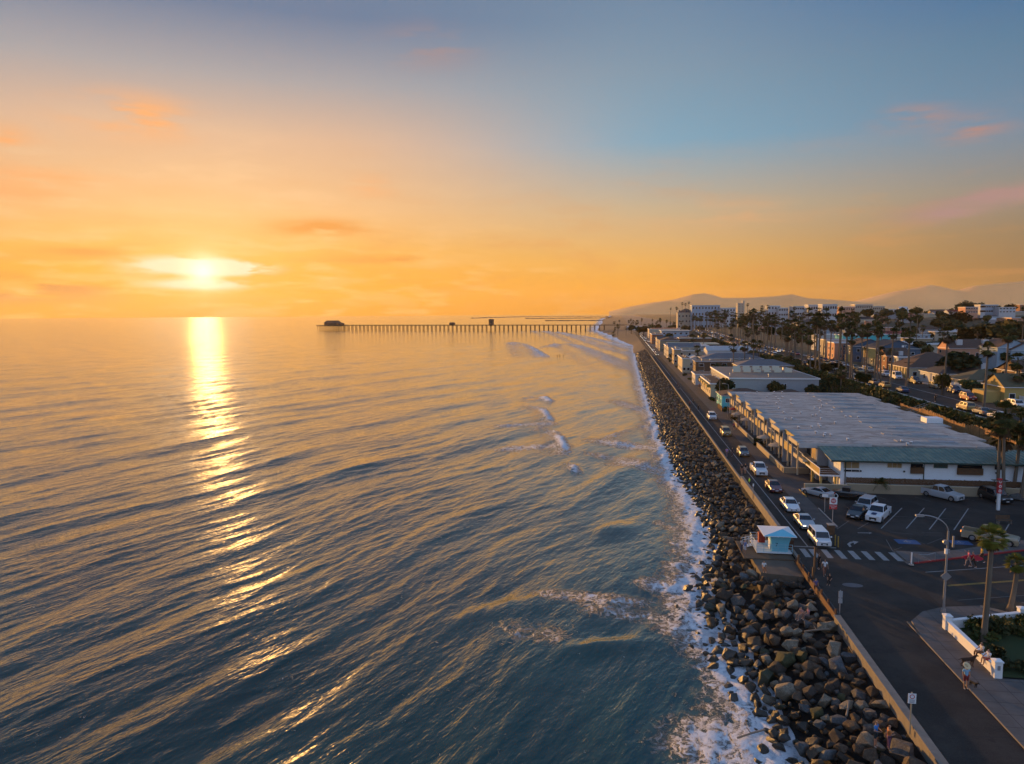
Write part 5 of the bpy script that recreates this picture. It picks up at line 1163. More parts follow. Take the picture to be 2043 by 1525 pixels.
person(1958, 1122, Z0+.13, 'person in yellow shirt half hidden by the near palm trunk', 1.75, 'walk', R(80), (.60, .36, .03), (.05, .04, .03))
person(1866, 802, 10.15, 'dark figure standing at the seaward edge of the bluff road', 1.8, 'stand', R(30), (.01, .01, .01), (.01, .01, .01))
for i, (px, py) in enumerate(((1117, 711), (1124, 712), (1112, 712), (1092, 697), (1020, 700), (1175, 668), (1183, 670), (1190, 667))):
    person(px, py, -.2, 'dark surfer sitting far out among the waves', 1.6, 'sit', 0, (.01, .01, .012), (.01, .01, .012)).scale = (1.3, 1.3, 1.3)

# ------------------------------------------------------------------ buildings
def WM(n_, c, k=.15): return mat('wall_'+n_, c, .85, noise=k, nscale=1.5)
def RM(n_, c, k=.3): return mat('roof_'+n_, c, .85, noise=k, nscale=1.2)
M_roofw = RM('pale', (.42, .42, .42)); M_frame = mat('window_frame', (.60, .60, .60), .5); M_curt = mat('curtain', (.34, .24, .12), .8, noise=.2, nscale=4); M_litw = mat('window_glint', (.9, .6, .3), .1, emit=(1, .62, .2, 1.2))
class Bld:
    def __init__(s, name, label, cat, x0, y0, x1, y1, z0, z1, wall, roof, kind='flat', rh=1.8, ov=.35, axis='x', group=None, trim=None):
        s.o = Vector(((x0+x1)/2, (y0+y1)/2, z0)); s.t = empty(name, s.o, 0, label, cat, group)
        s.x0, s.x1, s.y0, s.y1, s.h = x0-s.o.x, x1-s.o.x, y0-s.o.y, y1-s.o.y, z1-z0; s.wall = wall; s.z0 = z0
        b = MB(); b.box(s.x0, s.y0, 0, s.x1, s.y1, s.h, wall); s.w = b.obj('wall', s.t)
        b = MB(); X0, X1, Y0, Y1, h = s.x0-ov, s.x1+ov, s.y0-ov, s.y1+ov, s.h; trim = trim or M_white
        if kind == 'flat':
            b.box(X0, Y0, h, X1, Y1, h+.35, trim); b.box(X0+.3, Y0+.3, h+.352, X1-.3, Y1-.3, h+.36, roof)
        elif kind == 'gable':
            b.box(X0, Y0, h-.12, X1, Y1, h, trim)
            if axis == 'x': v = [(X0, Y0, h), (X1, Y0, h), (X1, Y1, h), (X0, Y1, h), (X0, 0, h+rh), (X1, 0, h+rh)]; b.add(v, [(0, 1, 5, 4), (2, 3, 4, 5)], roof); b.add([(s.x0, s.y0, h), (s.x0, 0, h+rh*.95), (s.x0, s.y1, h), (s.x1, s.y0, h), (s.x1, 0, h+rh*.95), (s.x1, s.y1, h)], [(0, 1, 2), (5, 4, 3)], wall)
            else: v = [(X0, Y0, h), (X1, Y0, h), (X1, Y1, h), (X0, Y1, h), (0, Y0, h+rh), (0, Y1, h+rh)]; b.add(v, [(0, 4, 5, 3), (1, 2, 5, 4)], roof); b.add([(s.x0, s.y0, h), (0, s.y0, h+rh*.95), (s.x1, s.y0, h), (s.x0, s.y1, h), (0, s.y1, h+rh*.95), (s.x1, s.y1, h)], [(0, 2, 1), (3, 4, 5)], wall)
        elif kind == 'hip':
            b.box(X0, Y0, h-.12, X1, Y1, h, trim); q = min(X1-X0, Y1-Y0)/2
            if X1-X0 > Y1-Y0: v = [(X0, Y0, h), (X1, Y0, h), (X1, Y1, h), (X0, Y1, h), (X0+q, 0, h+rh), (X1-q, 0, h+rh)]; f = [(0, 1, 5, 4), (1, 2, 5), (2, 3, 4, 5), (3, 0, 4)]
            else: v = [(X0, Y0, h), (X1, Y0, h), (X1, Y1, h), (X0, Y1, h), (0, Y0+q, h+rh), (0, Y1-q, h+rh)]; f = [(0, 1, 4), (1, 2, 5, 4), (2, 3, 5), (3, 0, 4, 5)]
            b.add(v, f, roof)
        elif kind == 'shed':
            b.add([(X0, Y0, h), (X1, Y0, h), (X1, Y1, h+rh), (X0, Y1, h+rh), (X0, Y0, h-.18), (X1, Y0, h-.18), (X1, Y1, h+rh-.18), (X0, Y1, h+rh-.18)], [(0, 1, 2, 3), (7, 6, 5, 4), (0, 4, 5, 1), (1, 5, 6, 2), (2, 6, 7, 3), (3, 7, 4, 0)], roof)
        s.r = b.obj('roof', s.t)
    def win(s, face, u, v, w, h, m=None, split=1, fm=None, name='window'):    # u from the left corner, v above the base
        b = MB(); c = MB(); fm = fm or M_frame; m = m or M_glass
        if face == 'S':
            x = s.x0+u; b.box(x-.07, s.y0-.05, v-.07, x+w+.07, s.y0+.02, v+h+.07, fm)
            for k in range(split): c.box(x+k*w/split+.03, s.y0-.062, v+.03, x+(k+1)*w/split-.03, s.y0-.03, v+h-.03, m)
        else:
            y = s.y1-u-w if face == 'W' else s.y0+u; b.box(s.x0-.05, y-.07, v-.07, s.x0+.02, y+w+.07, v+h+.07, fm)
            for k in range(split): c.box(s.x0-.062, y+k*w/split+.03, v+.03, s.x0-.03, y+(k+1)*w/split-.03, v+h-.03, m)
        f = b.obj(name, s.t); c.obj('pane', f); return f
    def rows(s, face, n_, floors, w=1.1, h=1.2, base=1.0, fh=2.9, m=None, skip=0.):
        L = (s.x1-s.x0) if face == 'S' else (s.y1-s.y0)
        for f in range(floors):
            for i in range(n_):
                if rnd.random() < skip: continue
                s.win(face, L*(i+.5)/n_-w/2, base+f*fh, w, h, m)
    def part(s, name, parent=None): return lambda b: b.obj(name, parent or s.t)
def ucolor(): return None

# --- the long beach apartment block
M_tanw = WM('tan', (.30, .24, .16)); M_creamw = WM('cream', (.50, .43, .30)); M_greyw = WM('grey', (.33, .34, .36)); M_yelw = WM('ochre', (.42, .30, .10))
def roof_fn(n, b):
    tc = n.new('ShaderNodeTexCoord').outputs['Object']
    m1 = n.new('ShaderNodeMapping', i={0: tc, 3: (.22, .6, 1)}).outputs[0]
    a = n.new('ShaderNodeTexNoise', i={'Vector': m1, 'Scale': 1, 'Detail': 7, 'Roughness': .7}).outputs[0]
    g = n.new('ShaderNodeTexNoise', i={'Vector': tc, 'Scale': .5, 'Detail': 6, 'Roughness': .7}).outputs[0]
    c = n.mix(n.smooth(a, .3, .68), (.20, .20, .19), (.42, .41, .39)); c = n.mix(n.m('MULTIPLY', n.smooth(g, .52, .64), .7), c, (.17, .15, .14))
    n.l.new(c, b.inputs['Base Color'])
M_croof = mat('roof_membrane', rough=.8, fn=roof_fn)
C0, C1 = 115.0, 189.0
cd = Bld('apartment_block', 'long two-storey beach apartment block with a huge pale flat roof', 'building', 31.0, C0, 57.0, C1, Z0, 8.9, M_greyw, M_croof, 'none')
b = MB(); N_ = 11; uw = (C1-C0)/N_
zr = 8.9-Z0
pts_ = [(-2.0-44, 0)]
cx_, cy0 = cd.o.x, cd.o.y
outl = [(28.6-cx_, C0-cy0)]
outl += [(57.0-cx_, C0-cy0)]
for i in range(N_):
    ya, yb = C0+i*uw-cy0, C0+(i+1)*uw-cy0; xe = 57.0+i*.33+(1.2 if i % 2 else 0)
    outl += [(xe-cx_, ya+.01), (xe-cx_, yb)]
outl += [(28.6-cx_, C1-cy0)]
for i in reversed(range(N_)):
    ya, yb = C0+i*uw-cy0, C0+(i+1)*uw-cy0; xw = 28.2+(.9 if i % 2 else 0)
    outl += [(xw-cx_, yb-.02), (xw-cx_, ya+.02)]
b.prism(outl, zr, zr+.3, M_croof, top=M_croof); b.obj('roof', cd.t)
b = MB()
for i in range(N_):
    ya, yb = C0+i*uw-cy0, C0+(i+1)*uw-cy0; xw = 28.2+(.9 if i % 2 else 0)-cx_
    f = MB(); f.box(xw-.06, ya+(.9 if i % 3 == 0 else .1), zr-.25, xw+.12, yb-.1, zr+.42, M_creamw if i % 4 != 1 else M_yelw); f.obj('fascia', cd.t)
    f = MB(); f.box(28.7-cx_, yb-.12, 0, 31.0-cx_, yb+.1, zr-.01, M_greyw); f.obj('party_wall', cd.t)
    f = MB(); f.box(29.0-cx_, ya+.15, 2.75, 31.0-cx_, yb-.15, 2.95, M_creamw); bl = f.obj('balcony', cd.t)
    f = MB(); f.box(28.9-cx_, ya+.15, 2.5, 29.0-cx_, yb-.15, 3.85 if i % 3 else 3.1, M_yelw if i % 2 else M_creamw); f.obj('parapet', bl)
    f = MB(); f.tube((28.95-cx_, ya+.15, 3.98), (28.95-cx_, yb-.15, 3.98), .03, .03, M_white, 5)
    for k in range(6): f.tube((28.95-cx_, ya+.3+k*(uw-.6)/5, 3.1), (28.95-cx_, ya+.3+k*(uw-.6)/5, 3.98), .018, .018, M_white, 4)
    f.obj('railing', bl)
    f = MB(); f.box(28.75-cx_, ya+uw*.45, 0, 29.0-cx_, ya+uw*.45+.25, zr-.01, M_creamw); f.obj('column', cd.t)
    for zf in (.1, 3.0):
        for k in range(2):
            f = MB(); f.box(30.93-cx_, ya+.5+k*2.9, zf, 31.02-cx_, ya+3.0+k*2.9, zf+2.2, M_frame); sd_ = f.obj('sliding_door', cd.t)
            f = MB(); f.box(30.91-cx_, ya+.58+k*2.9, zf+.08, 30.95-cx_, ya+2.92+k*2.9, zf+2.12, M_glass if (i+k) % 4 else M_curt); f.obj('pane', sd_)
    # roof kerbs, and flat blue sheets painting the shadow of light wells, landward side
    f = MB(); x0_ = 44+i*.35; f.box(x0_+(i % 3)*1.2-cx_, ya+uw*.5, zr+.302, 52.5+i*.3+(i % 2)*1.5-cx_, ya+uw*.5+.14, zr+.44, M_greyw); f.box(x0_-cx_, ya+uw*.5+.2, zr+.302, x0_+.12-cx_, ya+uw*.75, zr+.42, M_greyw); f.box(49-cx_, ya+uw*.5+.2, zr+.303, 53-cx_, ya+uw*.8, zr+.32, mat('well_shade', (.16, .22, .28), .5)); f.obj('roof_kerb', cd.t)
    for k in range(4):
        f = MB(); xx, yy = 31.5+rnd.random()*15-cx_, ya+rnd.random()*uw; f.tube((xx, yy, zr+.3), (xx, yy, zr+.62), .13, .13, M_galv, 7); f.tube((xx, yy, zr+.62), (xx, yy, zr+.72), .22, .18, M_white, 7); f.obj('roof_vent', cd.t)
    f = MB(); f.box(28.6-cx_, yb-.08, zr+.302, 34-cx_, yb+.08, zr+.36, M_greyw); f.obj('roof_seam', cd.t)
f = MB(); f.box(28.2-cx_, C0-cy0-.1, zr-.35, 39-cx_, C0-cy0, zr+.42, M_roofw); f.box(54-cx_, C0-cy0-.1, zr-.3, 57.1-cx_, C0-cy0, zr+.42, M_roofw); f.obj('fascia', cd.t)
f = MB()
for x in (41.5, 43, 47.5, 51, 53): f.box(x-cx_, C0-cy0-.03, zr-.45, x+.7-cx_, C0-cy0+.01, zr-.2, M_glass)
f.obj('vent_window', cd.t)
f = MB(); f.box(56.6-cx_, C0+uw*3.6-cy0, zr, 59.4-cx_, C0+uw*3.6+2.6-cy0, zr+1.2, M_white); f.obj('roof_hut', cd.t)
# --- white building with corrugated green roof
def corr_fn(n, b):
    tc = n.new('ShaderNodeTexCoord').outputs['Object']; x = n.new('ShaderNodeSeparateXYZ', i={0: tc}).outputs[0]
    s_ = n.m('SINE', n.m('MULTIPLY', x, 9.5)); a = n.new('ShaderNodeTexNoise', i={'Vector': tc, 'Scale': .8, 'Detail': 5}).outputs[0]
    c = n.mix(n.smooth(a, .3, .7), (.07, .12, .10), (.13, .19, .15)); c = n.mix(n.m('MULTIPLY', n.smooth(a, .5, .7), .5), c, (.25, .22, .12)); n.l.new(c, b.inputs['Base Color'])
    bp = n.new('ShaderNodeBump', i={'Height': s_, 'Distance': .06}); n.l.new(bp.outputs[0], b.inputs['Normal'])
M_corr = mat('corrugated_green', rough=.5, fn=corr_fn)
M_wb = WM('white_boards', (.72, .78, .84), .06)
gb = Bld('apartment_building', 'white building with corrugated green roof facing the parking lot', 'building', 32.6, 108.5, 62, 114.6, Z0, 8.12, M_wb, M_corr, 'shed', rh=.75, ov=0.)
gb.r.location = (0, 0, 0)
f = MB(); gx, gy = gb.o.x, gb.o.y
f.add([(30.9-gx, 107.3-gy, 4.72), (62.4-gx, 107.3-gy, 4.72), (62.4-gx, 114.6-gy, 5.5), (30.9-gx, 114.6-gy, 5.5), (30.9-gx, 107.3-gy, 4.60), (62.4-gx, 107.3-gy, 4.60), (62.4-gx, 114.6-gy, 5.38), (30.9-gx, 114.6-gy, 5.38)], [(0, 1, 2, 3), (7, 6, 5, 4), (0, 4, 5, 1), (1, 5, 6, 2), (2, 6, 7, 3), (3, 7, 4, 0)], M_corr)
for k in range(80): x = 31+k*.39-gx; f.box(x, 107.34-gy, 4.725, x+.06, 107.40-gy, 4.76, M_corr)
f.obj('roof_sheet', gb.t)
f = MB(); f.box(30.9-gx, 107.22-gy, 4.5, 62.4-gx, 107.3-gy, 4.74, mat('dark_green_gutter', (.012, .035, .03), .5)); f.obj('gutter', gb.t)
f = MB(); f.box(33.2-gx, 108.38-gy, .0, 33.32-gx, 108.47-gy, 4.6, mat('dark_green_gutter')); f.box(44.0-gx, 108.38-gy, 1.2, 44.1-gx, 108.47-gy, 4.6, mat('dark_green_gutter')); f.obj('downpipe', gb.t)
def facepx(px0, py0, px1, py1, Y):
    a = ray(px0, py0); c = ray(px1, py1); t0, t1 = Y/a[1], Y/c[1]; return a[0]*t0, CAMH+c[2]*t1, c[0]*t1, CAMH+a[2]*t0
for (px0, py0, px1, py1, m_, sp) in ((1684, 920, 1714, 935, M_curt, 2), (1684, 937, 1714, 942, M_glass, 2), (1771, 921, 1799, 934, M_curt, 3), (1863, 923, 1891, 935, mat('green_glass', (.04, .09, .09), .15), 1), (1985, 925, 2006, 938, M_glass, 2)):
    x0, z0, x1, z1 = facepx(px0, py0, px1, py1, 108.45); gb.win('S', x0-32.6, z0-Z0, x1-x0, z1-z0, m_, sp)
for (px0, py0, px1, py1, zr_) in ((1818, 922, 1841, 945, 933), (1911, 924, 1959, 948, 935)):
    x0, z0, x1, z1 = facepx(px0, py0, px1, py1, 108.4); f = MB(); f.box(x0-gx, 108.44-gy, z0-Z0, x1-gx, 108.52-gy, z1-Z0, M_glass); rc = f.obj('recess', gb.t)
    f = MB(); zz_ = facepx(px0, py0, px1, zr_, 108.3)[1]; f.box(x0-.05-gx, 108.15-gy, z0-Z0, x1+.05-gx, 108.43-gy, zz_-Z0, M_wood); f.obj('balcony', gb.t)
for px, py in ((1717, 940), (1804, 941), (1988, 944)):
    x0, z0, x1, z1 = facepx(px-1.5, py-1.5, px+1.5, py+1.5, 108.4); f = MB(); f.box(x0-gx, 108.3-gy, z0-Z0, x1-gx, 108.49-gy, z1-Z0, M_trim); f.obj('wall_lamp', gb.t)
f = MB(); zd = 2.25; dx0, dx1, dy0, dy1 = 29.7-gx, 32.58-gx, 108.6-gy, 119-gy
f.box(dx0, dy0, zd-.25, dx1, dy1, zd, M_white); f.box(dx0+.1, dy0+.1, zd+.002, dx1-.02, dy1-.1, zd+.02, M_wood); dk = f.obj('deck', gb.t)
f = MB(); f.box(dx0, dy0+.1, zd+.02, dx0+.06, dy1, zd+.85, M_yelw); f.box(dx0-.03, dy0, zd+.9, dx0+.08, dy1, zd+.98, M_white)
for k in range(12): f.box(dx0, dy0+k*.9, zd, dx0+.07, dy0+k*.9+.07, zd+.95, M_white)
for z in (.3, .6, .92): f.tube((dx0, dy0+.05, zd+z), (dx1, dy0+.05, zd+z), .02, .02, M_white, 4)
f.obj('railing', dk)
f = MB()
for x, y in ((dx0+.3, dy0+.4), (dx1-.5, dy0+.4), (dx0+.3, dy0+5)): f.box(x-.15, y-.15, 0, x+.15, y+.15, zd-.25, M_yelw)
f.obj('column', gb.t)
# umbrella (closed) and seats on the deck
def umbrella(x, y, z, h, r, m, lab, open_=True):
    t = empty('patio_umbrella', (x, y, z), 0, lab, 'umbrella', 'patio umbrellas'); f = MB(); f.tube((0, 0, 0), (0, 0, h), .035, .035, M_wood, 6); f.obj('pole', t); f = MB(); n_ = 8
    if open_: v = [(r*math.cos(2*PI*i/n_), r*math.sin(2*PI*i/n_), h-.45) for i in range(n_)]+[(0, 0, h+.1)]+[(r*math.cos(2*PI*i/n_), r*math.sin(2*PI*i/n_), h-.6) for i in range(n_)]; f.add(v, [(i, (i+1) % n_, 8) for i in range(n_)]+[(i, 9+i, 9+(i+1) % n_, (i+1) % n_) for i in range(n_)], m)
    else: f.tube((0, 0, h-1.5), (0, 0, h+.05), .22, .05, m, 8)
    f.obj('canopy', t)
M_can = mat('canvas', (.42, .36, .28), .9, noise=.1); M_canr = mat('canvas_red', (.30, .03, .03), .9)
umbrella(31.0, 116.5, Z0+2.27, 2.1, 1, M_can, 'closed pale umbrella on the raised deck', False)
for px, py, m_, lab in ((1470, 843, M_can, 'cream umbrella on the farthest patio of the long block'), (1466, 832, M_canr, 'red umbrella on the farthest patio of the long block'), (1490, 855, M_can, 'wide pale umbrella in the middle of the northern patios'), (1518, 893, M_can, 'flat beige umbrella on the nearer patio'), (1549, 910, M_can, 'tilted beige umbrella nearest the raised deck')):
    x, y = at(px, py, Z0); umbrella(max(x, 28.3), y, Z0, 2.5, 1.55, m_, lab)
def lowwall(x0, y0, x1, y1, h, m_, lab, cap=M_creamw, th=.18, z=Z0):
    L = math.hypot(x1-x0, y1-y0); t = empty('patio_wall', (x0, y0, z), math.atan2(y1-y0, x1-x0), lab, 'wall', 'low walls'); f = MB(); f.box(0, -th/2, 0, L, th/2, h-.08, m_); f.obj('wall_panel', t); f = MB(); f.box(0, -th/2-.04, h-.08, L, th/2+.04, h, cap); f.obj('coping', t)
lowwall(27.0, 119, 27.0, 142, .95, M_tanw, 'longer patio wall of the apartment block, lit orange'); lowwall(27.0, 146, 27.0, 172, .85, M_tanw, 'farther patio wall of the apartment block'); lowwall(27.0, 119, 31, 119, 1.0, M_tanw, 'short cross wall at the end of the nearer patio')
lowwall(27.2, 107.1, 33.2, 107.1, 1.2, M_tanw, 'tan retaining wall behind the silver coupe'); lowwall(33.2, 107.1, 62, 107.1, 1.35, M_tanw, 'tan retaining wall along the back of the parking lot')
def fence(x0, y0, x1, y1, h, m_, lab, z=Z0, sp=2.0):
    L = math.hypot(x1-x0, y1-y0); t = empty('fence', (x0, y0, z), math.atan2(y1-y0, x1-x0), lab, 'fence'); f = MB(); k = 0.
    while k < L-.05: f.box(k, -.02, 0, min(L, k+.14), .02, h*(.97+.05*rnd.random()), m_); k += .16
    f.obj('board_panel', t); n_ = int(L/sp)
    for i in range(min(40, n_+1)): f = MB(); f.box(i*sp-.05, .02, 0, i*sp+.05, .12, h+.05, m_); f.obj('post', t)
    return t
fence(33.3, 107.75, 62, 107.75, .85, M_wood, 'brown timber fence on the retaining wall under the white building', z=Z0+1.3)
x, y = 38.2, 107.0
t = empty('potted_palm', (37.9, 107.45, Z0+1.3), 0, 'small spiky dark palm in front of the brown timber fence', 'palm tree'); c = link(PALM_FEATHER[0], 'crown', t, loc=(0, 0, .3)); c.scale = (1.5, 1.5, 1.7); tr = link(TRUNKS[0][0], 'trunk', t); tr.scale = (.7, .7, .5)
# globe lamps on the promenade
for i, (px, py, h, lab) in enumerate(((1513, 868, 4.2, 'farther lamp post of the pair before the apartment block'), (1523, 880, 4.0, 'nearer lamp post of the pair before the apartment block'), (1444, 835, 8.5, 'tall thin street light beside the turquoise house'), (1435, 812, 8.0, 'slim grey pole left of the turquoise house'), (1404, 772, 8, 'distant street pole beside the small white house'))):
    x, y = at(px, py, Z0); t = empty('lamp_post', (max(x, 26.9), y, Z0), 0, lab, 'lamp post'); f = MB(); f.tube((0, 0, 0), (0, 0, h), .08, .05, M_galv, 7); f.obj('pole', t)
    f = MB()
    if h < 5: f.tube((0, 0, h), (0, 0, h+.35), .16, .2, M_white, 8)
    else: f.path([(0, 0, h), (-.9, 0, h+.25)], .035, M_galv, 5); f.box(-1.4, -.1, h+.18, -.8, .1, h+.3, M_galv)
    f.obj('lamp_head', t)

def clutter(h, n_):
    for _ in range(n_):
        x, y = rnd.uniform(h.x0+1, h.x1-2), rnd.uniform(h.y0+1, h.y1-1); a, c = rnd.uniform(.3, 1.1), rnd.uniform(.4, 1.2); f = MB()
        if rnd.random() < .5: f.box(x, y, h.h+.35, x+a, y+c, h.h+.35+rnd.uniform(.4, 1.1), rnd.choice([M_galv, M_greyw, M_creamw]))
        else: f.tube((x, y, h.h+.3), (x, y, h.h+1.1), .12, .12, M_galv, 6); f.tube((x, y, h.h+1.1), (x, y, h.h+1.25), .25, .2, M_galv, 6)
        f.obj('roof_unit', h.t)
# --- houses north of the block, along the beach road
HG = 'beachfront houses'
M_turq = WM('turquoise', (.10, .50, .55)); M_brn = RM('brown_shingle', (.085, .05, .035)); M_dk = RM('dark_shingle', (.045, .045, .05)); M_redr = RM('red_tile', (.28, .05, .04)); M_beige = WM('beige', (.42, .36, .28)); M_wht = WM('white', (.50, .50, .51), .08); M_brw = WM('brown_wood', (.14, .075, .04), .3); M_blu = WM('slate_blue', (.07, .11, .17)); M_sal = WM('salmon', (.55, .28, .18)); M_brick = WM('brick', (.26, .11, .06), .3); M_pale = WM('pale_blue', (.30, .38, .46)); M_rg = RM('grey_tile', (.13, .13, .14)); M_olive = RM('olive', (.10, .09, .05))
h = Bld('beach_house', 'turquoise house with brown hipped roof just beyond the long block', 'house', 28.3, 200, 41, 210.5, Z0, 6.9, M_turq, M_brn, 'hip', 1.6, group=HG)
for u, w_ in ((1.0, 1.0), (5.8, .9), (8.2, 1.1), (10.6, .9)): h.win('S', u, 1.5, w_, 1.1)
h.rows('W', 3, 1)
h = Bld('beach_house', 'hipped brown roof house right behind the turquoise one', 'house', 42, 199, 52, 208, Z0, 6.9, M_turq, M_brn, 'hip', 1.6, group=HG); h.rows('S', 4, 1)
h = Bld('apartment_house', 'large pale grey two-storey building with rows of roof panels', 'building', 33, 218, 58.5, 262, Z0, 9.9, M_greyw, RM('grey_brown', (.17, .15, .13)), 'flat', group=HG); clutter(h, 7)
for px in (1466, 1547, 1553, 1567):
    x0, z0, x1, z1 = facepx(px-1.8, 766, px+1.8, 775, 217.9); h.win('S', x0-33, z0-Z0, x1-x0, z1-z0)
h.rows('W', 8, 2)
for i in range(11):
    f = MB(); x = -9+(i % 6)*3.2+(1.2 if i > 5 else 0); y = -4+(9 if i > 5 else 0); f.add([(x, y, 7.0), (x+2.3, y, 7.0), (x+2.9, y+3.4, 8.1), (x+.6, y+3.4, 8.1), (x, y, 6.9), (x+2.3, y, 6.9), (x+2.9, y+3.4, 8.0), (x+.6, y+3.4, 8.0)], [(0, 1, 2, 3), (7, 6, 5, 4), (0, 4, 5, 1), (1, 5, 6, 2), (2, 6, 7, 3), (3, 7, 4, 0)], M_creamw); f.obj('roof_panel', h.t)
h = Bld('beach_house', 'low house with stepped orange balconies before the grey building', 'house', 28.2, 224, 32.5, 250, Z0, 7.6, M_creamw, M_brn, 'flat', group=HG); h.rows('W', 6, 2, m=M_glass)
for i in range(4): f = MB(); f.box(-3.2, -12+i*6.2, 3, -2.1, -8+i*6.2, 3.9, M_yelw); f.obj('balcony', h.t)
h = Bld('beach_house', 'small white house with two dark windows and dark flat roof', 'house', 27.5, 262, 35, 274, Z0, 7.2, M_wht, M_dk, 'flat', group=HG); h.win('S', 3.2, 1.7, .9, 1.3); h.win('S', 4.9, 1.7, .9, 1.3); h.rows('W', 3, 1)
h = Bld('apartment_house', 'long brown two-storey house with grey roof edge', 'building', 31.5, 300, 64, 312, Z0, 9.3, M_brw, RM('gravel', (.12, .11, .10)), 'flat', group=HG, trim=M_greyw); clutter(h, 6); h.rows('S', 7, 2, w=1.8, h=1.3, fh=3.0); h.rows('W', 3, 2)
h = Bld('beach_house', 'house with bright red tiled gable roof near the bluff foot', 'house', 55, 285, 65, 295, Z0, 6.6, M_beige, M_redr, 'gable', 2.2, group=HG); h.rows('S', 3, 1)
h = Bld('beach_house', 'white hipped house at the back corner of the long block', 'house', 50, 199, 60, 210, Z0, 5.6, M_wht, M_brn, 'hip', 1.7, group=HG); h.rows('S', 4, 1); h.rows('W', 4, 1)
h = Bld('beach_house', 'brown roofed bungalow right beside the bluff, behind the long block', 'house', 60.2, 199, 66, 208, Z0, 5.7, M_wht, M_brn, 'hip', 1.5, group=HG); h.rows('S', 3, 1, w=.9, h=.7, base=1.2)
fence(66.2, 199, 69, 199, 2.2, M_tanw, 'tan panel fence at the landward end behind the long block')
h = Bld('beach_house', 'house with a plain white gabled front facing the camera', 'house', 31.5, 345, 41, 360, Z0, 6.6, M_wht, M_roofw, 'gable', 2.4, axis='y', group=HG); h.rows('S', 2, 1)
h = Bld('beach_house', 'grey walled house with a dark shingle roof and three windows', 'house', 57, 335, 70, 347, Z0+1, 8.0, M_greyw, M_dk, 'gable', 2.8, group=HG); h.rows('S', 4, 1)
h = Bld('apartment_house', 'beige flat roofed block with a green awning band', 'building', 31, 385, 56, 400, Z0, 9.2, M_beige, RM('tan_gravel', (.22, .18, .13)), 'flat', group=HG); clutter(h, 6); h.rows('S', 6, 1, base=3.6); f = MB(); f.box(-12, -7.7, 2.4, 2, -7.5, 3.6, mat('green_awning', (.02, .07, .04), .8)); f.obj('awning', h.t)
h = Bld('apartment_house', 'dark timber block with wide cream flat roof', 'building', 32, 455, 62, 480, Z0, 9.6, M_brw, M_creamw, 'flat', ov=1.0, group=HG, trim=M_creamw); h.rows('S', 6, 2, w=2.2, h=1.6)
h = Bld('apartment_house', 'mauve roofed block with a row of small white dormers', 'building', 37, 560, 66, 590, Z0, 8.0, M_wht, RM('mauve', (.16, .10, .12)), 'hip', 3.2, group=HG)
for i in range(5): f = MB(); f.box(-12+i*5, -14.5, 4.6, -10+i*5, -11, 6.2, M_wht); f.obj('dormer', h.t)
h = Bld('apartment_house', 'tallest pale blue-white block at the far end of the beach road', 'building', 40, 690, 66, 715, Z0, 12.2, M_pale, M_creamw, 'flat', ov=1.2, group=HG); h.rows('S', 5, 2, w=2, h=1.4, base=1.5, fh=4)
h = Bld('apartment_house', 'small grey cube building left of the tallest pale block', 'building', 31, 660, 38.5, 680, Z0, 8.5, M_wht, M_roofw, 'flat', group=HG); h.rows('S', 2, 1, w=2)
for i, (x0, y0, x1, y1, hh, wm, rm, kd, lab) in enumerate(((27.5, 316, 31, 340, 6, M_creamw, M_brn, 'flat', 'narrow cream row with orange-lit fronts'), (27.6, 365, 31, 380, 7.5, M_tanw, M_rg, 'flat', 'narrow tan house on the promenade'), (27.4, 404, 45, 420, 7, M_beige, M_rg, 'gable', 'gabled beige house, mid row'), (27.6, 424, 52, 448, 6.5, M_greyw, M_roofw, 'flat', 'grey flat roofed block, mid row'), (27.2, 485, 40, 505, 7.5, M_tanw, M_brn, 'hip', 'tan house with brown hipped roof, far row'), (42, 510, 64, 530, 8, M_brw, M_olive, 'flat', 'dark wooden block, far row'), (27.5, 520, 39, 550, 7, M_beige, M_dk, 'gable', 'beige house with dark gable roof, far row'), (27, 600, 36, 640, 8, M_brick, M_brn, 'flat', 'reddish brick row by the last parked cars'), (30, 730, 60, 770, 9, M_beige, M_brn, 'flat', 'long beige block before the beach trees'), (36, 790, 66, 840, 8, M_creamw, M_redr, 'flat', 'cream block with red roof among the far palms'), (10, 1090, 34, 1130, 5, M_wht, M_roofw, 'flat', 'white beach building at the foot of the pier'), (44, 272, 64, 284, 6.5, M_tanw, M_rg, 'hip', 'tan house with grey hipped roof behind the roof panels'), (36, 318, 62, 332, 6.2, M_beige, M_rg, 'hip', 'beige house hidden behind the long brown one'), (44, 365, 66, 380, 7.2, M_wht, M_roofw, 'gable', 'white gabled house near the bluff foot'))):
    h = Bld('beach_house', lab, 'house', x0, y0, x1, y1, Z0, Z0+hh, wm, rm, kd, 2.0, group=HG); clutter(h, 4 if kd == 'flat' else 0); n_ = max(2, int((x1-x0)/4)); h.rows('S', min(6, n_), 2 if hh > 6.4 else 1); h.rows('W', max(2, int((y1-y0)/5)), 2 if hh > 6.4 else 1, w=1.4)
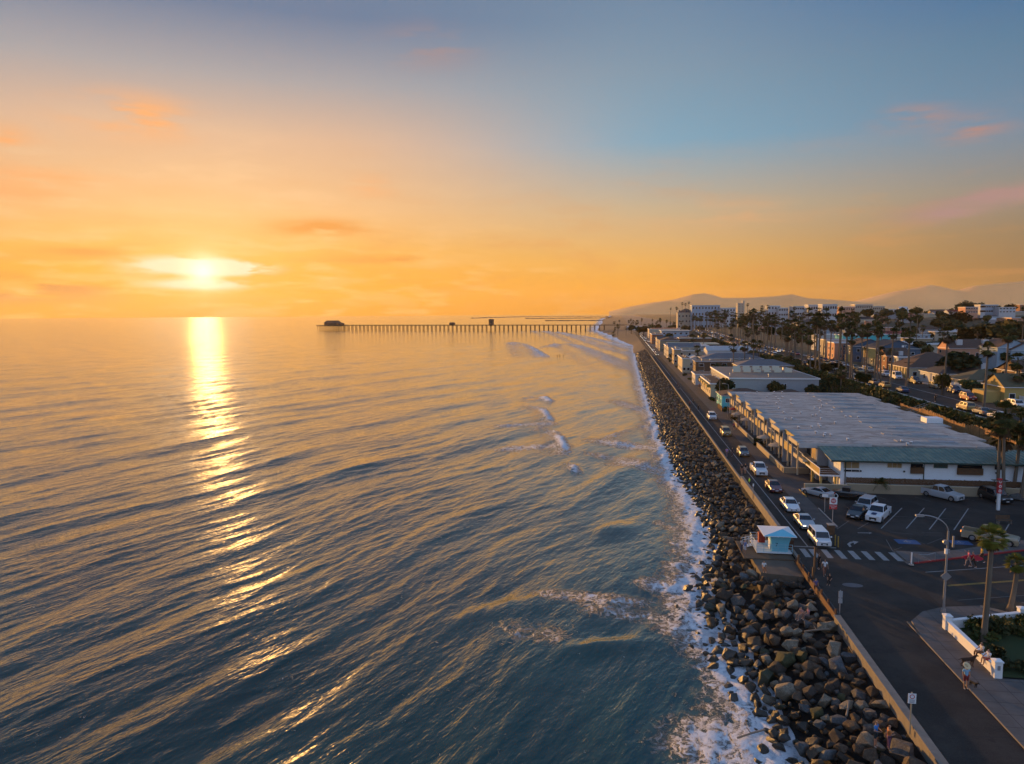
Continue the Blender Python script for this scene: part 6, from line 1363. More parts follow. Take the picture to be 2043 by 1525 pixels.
# --- houses along the bluff road
HB = 'houses along the bluff road'
def hb(px, py, wx, wy, hh, wm, rm, kd, lab, rh=2.2, axis='x', z=10., ns=3, nw=2, fl=2, name='bluff_house', grp=HB):
    x, y = at(px, py, z); zt = terrain(x+wx/2, y)-.1; h_ = Bld(name, lab, 'house' if hh < 11 else 'building', x, y, x+wx, y+wy, min(z, zt), z+hh, wm, rm, kd, rh, axis=axis, group=grp)
    if ns: h_.rows('S', ns, fl, fh=2.9, base=1+z-min(z, zt))
    if nw: h_.rows('W', nw, fl, fh=2.9, base=1+z-min(z, zt))
    return h_
h = hb(1700, 722, 13, 14, 6.2, M_blu, M_brn, 'gable', 'slate blue gabled house with white trim, left of the two', 2.8, axis='y'); f = MB(); f.box(-8.5, -7.5, 0, -6.5, -4.5, 3, M_yelw); f.obj('porch', h.t)
h = hb(1746, 731, 15, 14, 6.4, M_blu, M_dk, 'gable', 'slate blue gabled house with white bird motif, right of the two', 3.0, axis='y'); f = MB(); f.box(1.2, -7.12, 7.0, 2.0, -7.05, 7.7, M_white); f.box(2.4, -7.12, 7.0, 2.5, -7.05, 7.7, M_white); f.box(2.1, -7.12, 7.6, 2.9, -7.05, 7.7, M_white); f.obj('gable_motif', h.t); f = MB(); f.box(-10, -7, 3.2, -7.5, -2, 6.4, M_yelw); f.obj('sunroom', h.t)
hb(1768, 745, 7, 9, 5.6, M_brick, M_brn, 'gable', 'rust red shingled house with glowing windows', 2.4)
h = hb(1791, 748, 8, 10, 5.4, M_pale, M_dk, 'flat', 'glass fronted pale sunroom house with a white chimney'); f = MB(); f.box(-2, 0, 5.4, -.8, 1.2, 7.2, M_wht); f.obj('chimney', h.t)
h = hb(1812, 757, 17, 15, 3.4, M_creamw, M_brn, 'hip', 'bungalow with huge dark brown hipped roof and lit porch columns', 4.2, fl=1, ns=5, nw=4)
for k in range(7): f = MB(); f.box(-9.2, -7+k*2.1, 0, -8.9, -6.7+k*2.1, 3.3, M_yelw); f.obj('porch_column', h.t)
h = hb(1872, 768, 13, 12, 3.0, M_wht, M_dk, 'hip', 'white bungalow with dark hipped roof and a white chimney', 2.8, fl=1); f = MB(); f.box(4.6, -4.5, 3, 5.9, -3.2, 5.8, M_wht); f.obj('chimney', h.t)
hb(1927, 782, 11, 10, 2.8, M_creamw, M_olive, 'hip', 'small olive roofed cottage behind the white fence', 2.4, fl=1)
h = hb(2003, 806, 9, 9, 3.6, M_yelw, M_olive, 'gable', 'golden craftsman cottage with gabled porch', 2.6, axis='x', fl=1); f = MB(); f.box(-7.5, -3, 0, -4.5, 3, 2.6, M_yelw); f.obj('porch', h.t)
hb(2040, 790, 12, 12, 5.5, M_brw, M_brn, 'gable', 'dark brown house cut by the right edge of the picture', 2.5)
h = hb(1893, 727, 24, 10, 6.0, M_sal, M_brn, 'gable', 'long salmon terrace with brick arches and two white chimneys', 3.2, ns=0, nw=2)
for i in range(6): h.win('S', 1.5+i*3.8, 3.4, 1.6, 1.6, M_glass, 2); f = MB(); f.box(-11.5+i*3.9, -5.3, 0, -9+i*3.9, -5.02, 2.4, M_brick); f.obj('brick_arch', h.t)
for x in (-9, 0): f = MB(); f.box(x, -3.5, 6, x+2, -2, 9.8, M_wht); f.obj('chimney', h.t)
hb(1988, 737, 10, 12, 7.4, M_pale, M_brn, 'gable', 'pale blue gabled end house, left of the two by the terrace', 2.8, axis='y', ns=1, nw=0); hb(2015, 738, 9, 11, 6.6, M_pale, M_brn, 'gable', 'pale blue gabled house, right of the two by the terrace', 2.6, axis='y', ns=1, nw=0)
hb(1812, 706, 30, 12, 4.2, M_beige, M_roofw, 'flat', 'long low beige building with a white flat roof', ns=5, fl=1)
hb(1648, 714, 9, 12, 7.5, M_creamw, M_rg, 'flat', 'cream town house lit on its seaward side', ns=2); hb(1664, 718, 9, 10, 6.8, M_sal, M_roofw, 'flat', 'orange-lit town house with small square windows', ns=2); hb(1680, 705, 12, 12, 8.5, M_turq, M_roofw, 'flat', 'turquoise flat roofed town house behind the palms', ns=3); hb(1716, 700, 14, 12, 8, M_turq, M_roofw, 'flat', 'second turquoise town house with a white stair tower', ns=3)
hb(1594, 672, 18, 16, 11, M_greyw, M_dk, 'hip', 'grey house with dark roof standing among the street palms', 3, ns=3); hb(1630, 700, 9, 12, 8, M_wht, M_roofw, 'flat', 'tall narrow white house beside the palm row', ns=2)
h = hb(2017, 668, 40, 24, 13.5, M_sal, M_dk, 'flat', 'square salmon brick block at the right edge, windows glinting', ns=4, nw=3, fl=4)
h = hb(2034, 628, 40, 20, 17, M_brick, M_brick, 'flat', 'brick tower on the hill at the right edge with lit windows', z=22, ns=0, nw=0)
for k in range(3): h.win('S', 3, 4+k*4, 3, 2, M_litw)
# white fence along the bluff road
f0 = empty('white_fence', (84.6, 134, 10.1), 0, 'long white panel fence beside the bluff road', 'fence')
for i in range(9): f = MB(); f.box(-.06, i*7.6, 0, .06, i*7.6+7.4, 1.7, M_white); f.obj('fence_panel', f0); f = MB(); f.box(-.12, i*7.6+7.4, 0, .12, i*7.6+7.6, 1.9, M_white); f.obj('post', f0)
x, y = at(1802, 768, 10.1); t = empty('sun_canopy', (x+14, y+8, 10.2), 0, 'bright blue canopy in a front garden by the bluff road', 'canopy'); f = MB()
for sx in (-1.4, 1.4):
    for sy in (-1.4, 1.4): f.tube((sx, sy, 0), (sx, sy, 2.2), .04, .04, M_white, 5)
f.obj('frame', t); f = MB(); f.add([(-1.6, -1.6, 2.2), (1.6, -1.6, 2.2), (1.6, 1.6, 2.2), (-1.6, 1.6, 2.2), (0, 0, 3.0)], [(0, 1, 4), (1, 2, 4), (2, 3, 4), (3, 0, 4)], mat('blue_canvas', (.01, .20, .42), .8)); f.obj('canopy_top', t)
# hotels and town on the skyline
HT = 'town buildings on the skyline'
def sky(px0, px1, pyt, d, wm, rm, lab, kd='flat', n_=6, fl=4, z=9., rh=4, ww=1.6, cat='hotel'):
    a = Vector(ray(px0, 640)); c = Vector(ray(px1, 640)); x0, x1 = a.x/a.y*d, c.x/c.y*d; zt = CAMH+ray((px0+px1)/2, pyt)[2]/ray((px0+px1)/2, pyt)[1]*d
    h_ = Bld('hotel_building' if cat == 'hotel' else 'town_building', lab, cat, x0, d, x1, d+(x1-x0)*.4+10, z-4, zt-(rh if kd != 'flat' else .4), wm, rm, kd, rh, group=HT); fh = (zt-z)/fl
    h_.rows('S', n_, fl, w=ww, h=fh*.36, base=4+fh*.35, fh=fh); return h_
sky(1352, 1387, 616, 900, M_beige, M_brn, 'hip roofed resort wing at the left end of the skyline hotels', 'hip', 5, 4, rh=5); sky(1380, 1436, 609, 880, M_pale, M_brn, 'broad pale blue resort hotel with a red-brown roof edge', 'flat', 9, 4); sky(1437, 1467, 614, 860, M_wht, M_brn, 'right wing of the resort hotel with arched bay', 'flat', 5, 4)
sky(1471, 1484, 605, 1500, M_beige, M_beige, 'tall plain tower rising alone above the palms', 'flat', 2, 8, cat='tower'); sky(1481, 1484.5, 600.5, 1505, M_beige, M_beige, 'stair head beside the top of the plain tower', 'flat', 1, 2, cat='tower')
sky(1510, 1530, 622, 820, M_wht, M_roofw, 'low white block between the plain tower and the stepped hotel', 'flat', 4, 4); sky(1532, 1556, 610, 780, M_wht, M_roofw, 'stepped white hotel, taller left half', 'flat', 4, 5); sky(1553, 1572, 614, 770, M_wht, M_roofw, 'stepped white hotel, lower right half', 'flat', 4, 5)
sky(1581, 1608, 611, 760, M_wht, M_brick, 'white apartment block with a red-brown attic storey', 'flat', 6, 5); sky(1612, 1640, 608, 730, M_wht, M_brick, 'grey-white apartment block in the middle of the skyline', 'flat', 6, 4); sky(1640, 1669, 607, 700, M_wht, M_brick, 'apartment block with brick-red top and dark corner strip', 'flat', 6, 4)
sky(1673, 1705, 612, 980, M_sal, M_brn, 'salmon hotel catching the sun right of the apartment blocks', 'flat', 7, 4); sky(1705, 1740, 607.5, 1000, M_beige, M_brn, 'long tan hotel with a flat brown roof line', 'flat', 8, 4); sky(1740, 1764, 611, 1010, M_beige, M_rg, 'lower tan hotel wing further right', 'flat', 6, 4)
sky(1768, 1795, 617, 1300, M_wht, M_roofw, 'faint pale buildings at the hill foot', 'flat', 6, 3, z=12); sky(1795, 1812, 612, 1500, M_wht, M_wht, 'faint white church-like block on the skyline', 'gable', 3, 3, rh=8, z=12, cat='building')

# ------------------------------------------------------------------ the pier
def pier():
    A = Vector((*at(1215, 657.5, 2), 0)); Bq = Vector((*at(641, 659.3, 0), 0)); d = (Bq-A); L = d.length; d.normalize(); nn = Vector((-d.y, d.x, 0))
    t = empty('pier', (A.x, A.y, 0), math.atan2(d.y, d.x), 'long wooden pier on rows of piles reaching out to sea', 'pier'); m = mat('pier_timber', (.06, .035, .022), .9, noise=.3, nscale=.3)
    b = MB(); b.box(-30, -4.5, 8.6, L-40, 4.5, 9.4, m); b.box(L-46, -17, 8.6, L, 17, 9.4, m); b.obj('deck', t)
    b = MB()
    for yy in (-4.4, 4.4): b.box(-30, yy-.08, 10.3, L-46, yy+.08, 10.5, m); [b.box(k*6.-30, yy-.08, 9.4, k*6.-29.8, yy+.08, 10.3, m) for k in range(int((L-16)/6))]
    for (p, q) in (((L-46, -17), (L, -17)), ((L, -17), (L, 17)), ((L-46, 17), (L, 17))): b.box(min(p[0], q[0])-.1, min(p[1], q[1])-.1, 10.3, max(p[0], q[0])+.1, max(p[1], q[1])+.1, 10.5, m)
    b.obj('railing', t)
    nb_ = 62; sp = (L-50)/nb_
    b = MB()
    for yy in (-3.8, -1.3, 1.3, 3.8): b.tube((0, yy, -2), (0, yy*.95, 8.0), .32, .28, m, 6)
    b.box(-.35, -4.4, 7.8, .35, 4.4, 8.6, m); b.path([(0, -3.8, 1.5), (0, 3.8, 7.6)], .13, m, 4); b.path([(0, 3.8, 1.5), (0, -3.8, 7.6)], .13, m, 4); me = b.mesh('pile_bent')
    for i in range(nb_): link(me, 'pile_bent', t, loc=(8+i*sp, 0, 0))
    b = MB()
    for i in range(9):
        for yy in (-16, -10, -4, 2, 8, 14): b.tube((0, yy, -2), (0, yy, 8.2), .32, .28, m, 5)
        break
    b.box(-.35, -17, 7.8, .35, 17, 8.6, m); me = b.mesh('pile_bent')
    for i in range(9): link(me, 'pile_bent', t, loc=(L-45+i*5.5, 0, 0))
    for i in range(26):
        b = MB(); b.tube((0, 0, 9.4), (0, 0, 13.6), .1, .08, m, 5); b.tube((0, 0, 13.6), (0, 0, 13.9), .3, .2, m, 6); o = b.obj('lamp_post', t); o.location = (15+i*19.5, 4.2 if i % 2 else -4.2, 0)
    def pb(s0, s1, w_, h_, rh_, lab, rm=m):
        x, y = A.x+d.x*(s0+s1)/2, A.y+d.y*(s0+s1)/2; t2 = empty('pier_building', (x, y, 9.41), math.atan2(d.y, d.x), lab, 'building'); hl = (s1-s0)/2
        f = MB(); f.box(-hl, -w_, 0, hl, w_, h_, M_brw); f.obj('wall', t2); f = MB(); v = [(-hl-1, -w_-1, h_), (hl+1, -w_-1, h_), (hl+1, w_+1, h_), (-hl-1, w_+1, h_), (-hl*.75, -w_*.5, h_+rh_), (hl*.75, -w_*.5, h_+rh_), (hl*.75, w_*.5, h_+rh_), (-hl*.75, w_*.5, h_+rh_)]
        f.add(v, [(0, 1, 5, 4), (1, 2, 6, 5), (2, 3, 7, 6), (3, 0, 4, 7), (4, 5, 6, 7), (3, 2, 1, 0)], M_brn); f.obj('roof', t2); f = MB()
        for k in range(4): f.box(-hl+.8+k*hl*.48, w_+.001, h_*.35, -hl+.8+k*hl*.48+hl*.3, w_+.05, h_*.75, M_glass)
        f.obj('window', t2)
    pb(L-38, L-12, 9, 4.2, 4.8, 'restaurant building with high roof at the end of the pier'); pb(L-46, L-39, 6, 3, 1.5, 'low shed beside the pier end restaurant')
    s = (Vector((*at(902, 659.6, 0), 0))-A).dot(d); pb(s-4, s+4, 4, 3, 2, 'small kiosk standing midway along the pier')
    s = (Vector((*at(976, 660, 0), 0))-A).dot(d); pb(s-3.5, s+3.5, 4, 9, 1.6, 'lifeguard lookout tower standing on the pier')
pier()
# ------------------------------------------------------------------ palms
GP = 'palms along the bluff road'
palm(*at(1962, 1278, Z0+.2), Z0+.2, 8.6, 1.35, 'nearest palm with bright yellow-green crown and ringed trunk', 'foreground palms', kind='yellow', seed=0)
palm(*at(2015, 1218, Z0+.35), Z0+.35, 4.2, 1.1, 'short palm growing from the square planter', 'foreground palms', kind='yellow', seed=1)
for i, (px, py, h, cr, lab) in enumerate(((1990, 992, 10.5, 2.4, 'left trunk of the palm cluster behind the black parked car'), (2003, 996, 12.0, 2.5, 'second trunk of the palm cluster behind the black parked car'), (2020, 990, 11.0, 2.5, 'third trunk of the palm cluster at the right edge'), (2036, 994, 9.0, 2.6, 'rightmost trunk of the palm cluster at the right edge'), (2000, 985, 8.2, 2.4, 'lower inner crown of the palm cluster at the right edge'))):
    palm(*at(px, py, Z0), Z0, h, cr, lab, 'palm cluster at the parking lot corner')
for px, py, pyt, cr, lab in ((1882, 776, 668, 2.7, 'very tall palm by the start of the white fence, crown high on the slope'), (1962, 822, 697, 2.0, 'round-crowned palm standing before the white fence'), (2002, 792, 665, 2.6, 'slender palm with dark spreading crown near the right edge'), (2027, 800, 720, 2.3, 'drooping palm at the right edge above the bluff road'), (2035, 805, 745, 2.2, 'lower ragged palm at the right edge'),
                          (1688, 752, 660, 2.2, 'left palm of the trio before the blue houses'), (1696, 756, 655, 2.4, 'middle palm of the trio before the blue houses'), (1701, 757, 677, 1.9, 'right palm of the trio before the blue houses'), (1728, 760, 660, 2.2, 'palm rising from the seaward parked row'), (1744, 764, 655, 2.5, 'thick crowned palm in the seaward parked row'), (1750, 768, 662, 2.0, 'palm just right of the thick crowned one'),
                          (1776, 772, 665, 1.8, 'palm before the white works van'), (1808, 776, 672, 1.9, 'palm before the bungalow with porch columns'), (1758, 766, 700, 1.6, 'low palm leaning behind the seaward cars'), (1779, 745, 700, 2.2, 'feathery palm in front of the right blue house'), (1725, 735, 697, 2.2, 'feathery palm in front of the left blue house')):
    x, y = at(px, py, 10); ry = ray(px, pyt); h = CAMH+ry[2]/ry[1]*y-10; palm(x, y, 10, h, cr, lab, GP, kind='feather' if 'feathery' in lab else 'fan')
# denser rows further off, both sides of the bluff road
cnt = 0
fr = random.Random(3)
OCC = []
def ok_spot(x, y, r):
    for a, b_, c_ in OCC:
        if (a-x)**2+(b_-y)**2 < (c_+r)**2: return False
    OCC.append((x, y, r)); return True
FARP = []
y = 225
while y < 1000:
    for off in (-9.5, 10.5):
        if fr.random() < .82: FARP.append((pacx(y)+off+fr.uniform(-1, 1), y+fr.uniform(-3, 3), fr.uniform(13, 20)))
    y += 11+y*.012
for _ in range(26): FARP.append((fr.uniform(66, 74)+fr.random()*0, fr.uniform(250, 520), fr.uniform(10, 17)))
for _ in range(75): yy = fr.uniform(300, 800); FARP.append((pacx(yy)+fr.uniform(15, 130), yy, fr.uniform(10, 20)))
for _ in range(34): yy = fr.uniform(760, 1250); FARP.append((fr.uniform(-10, 90), yy, fr.uniform(9, 17)))
for px, py, pyt in ((1492, 733, 662), (1440, 712, 680), (1485, 742, 690), (1560, 700, 640), (1530, 690, 632), (1590, 690, 638), (1490, 660, 608), (1530, 665, 612), (1545, 690, 645), (1575, 712, 655), (1625, 724, 645), (1634, 725, 640), (1641, 724, 648), (1612, 716, 652), (1655, 726, 650), (1895, 668, 620), (1945, 655, 616), (1520, 655, 613), (1360, 650, 606), (1366, 650, 607), (1374, 650, 604), (1338, 650, 616), (1350, 652, 615)):
    z = 4 if px < 1500 and py > 700 else 10; x, y = at(px, py, z); ry = ray(px, pyt); FARP.append((x, y, CAMH+ry[2]/ry[1]*y-z, z))
for p in FARP[:265]:
    x, y, h = p[:3]; z = p[3] if len(p) > 3 else terrain(x, y); d = math.hypot(x, y)
    px, py = proj(x, y, z+h)
    if not (1180 < px < 2090): continue
    far = y > 330
    where = 'near the beach parking' if x < pacx(y)-14 and y > 700 else 'among the beach houses' if x < pacx(y)-14 else 'on the seaward side of the bluff road' if x < pacx(y) else 'on the inland side of the bluff road' if x < pacx(y)+14 else 'among the town roofs'
    sz = 'tall' if h > 16 else 'medium' if h > 12 else 'short'
    dist = 'far off' if d > 700 else 'in the middle distance' if d > 380 else 'nearer'
    palm(x, y, z-.1, h, fr.uniform(2.1, 3.1), f'{sz} palm {where}, {dist}', GP, far=far)
# ------------------------------------------------------------------ trees
def t_at(px, py, pyt, w, k, lab, z=10.):
    x, y = at(px, py, z); ry = ray(px, pyt); h = CAMH+ry[2]/ry[1]*y-z; tree(x, y, z-.1, h, w, lab, k)
for a in ((1905, 765, 702, 13, 1, 'broad dark tree behind the white bungalow'), (1920, 760, 708, 9, 1, 'dark round tree beside the salmon terrace'), (1880, 790, 745, 4, 2, 'bushy tree at the foot of the very tall palm'), (1985, 775, 735, 8, 2, 'olive tree before the pale blue gabled house'), (2035, 770, 725, 9, 0, 'green tree by the brown house at the right edge'), (1938, 788, 757, 6, 0, 'green garden tree behind the white fence'), (1950, 792, 765, 6, 1, 'dark garden tree behind the white fence'), (1967, 780, 748, 7, 2, 'olive garden tree left of the golden cottage'), (1665, 740, 722, 5, 1, 'dark street tree by the cream town house')): t_at(*a)
x, y = at(1478, 758, Z0); tree(30.5, 213, Z0, 7.2, 7.5, 'dense tree between the turquoise and grey beach buildings', 1)
for a in ((1635, 768, 6, 'hedge-like tree'), ): pass
TR = []
for _ in range(3000):
    if len(TR) >= 260: break
    u = fr.random()**1.4; yy = 250+u*900; xx = pacx(yy)+fr.uniform(22, 60+yy*.62)
    if ok_spot(xx, yy, 4.5): TR.append((xx, yy))
for xx, yy in TR:
    px, py = proj(xx, yy, 12)
    if not (1300 < px < 2110): continue
    z = terrain(xx, yy); h = fr.uniform(5, 10)+(3 if z > 14 else 0); w = h*fr.uniform(.9, 1.35)
    if 1480 < px < 2043 and yy < 420: h *= .75; w *= .8
    nm = ['leafy green', 'dark', 'olive-toned', 'dusky'][k_ := fr.randrange(4)]
    zone = 'on the right-hand hill' if z > 14 else 'close behind the bluff houses' if yy < 420 else 'in the middle of town' if yy < 760 else 'near the skyline'
    tree(xx, yy, z-.2, h, w, f'{"broad" if w > 9 else "small"} {nm} tree {zone}', k_)
for px, py, w, h, lab in ((1893, 640, 34, 17, 'large flat topped tree mass left on the hill'), (1907, 637, 30, 18, 'tall dark tree crown left of the hill houses'), (1935, 632, 34, 17, 'wide tree crown behind the hill houses'), (1972, 622, 30, 19, 'umbrella shaped pine on the hilltop'), (1995, 625, 34, 16, 'dark tree right of the umbrella pine'), (2022, 622, 30, 15, 'dark tree on the hill near the right edge'), (1955, 650, 36, 15, 'broad tree below the white hill houses'), (1985, 648, 40, 16, 'broad tree below the hill at right'), (2025, 652, 40, 18, 'big dark tree above the salmon brick block')):
    x, y = at(px, py+14, 16); x, y = x*.9, y*.9
    z = terrain(x, y); tree(x, y, z-1, h, w*.75, lab, 1)
for i in range(16): x, y = 30+i*5.5+fr.uniform(-3, 3), 850+fr.uniform(-60, 160); tree(x-14, y, Z0, fr.uniform(7, 12), fr.uniform(10, 16), 'dark tree in the clump behind the beach road end', 1+(i % 2))
for i in range(7): tree(69.5-fr.random()*3, 215+i*16+fr.uniform(-4, 4), 8.2, fr.uniform(3, 4.5), fr.uniform(5, 7), 'low green tree on the bluff slope above the beach houses', i % 3)
# town houses scattered inland
HS = 'small houses inland'
hr = random.Random(21); n_h = 0
WL = [('white', M_wht), ('pale blue', M_pale), ('cream', M_creamw), ('beige', M_beige), ('tan', M_tanw), ('salmon', M_sal), ('grey', M_greyw)]; RL = [('white', M_roofw), ('dark', M_dk), ('brown', M_brn), ('grey', M_rg), ('red', M_redr), ('dark brown', M_brn)]
for _ in range(1400):
    if n_h >= 100: break
    yy = 255+hr.random()**.8*640; xx = pacx(yy)+hr.uniform(26, 70+yy*.6); px, py = proj(xx, yy, 14)
    if not (1420 < px < 2100) or not ok_spot(xx, yy, 6.0): continue
    if 1800 < px < 2043 and yy < 370: continue
    z = terrain(xx, yy); wn, wm = WL[hr.randrange(len(WL))]; rn, rm = RL[hr.randrange(len(RL))]; kd = hr.choice(['flat', 'gable', 'hip', 'flat', 'gable']); w, dd = hr.uniform(9, 22), hr.uniform(8, 13); hh = hr.choice([3.2, 3.6, 5.8, 6.2])
    zone = 'on the right-hand hill' if z > 14 else 'close behind the bluff houses' if yy < 420 else 'in mid town' if yy < 650 else 'towards the skyline'
    h = Bld('town_house', f'{"long" if w > 16 else "small"} {wn} house with {rn} {kd} roof {zone}', 'house', xx, yy, xx+w, yy+dd, z-.4, z+hh, wm, rm, kd, hr.uniform(1.5, 2.6), group=HS)
    if yy < 600: h.rows('S', 3, 1 if hh < 5 else 2, w=1.6); h.rows('W', 2, 1 if hh < 5 else 2, w=1.4)
    n_h += 1
for px0, px1, pyt, d, lab in ((1925, 1950, 612.5, 690, 'pink-lit villa left on the hill'), (1955, 1965, 608, 700, 'white villa with orange wall on the hill'), (1966, 1990, 608, 710, 'pale blue villa on the hill crest'), (1992, 2025, 613, 700, 'long white house right on the hill')):
    sky(px0, px1, pyt, d, M_sal if 'pink' in lab else M_pale if 'blue' in lab else M_wht, M_brn, lab, 'flat', 5, 2, z=27, cat='house')

for i, (x, y, h, k) in enumerate(((29.5, 255, 4, 0), (45, 214, 6, 2), (56, 214, 5.5, 1), (62, 262, 5, 0), (40, 290, 6, 1), (50, 296, 5.5, 2), (30, 343, 4.5, 0), (47, 350, 6, 1), (60, 360, 6, 0), (29, 382, 5, 2), (48, 408, 6, 1), (60, 430, 7, 0), (30, 452, 5, 1), (50, 500, 7, 1), (62, 545, 7, 2), (34, 556, 6, 1), (60, 610, 8, 1), (44, 640, 8, 0), (66, 470, 6, 1), (58, 312, 4.5, 0))):
    tree(x, y, Z0, h, h*1.15, ('bushy ' if k else 'leafy ')+'tree squeezed between the beachfront houses', k, group='trees among the beach houses')
for i, (x, y, h) in enumerate(((46, 296, 12), (54, 298, 13.5), (37, 345, 9), (58, 385, 13), (44, 430, 11), (63, 330, 12), (52, 452, 12), (33, 510, 9), (64, 215, 9))):
    palm(x, y, Z0, h, 2.3, 'palm rising between the beachfront houses', GP)
for i, (x, y, r) in enumerate(((27.6, 214, .9), (27.6, 217, 1.1), (28, 264, 1.), (27.4, 280, 1.1), (27.3, 300, 1.2), (27.3, 344, 1.2), (27.3, 384, 1.4), (27.3, 402, 1.2), (27.9, 176, 1.0), (28.4, 192, 1.2), (28.8, 195, 1.1))):
    bush(x, y, Z0, r, 1.4, 'potted-size shrub along the promenade house fronts', i % 3)
fence(27.3, 192, 27.3, 200, 1.3, M_rust, 'rust brown fence in front of the turquoise house')

# ------------------------------------------------------------------ shrubs
for i in range(12):
    x = 28.2+(i % 6)*1.5+rnd.random(); y = 58.2+(i//6)*1.9+(x-27)*.35+rnd.uniform(-.5, .5); bush(x, y, Z0+.2, rnd.uniform(.9, 1.4), 1.3, ('dark green' if i % 2 else 'glossy')+' garden shrub behind the white wall', i % 3, 'garden shrubs')
for x, y in ((28.2, 54.4), (29.4, 54.0), (28.6, 56.2), (30.6, 53.9)): bush(x, y, Z0+.2, 1.0, 1.0, 'rounded low shrub near the end pier of the garden wall', 1, 'garden shrubs')
bush(at(1500, 877, Z0)[0]+.6, 148, Z0, 1.0, 1.0, 'green shrub at the end of the far patio wall', 0); bush(27.6, 143.5, Z0, 1.3, .9, 'dark bush between the two patio walls', 1)
def bluff_cover():
    rg_ = np.random.RandomState(4); n = 24000
    y = 100+rg_.rand(n)**1.6*520; o_ = -12.4+rg_.rand(n)*2.9; x = np.array([pacx(v) for v in y])+o_
    lump = .5+.5*np.sin(x*1.3+y*.7)*np.sin(y*.55-x*.4); z = np.array([terrain(a, c) for a, c in zip(x, y)])+rg_.rand(n)*(.35+1.0*lump)*np.where(o_ > -10.2, .35, .8)
    s = (.16+.22*rg_.rand(n))*(1+y/260); u = rg_.randn(n, 3); u /= np.linalg.norm(u, axis=1)[:, None]; w = np.cross(u, rg_.randn(n, 3)); w /= np.linalg.norm(w, axis=1)[:, None]
    c = np.stack([x, y, z], 1); V = np.stack([c+u*s[:, None], c+w*s[:, None]*.8, c-u*s[:, None], c-w*s[:, None]*.8], 1).reshape(-1, 3)
    me = bpy.data.meshes.new('bluff_groundcover'); me.vertices.add(4*n); me.vertices.foreach_set('co', V.astype(np.float32).ravel()); me.loops.add(4*n); me.loops.foreach_set('vertex_index', np.arange(4*n, dtype=np.int32)); me.polygons.add(n); me.polygons.foreach_set('loop_start', np.arange(0, 4*n, 4, dtype=np.int32))
    for m in (M_leaf, M_leafd, M_leafo): me.materials.append(m)
    me.polygons.foreach_set('material_index', np.clip((lump*3+rg_.rand(n)).astype(np.int32) % 3, 0, 2)); me.update(calc_edges=True); link(me, 'bluff_groundcover', kind='stuff', label='tangled green ground cover on the bluff between the two roads')
bluff_cover()
# retaining fence of bamboo-like panels at the bluff foot
t = empty('reed_fence', (0, 0, 0), 0, 'tall reed fence glowing along the foot of the bluff', 'fence')
for i in range(12):
    y0, y1 = 119+i*4.0, 119+(i+1)*4.0; f = MB(); k = 0.
    while k < 4: yy = y0+k; x = 62.3+rnd.uniform(-.05, .05); f.box(x, yy, 3.5, x+.06, yy+.14, 9.5+.25*math.sin(yy*.3)+rnd.uniform(-.2, .2), mat('reed', (.36, .20, .08), .9, noise=.5, nscale=2)); k += .17
    f.obj('reed_panel', t)
# steps up the bluff
t = empty('bluff_stairs', (60.6, 158, 8.0), 0, 'grey steps with handrails climbing the bluff behind the block', 'stairs'); f = MB()
for k in range(10): f.box(.45*k, 0, .18*k, .45*k+.45, 1.6, .18*k+.2, M_conc)
f.obj('steps', t); f = MB()
for yy in (0, 1.6): f.path([(0, yy, .9), (4.5, yy, 2.7)], .03, M_galv, 5); [f.tube((.45*k, yy, .18*k), (.45*k, yy, .18*k+.9), .025, .025, M_galv, 5) for k in range(0, 11, 2)]
f.obj('handrail', t)
# utility poles
for px, py, pyt, lab in ((1906, 660, 621, 'utility pole with crossarm before the hill'), (1812, 762, 712, 'thin street light with double arm before the porch bungalow'), (1700, 700, 640, 'thin pole among the town palms'), (1830, 640, 608, 'slim mast on the skyline right of the hotels'), (2014, 612, 592, 'radio mast on the hill near the right edge')):
    x, y = at(px, max(py, 640), 10); ry = ray(px, pyt); h = CAMH+ry[2]/ry[1]*y-10; t = empty('utility_pole', (x, y, 9.5), 0, lab, 'pole'); f = MB(); f.tube((0, 0, 0), (0, 0, h), .16, .1, M_wood, 6); f.obj('pole', t); f = MB(); f.box(-1.3, -.08, h-1.2, 1.3, .08, h-1.0, M_wood); f.obj('crossarm', t)

# ------------------------------------------------------------------ distant cars (too small to show parts)
def low_car(pm, head):
    b = MB(); b.loft([ring(.78, 2.25, .3, .62), ring(.88, 2.0, .24, .84), ring(.9, .9, .22, .98), ring(.9, -1.7, .22, 1.0), ring(.82, -2.25, .3, .8)], pm)
    b.loft([[(-.8, .95, .97), (.8, .95, .97), (.8, -1.75, .97), (-.8, -1.75, .97)], [(-.64, .25, 1.42), (.64, .25, 1.42), (.64, -1.2, 1.42), (-.64, -1.2, 1.42)]], M_glass); b.box(-.62, -1.18, 1.42, .62, .23, 1.46, pm)
    for s in (-1, 1):
        for yy in (1.4, -1.4): b.tube((s*.7, yy, .33), (s*.92, yy, .33), .33, .33, M_black, 8)
        b.box(s*.6-.16, 2.2, .6, s*.6+.16, 2.29, .76, head)
    return b.mesh('far_car')
LOW = {(c, hd): low_car(P[c], M_headfar if hd else M_headoff) for c in ('white', 'silver', 'black', 'grey', 'red', 'gold', 'dark blue', 'tan') for hd in (0, 1)}
cr_ = random.Random(5)
def far_car(x, y, z, rz, lab, grp, lit=0):
    c = cr_.choices(['white', 'silver', 'black', 'grey', 'red', 'gold', 'dark blue', 'tan'], (6, 5, 3, 3, 1.5, 1.5, 1, 2))[0]; o = link(LOW[(c, lit)], 'far_car', loc=(x, y, z)); o.rotation_euler.z = rz
    tag(o, f'{c} car {lab}', 'car', grp)
y = 440
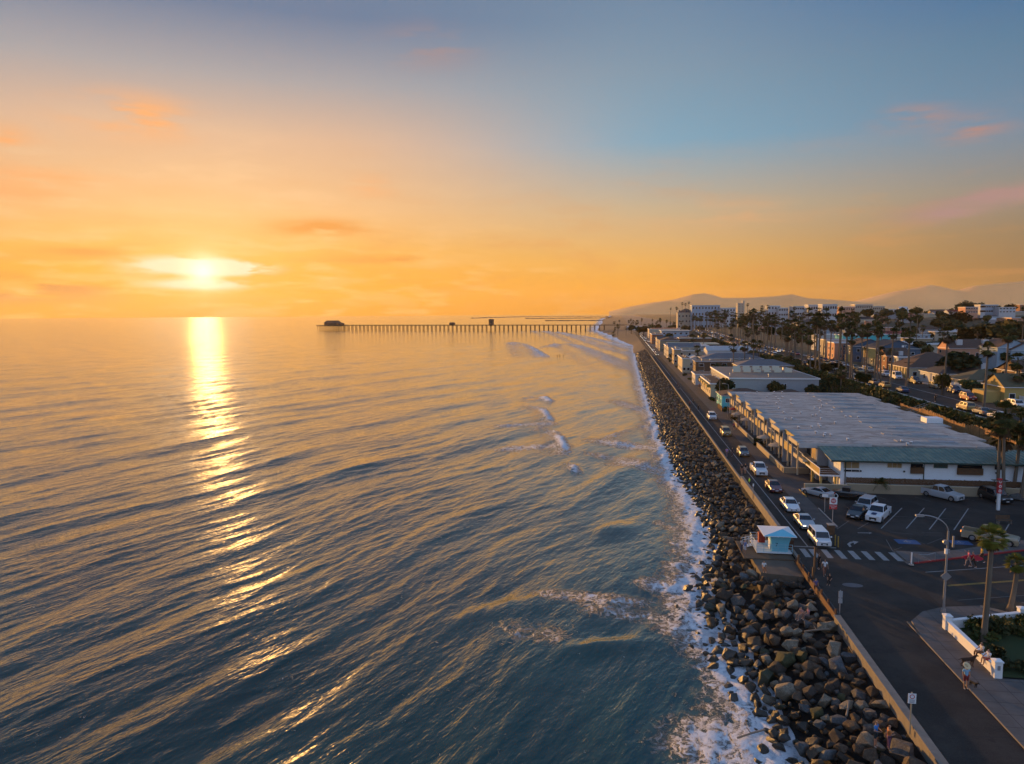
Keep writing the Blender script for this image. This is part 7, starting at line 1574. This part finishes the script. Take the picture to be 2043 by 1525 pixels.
while y < 930: far_car(23.0+(2.6 if 640 < y < 930 and cr_.random() < .4 else 0)+(y-440)*.002, y, Z0+.02, PI, 'with headlights on in the distant beach road queue' if y < 640 else 'at the far end of the beach road', 'distant queue on the beach road', 1); y += cr_.uniform(10, 19)
y = 205
while y < 900:
    pc = pacx(y); dist = 'middle stretch' if y < 420 else 'far stretch'
    if cr_.random() < .85: far_car(pc-6.0, y, 10.05+max(0, y-600)*1e-4, 0, f'parked on the seaward kerb, {dist} of the bluff road', 'parked cars far along the bluff road') if y > 250 else None
    if cr_.random() < .85 and y > 262: far_car(pc+6.1, y+2, 10.05, PI, f'parked on the inland kerb, {dist} of the bluff road', 'parked cars far along the bluff road')
    if cr_.random() < .30 and y > 240: far_car(pc+2.3, y+1, 10.05, PI, f'driving down the {dist} of the bluff road', 'cars far along the bluff road', 1 if cr_.random() < .35 else 0)
    if cr_.random() < .2 and y > 240: far_car(pc-2.3, y+3, 10.05, 0, f'driving away along the {dist} of the bluff road', 'cars far along the bluff road')
    y += 6.3+y*.004
for i in range(46):                                           # inland car park
    x, y = 150+(i % 12)*9+cr_.uniform(-2, 2), 380+(i//12)*24+cr_.uniform(-3, 3); far_car(x+(y-380)*.4, y, terrain(x, y)+.05, cr_.choice([0, PI/2, PI]), 'in the inland car park', 'cars in the inland car park')
sheet('car_park', [(140, 368), (262, 368), (310, 465), (185, 465)], 8.35, M_lot)

# ------------------------------------------------------------------ make duplicate labels single things out
ONES = 'first second third fourth fifth sixth seventh eighth ninth tenth eleventh twelfth thirteenth fourteenth fifteenth sixteenth seventeenth eighteenth nineteenth'.split()
TENS = {2: ('twentieth', 'twenty'), 3: ('thirtieth', 'thirty'), 4: ('fortieth', 'forty'), 5: ('fiftieth', 'fifty'), 6: ('sixtieth', 'sixty'), 7: ('seventieth', 'seventy')}
def ordi(n):
    if n < 20: return ONES[n-1]
    return TENS[n//10][0] if n % 10 == 0 else TENS[n//10][1]+'-'+ONES[n % 10-1]
bpy.context.view_layer.update()
seen = {}
for o in COL.objects:
    if o.parent is None and 'label' in o and 'category' in o: seen.setdefault(o['label'], []).append(o)
for lab, L in seen.items():
    if len(L) < 2: continue
    P2 = sorted((proj(*o.matrix_world.translation)[0], i, o) for i, o in enumerate(L))
    for i, (_, _, o) in enumerate(P2):
        if 'group' not in o: o['group'] = o['category']+'s'
        w = lab.split()
        sfx = 'leftmost such' if i == 0 else 'rightmost such' if i == len(L)-1 else ordi(i+1)+' such from left'
        o['label'] = ' '.join(w[:12])+', '+sfx
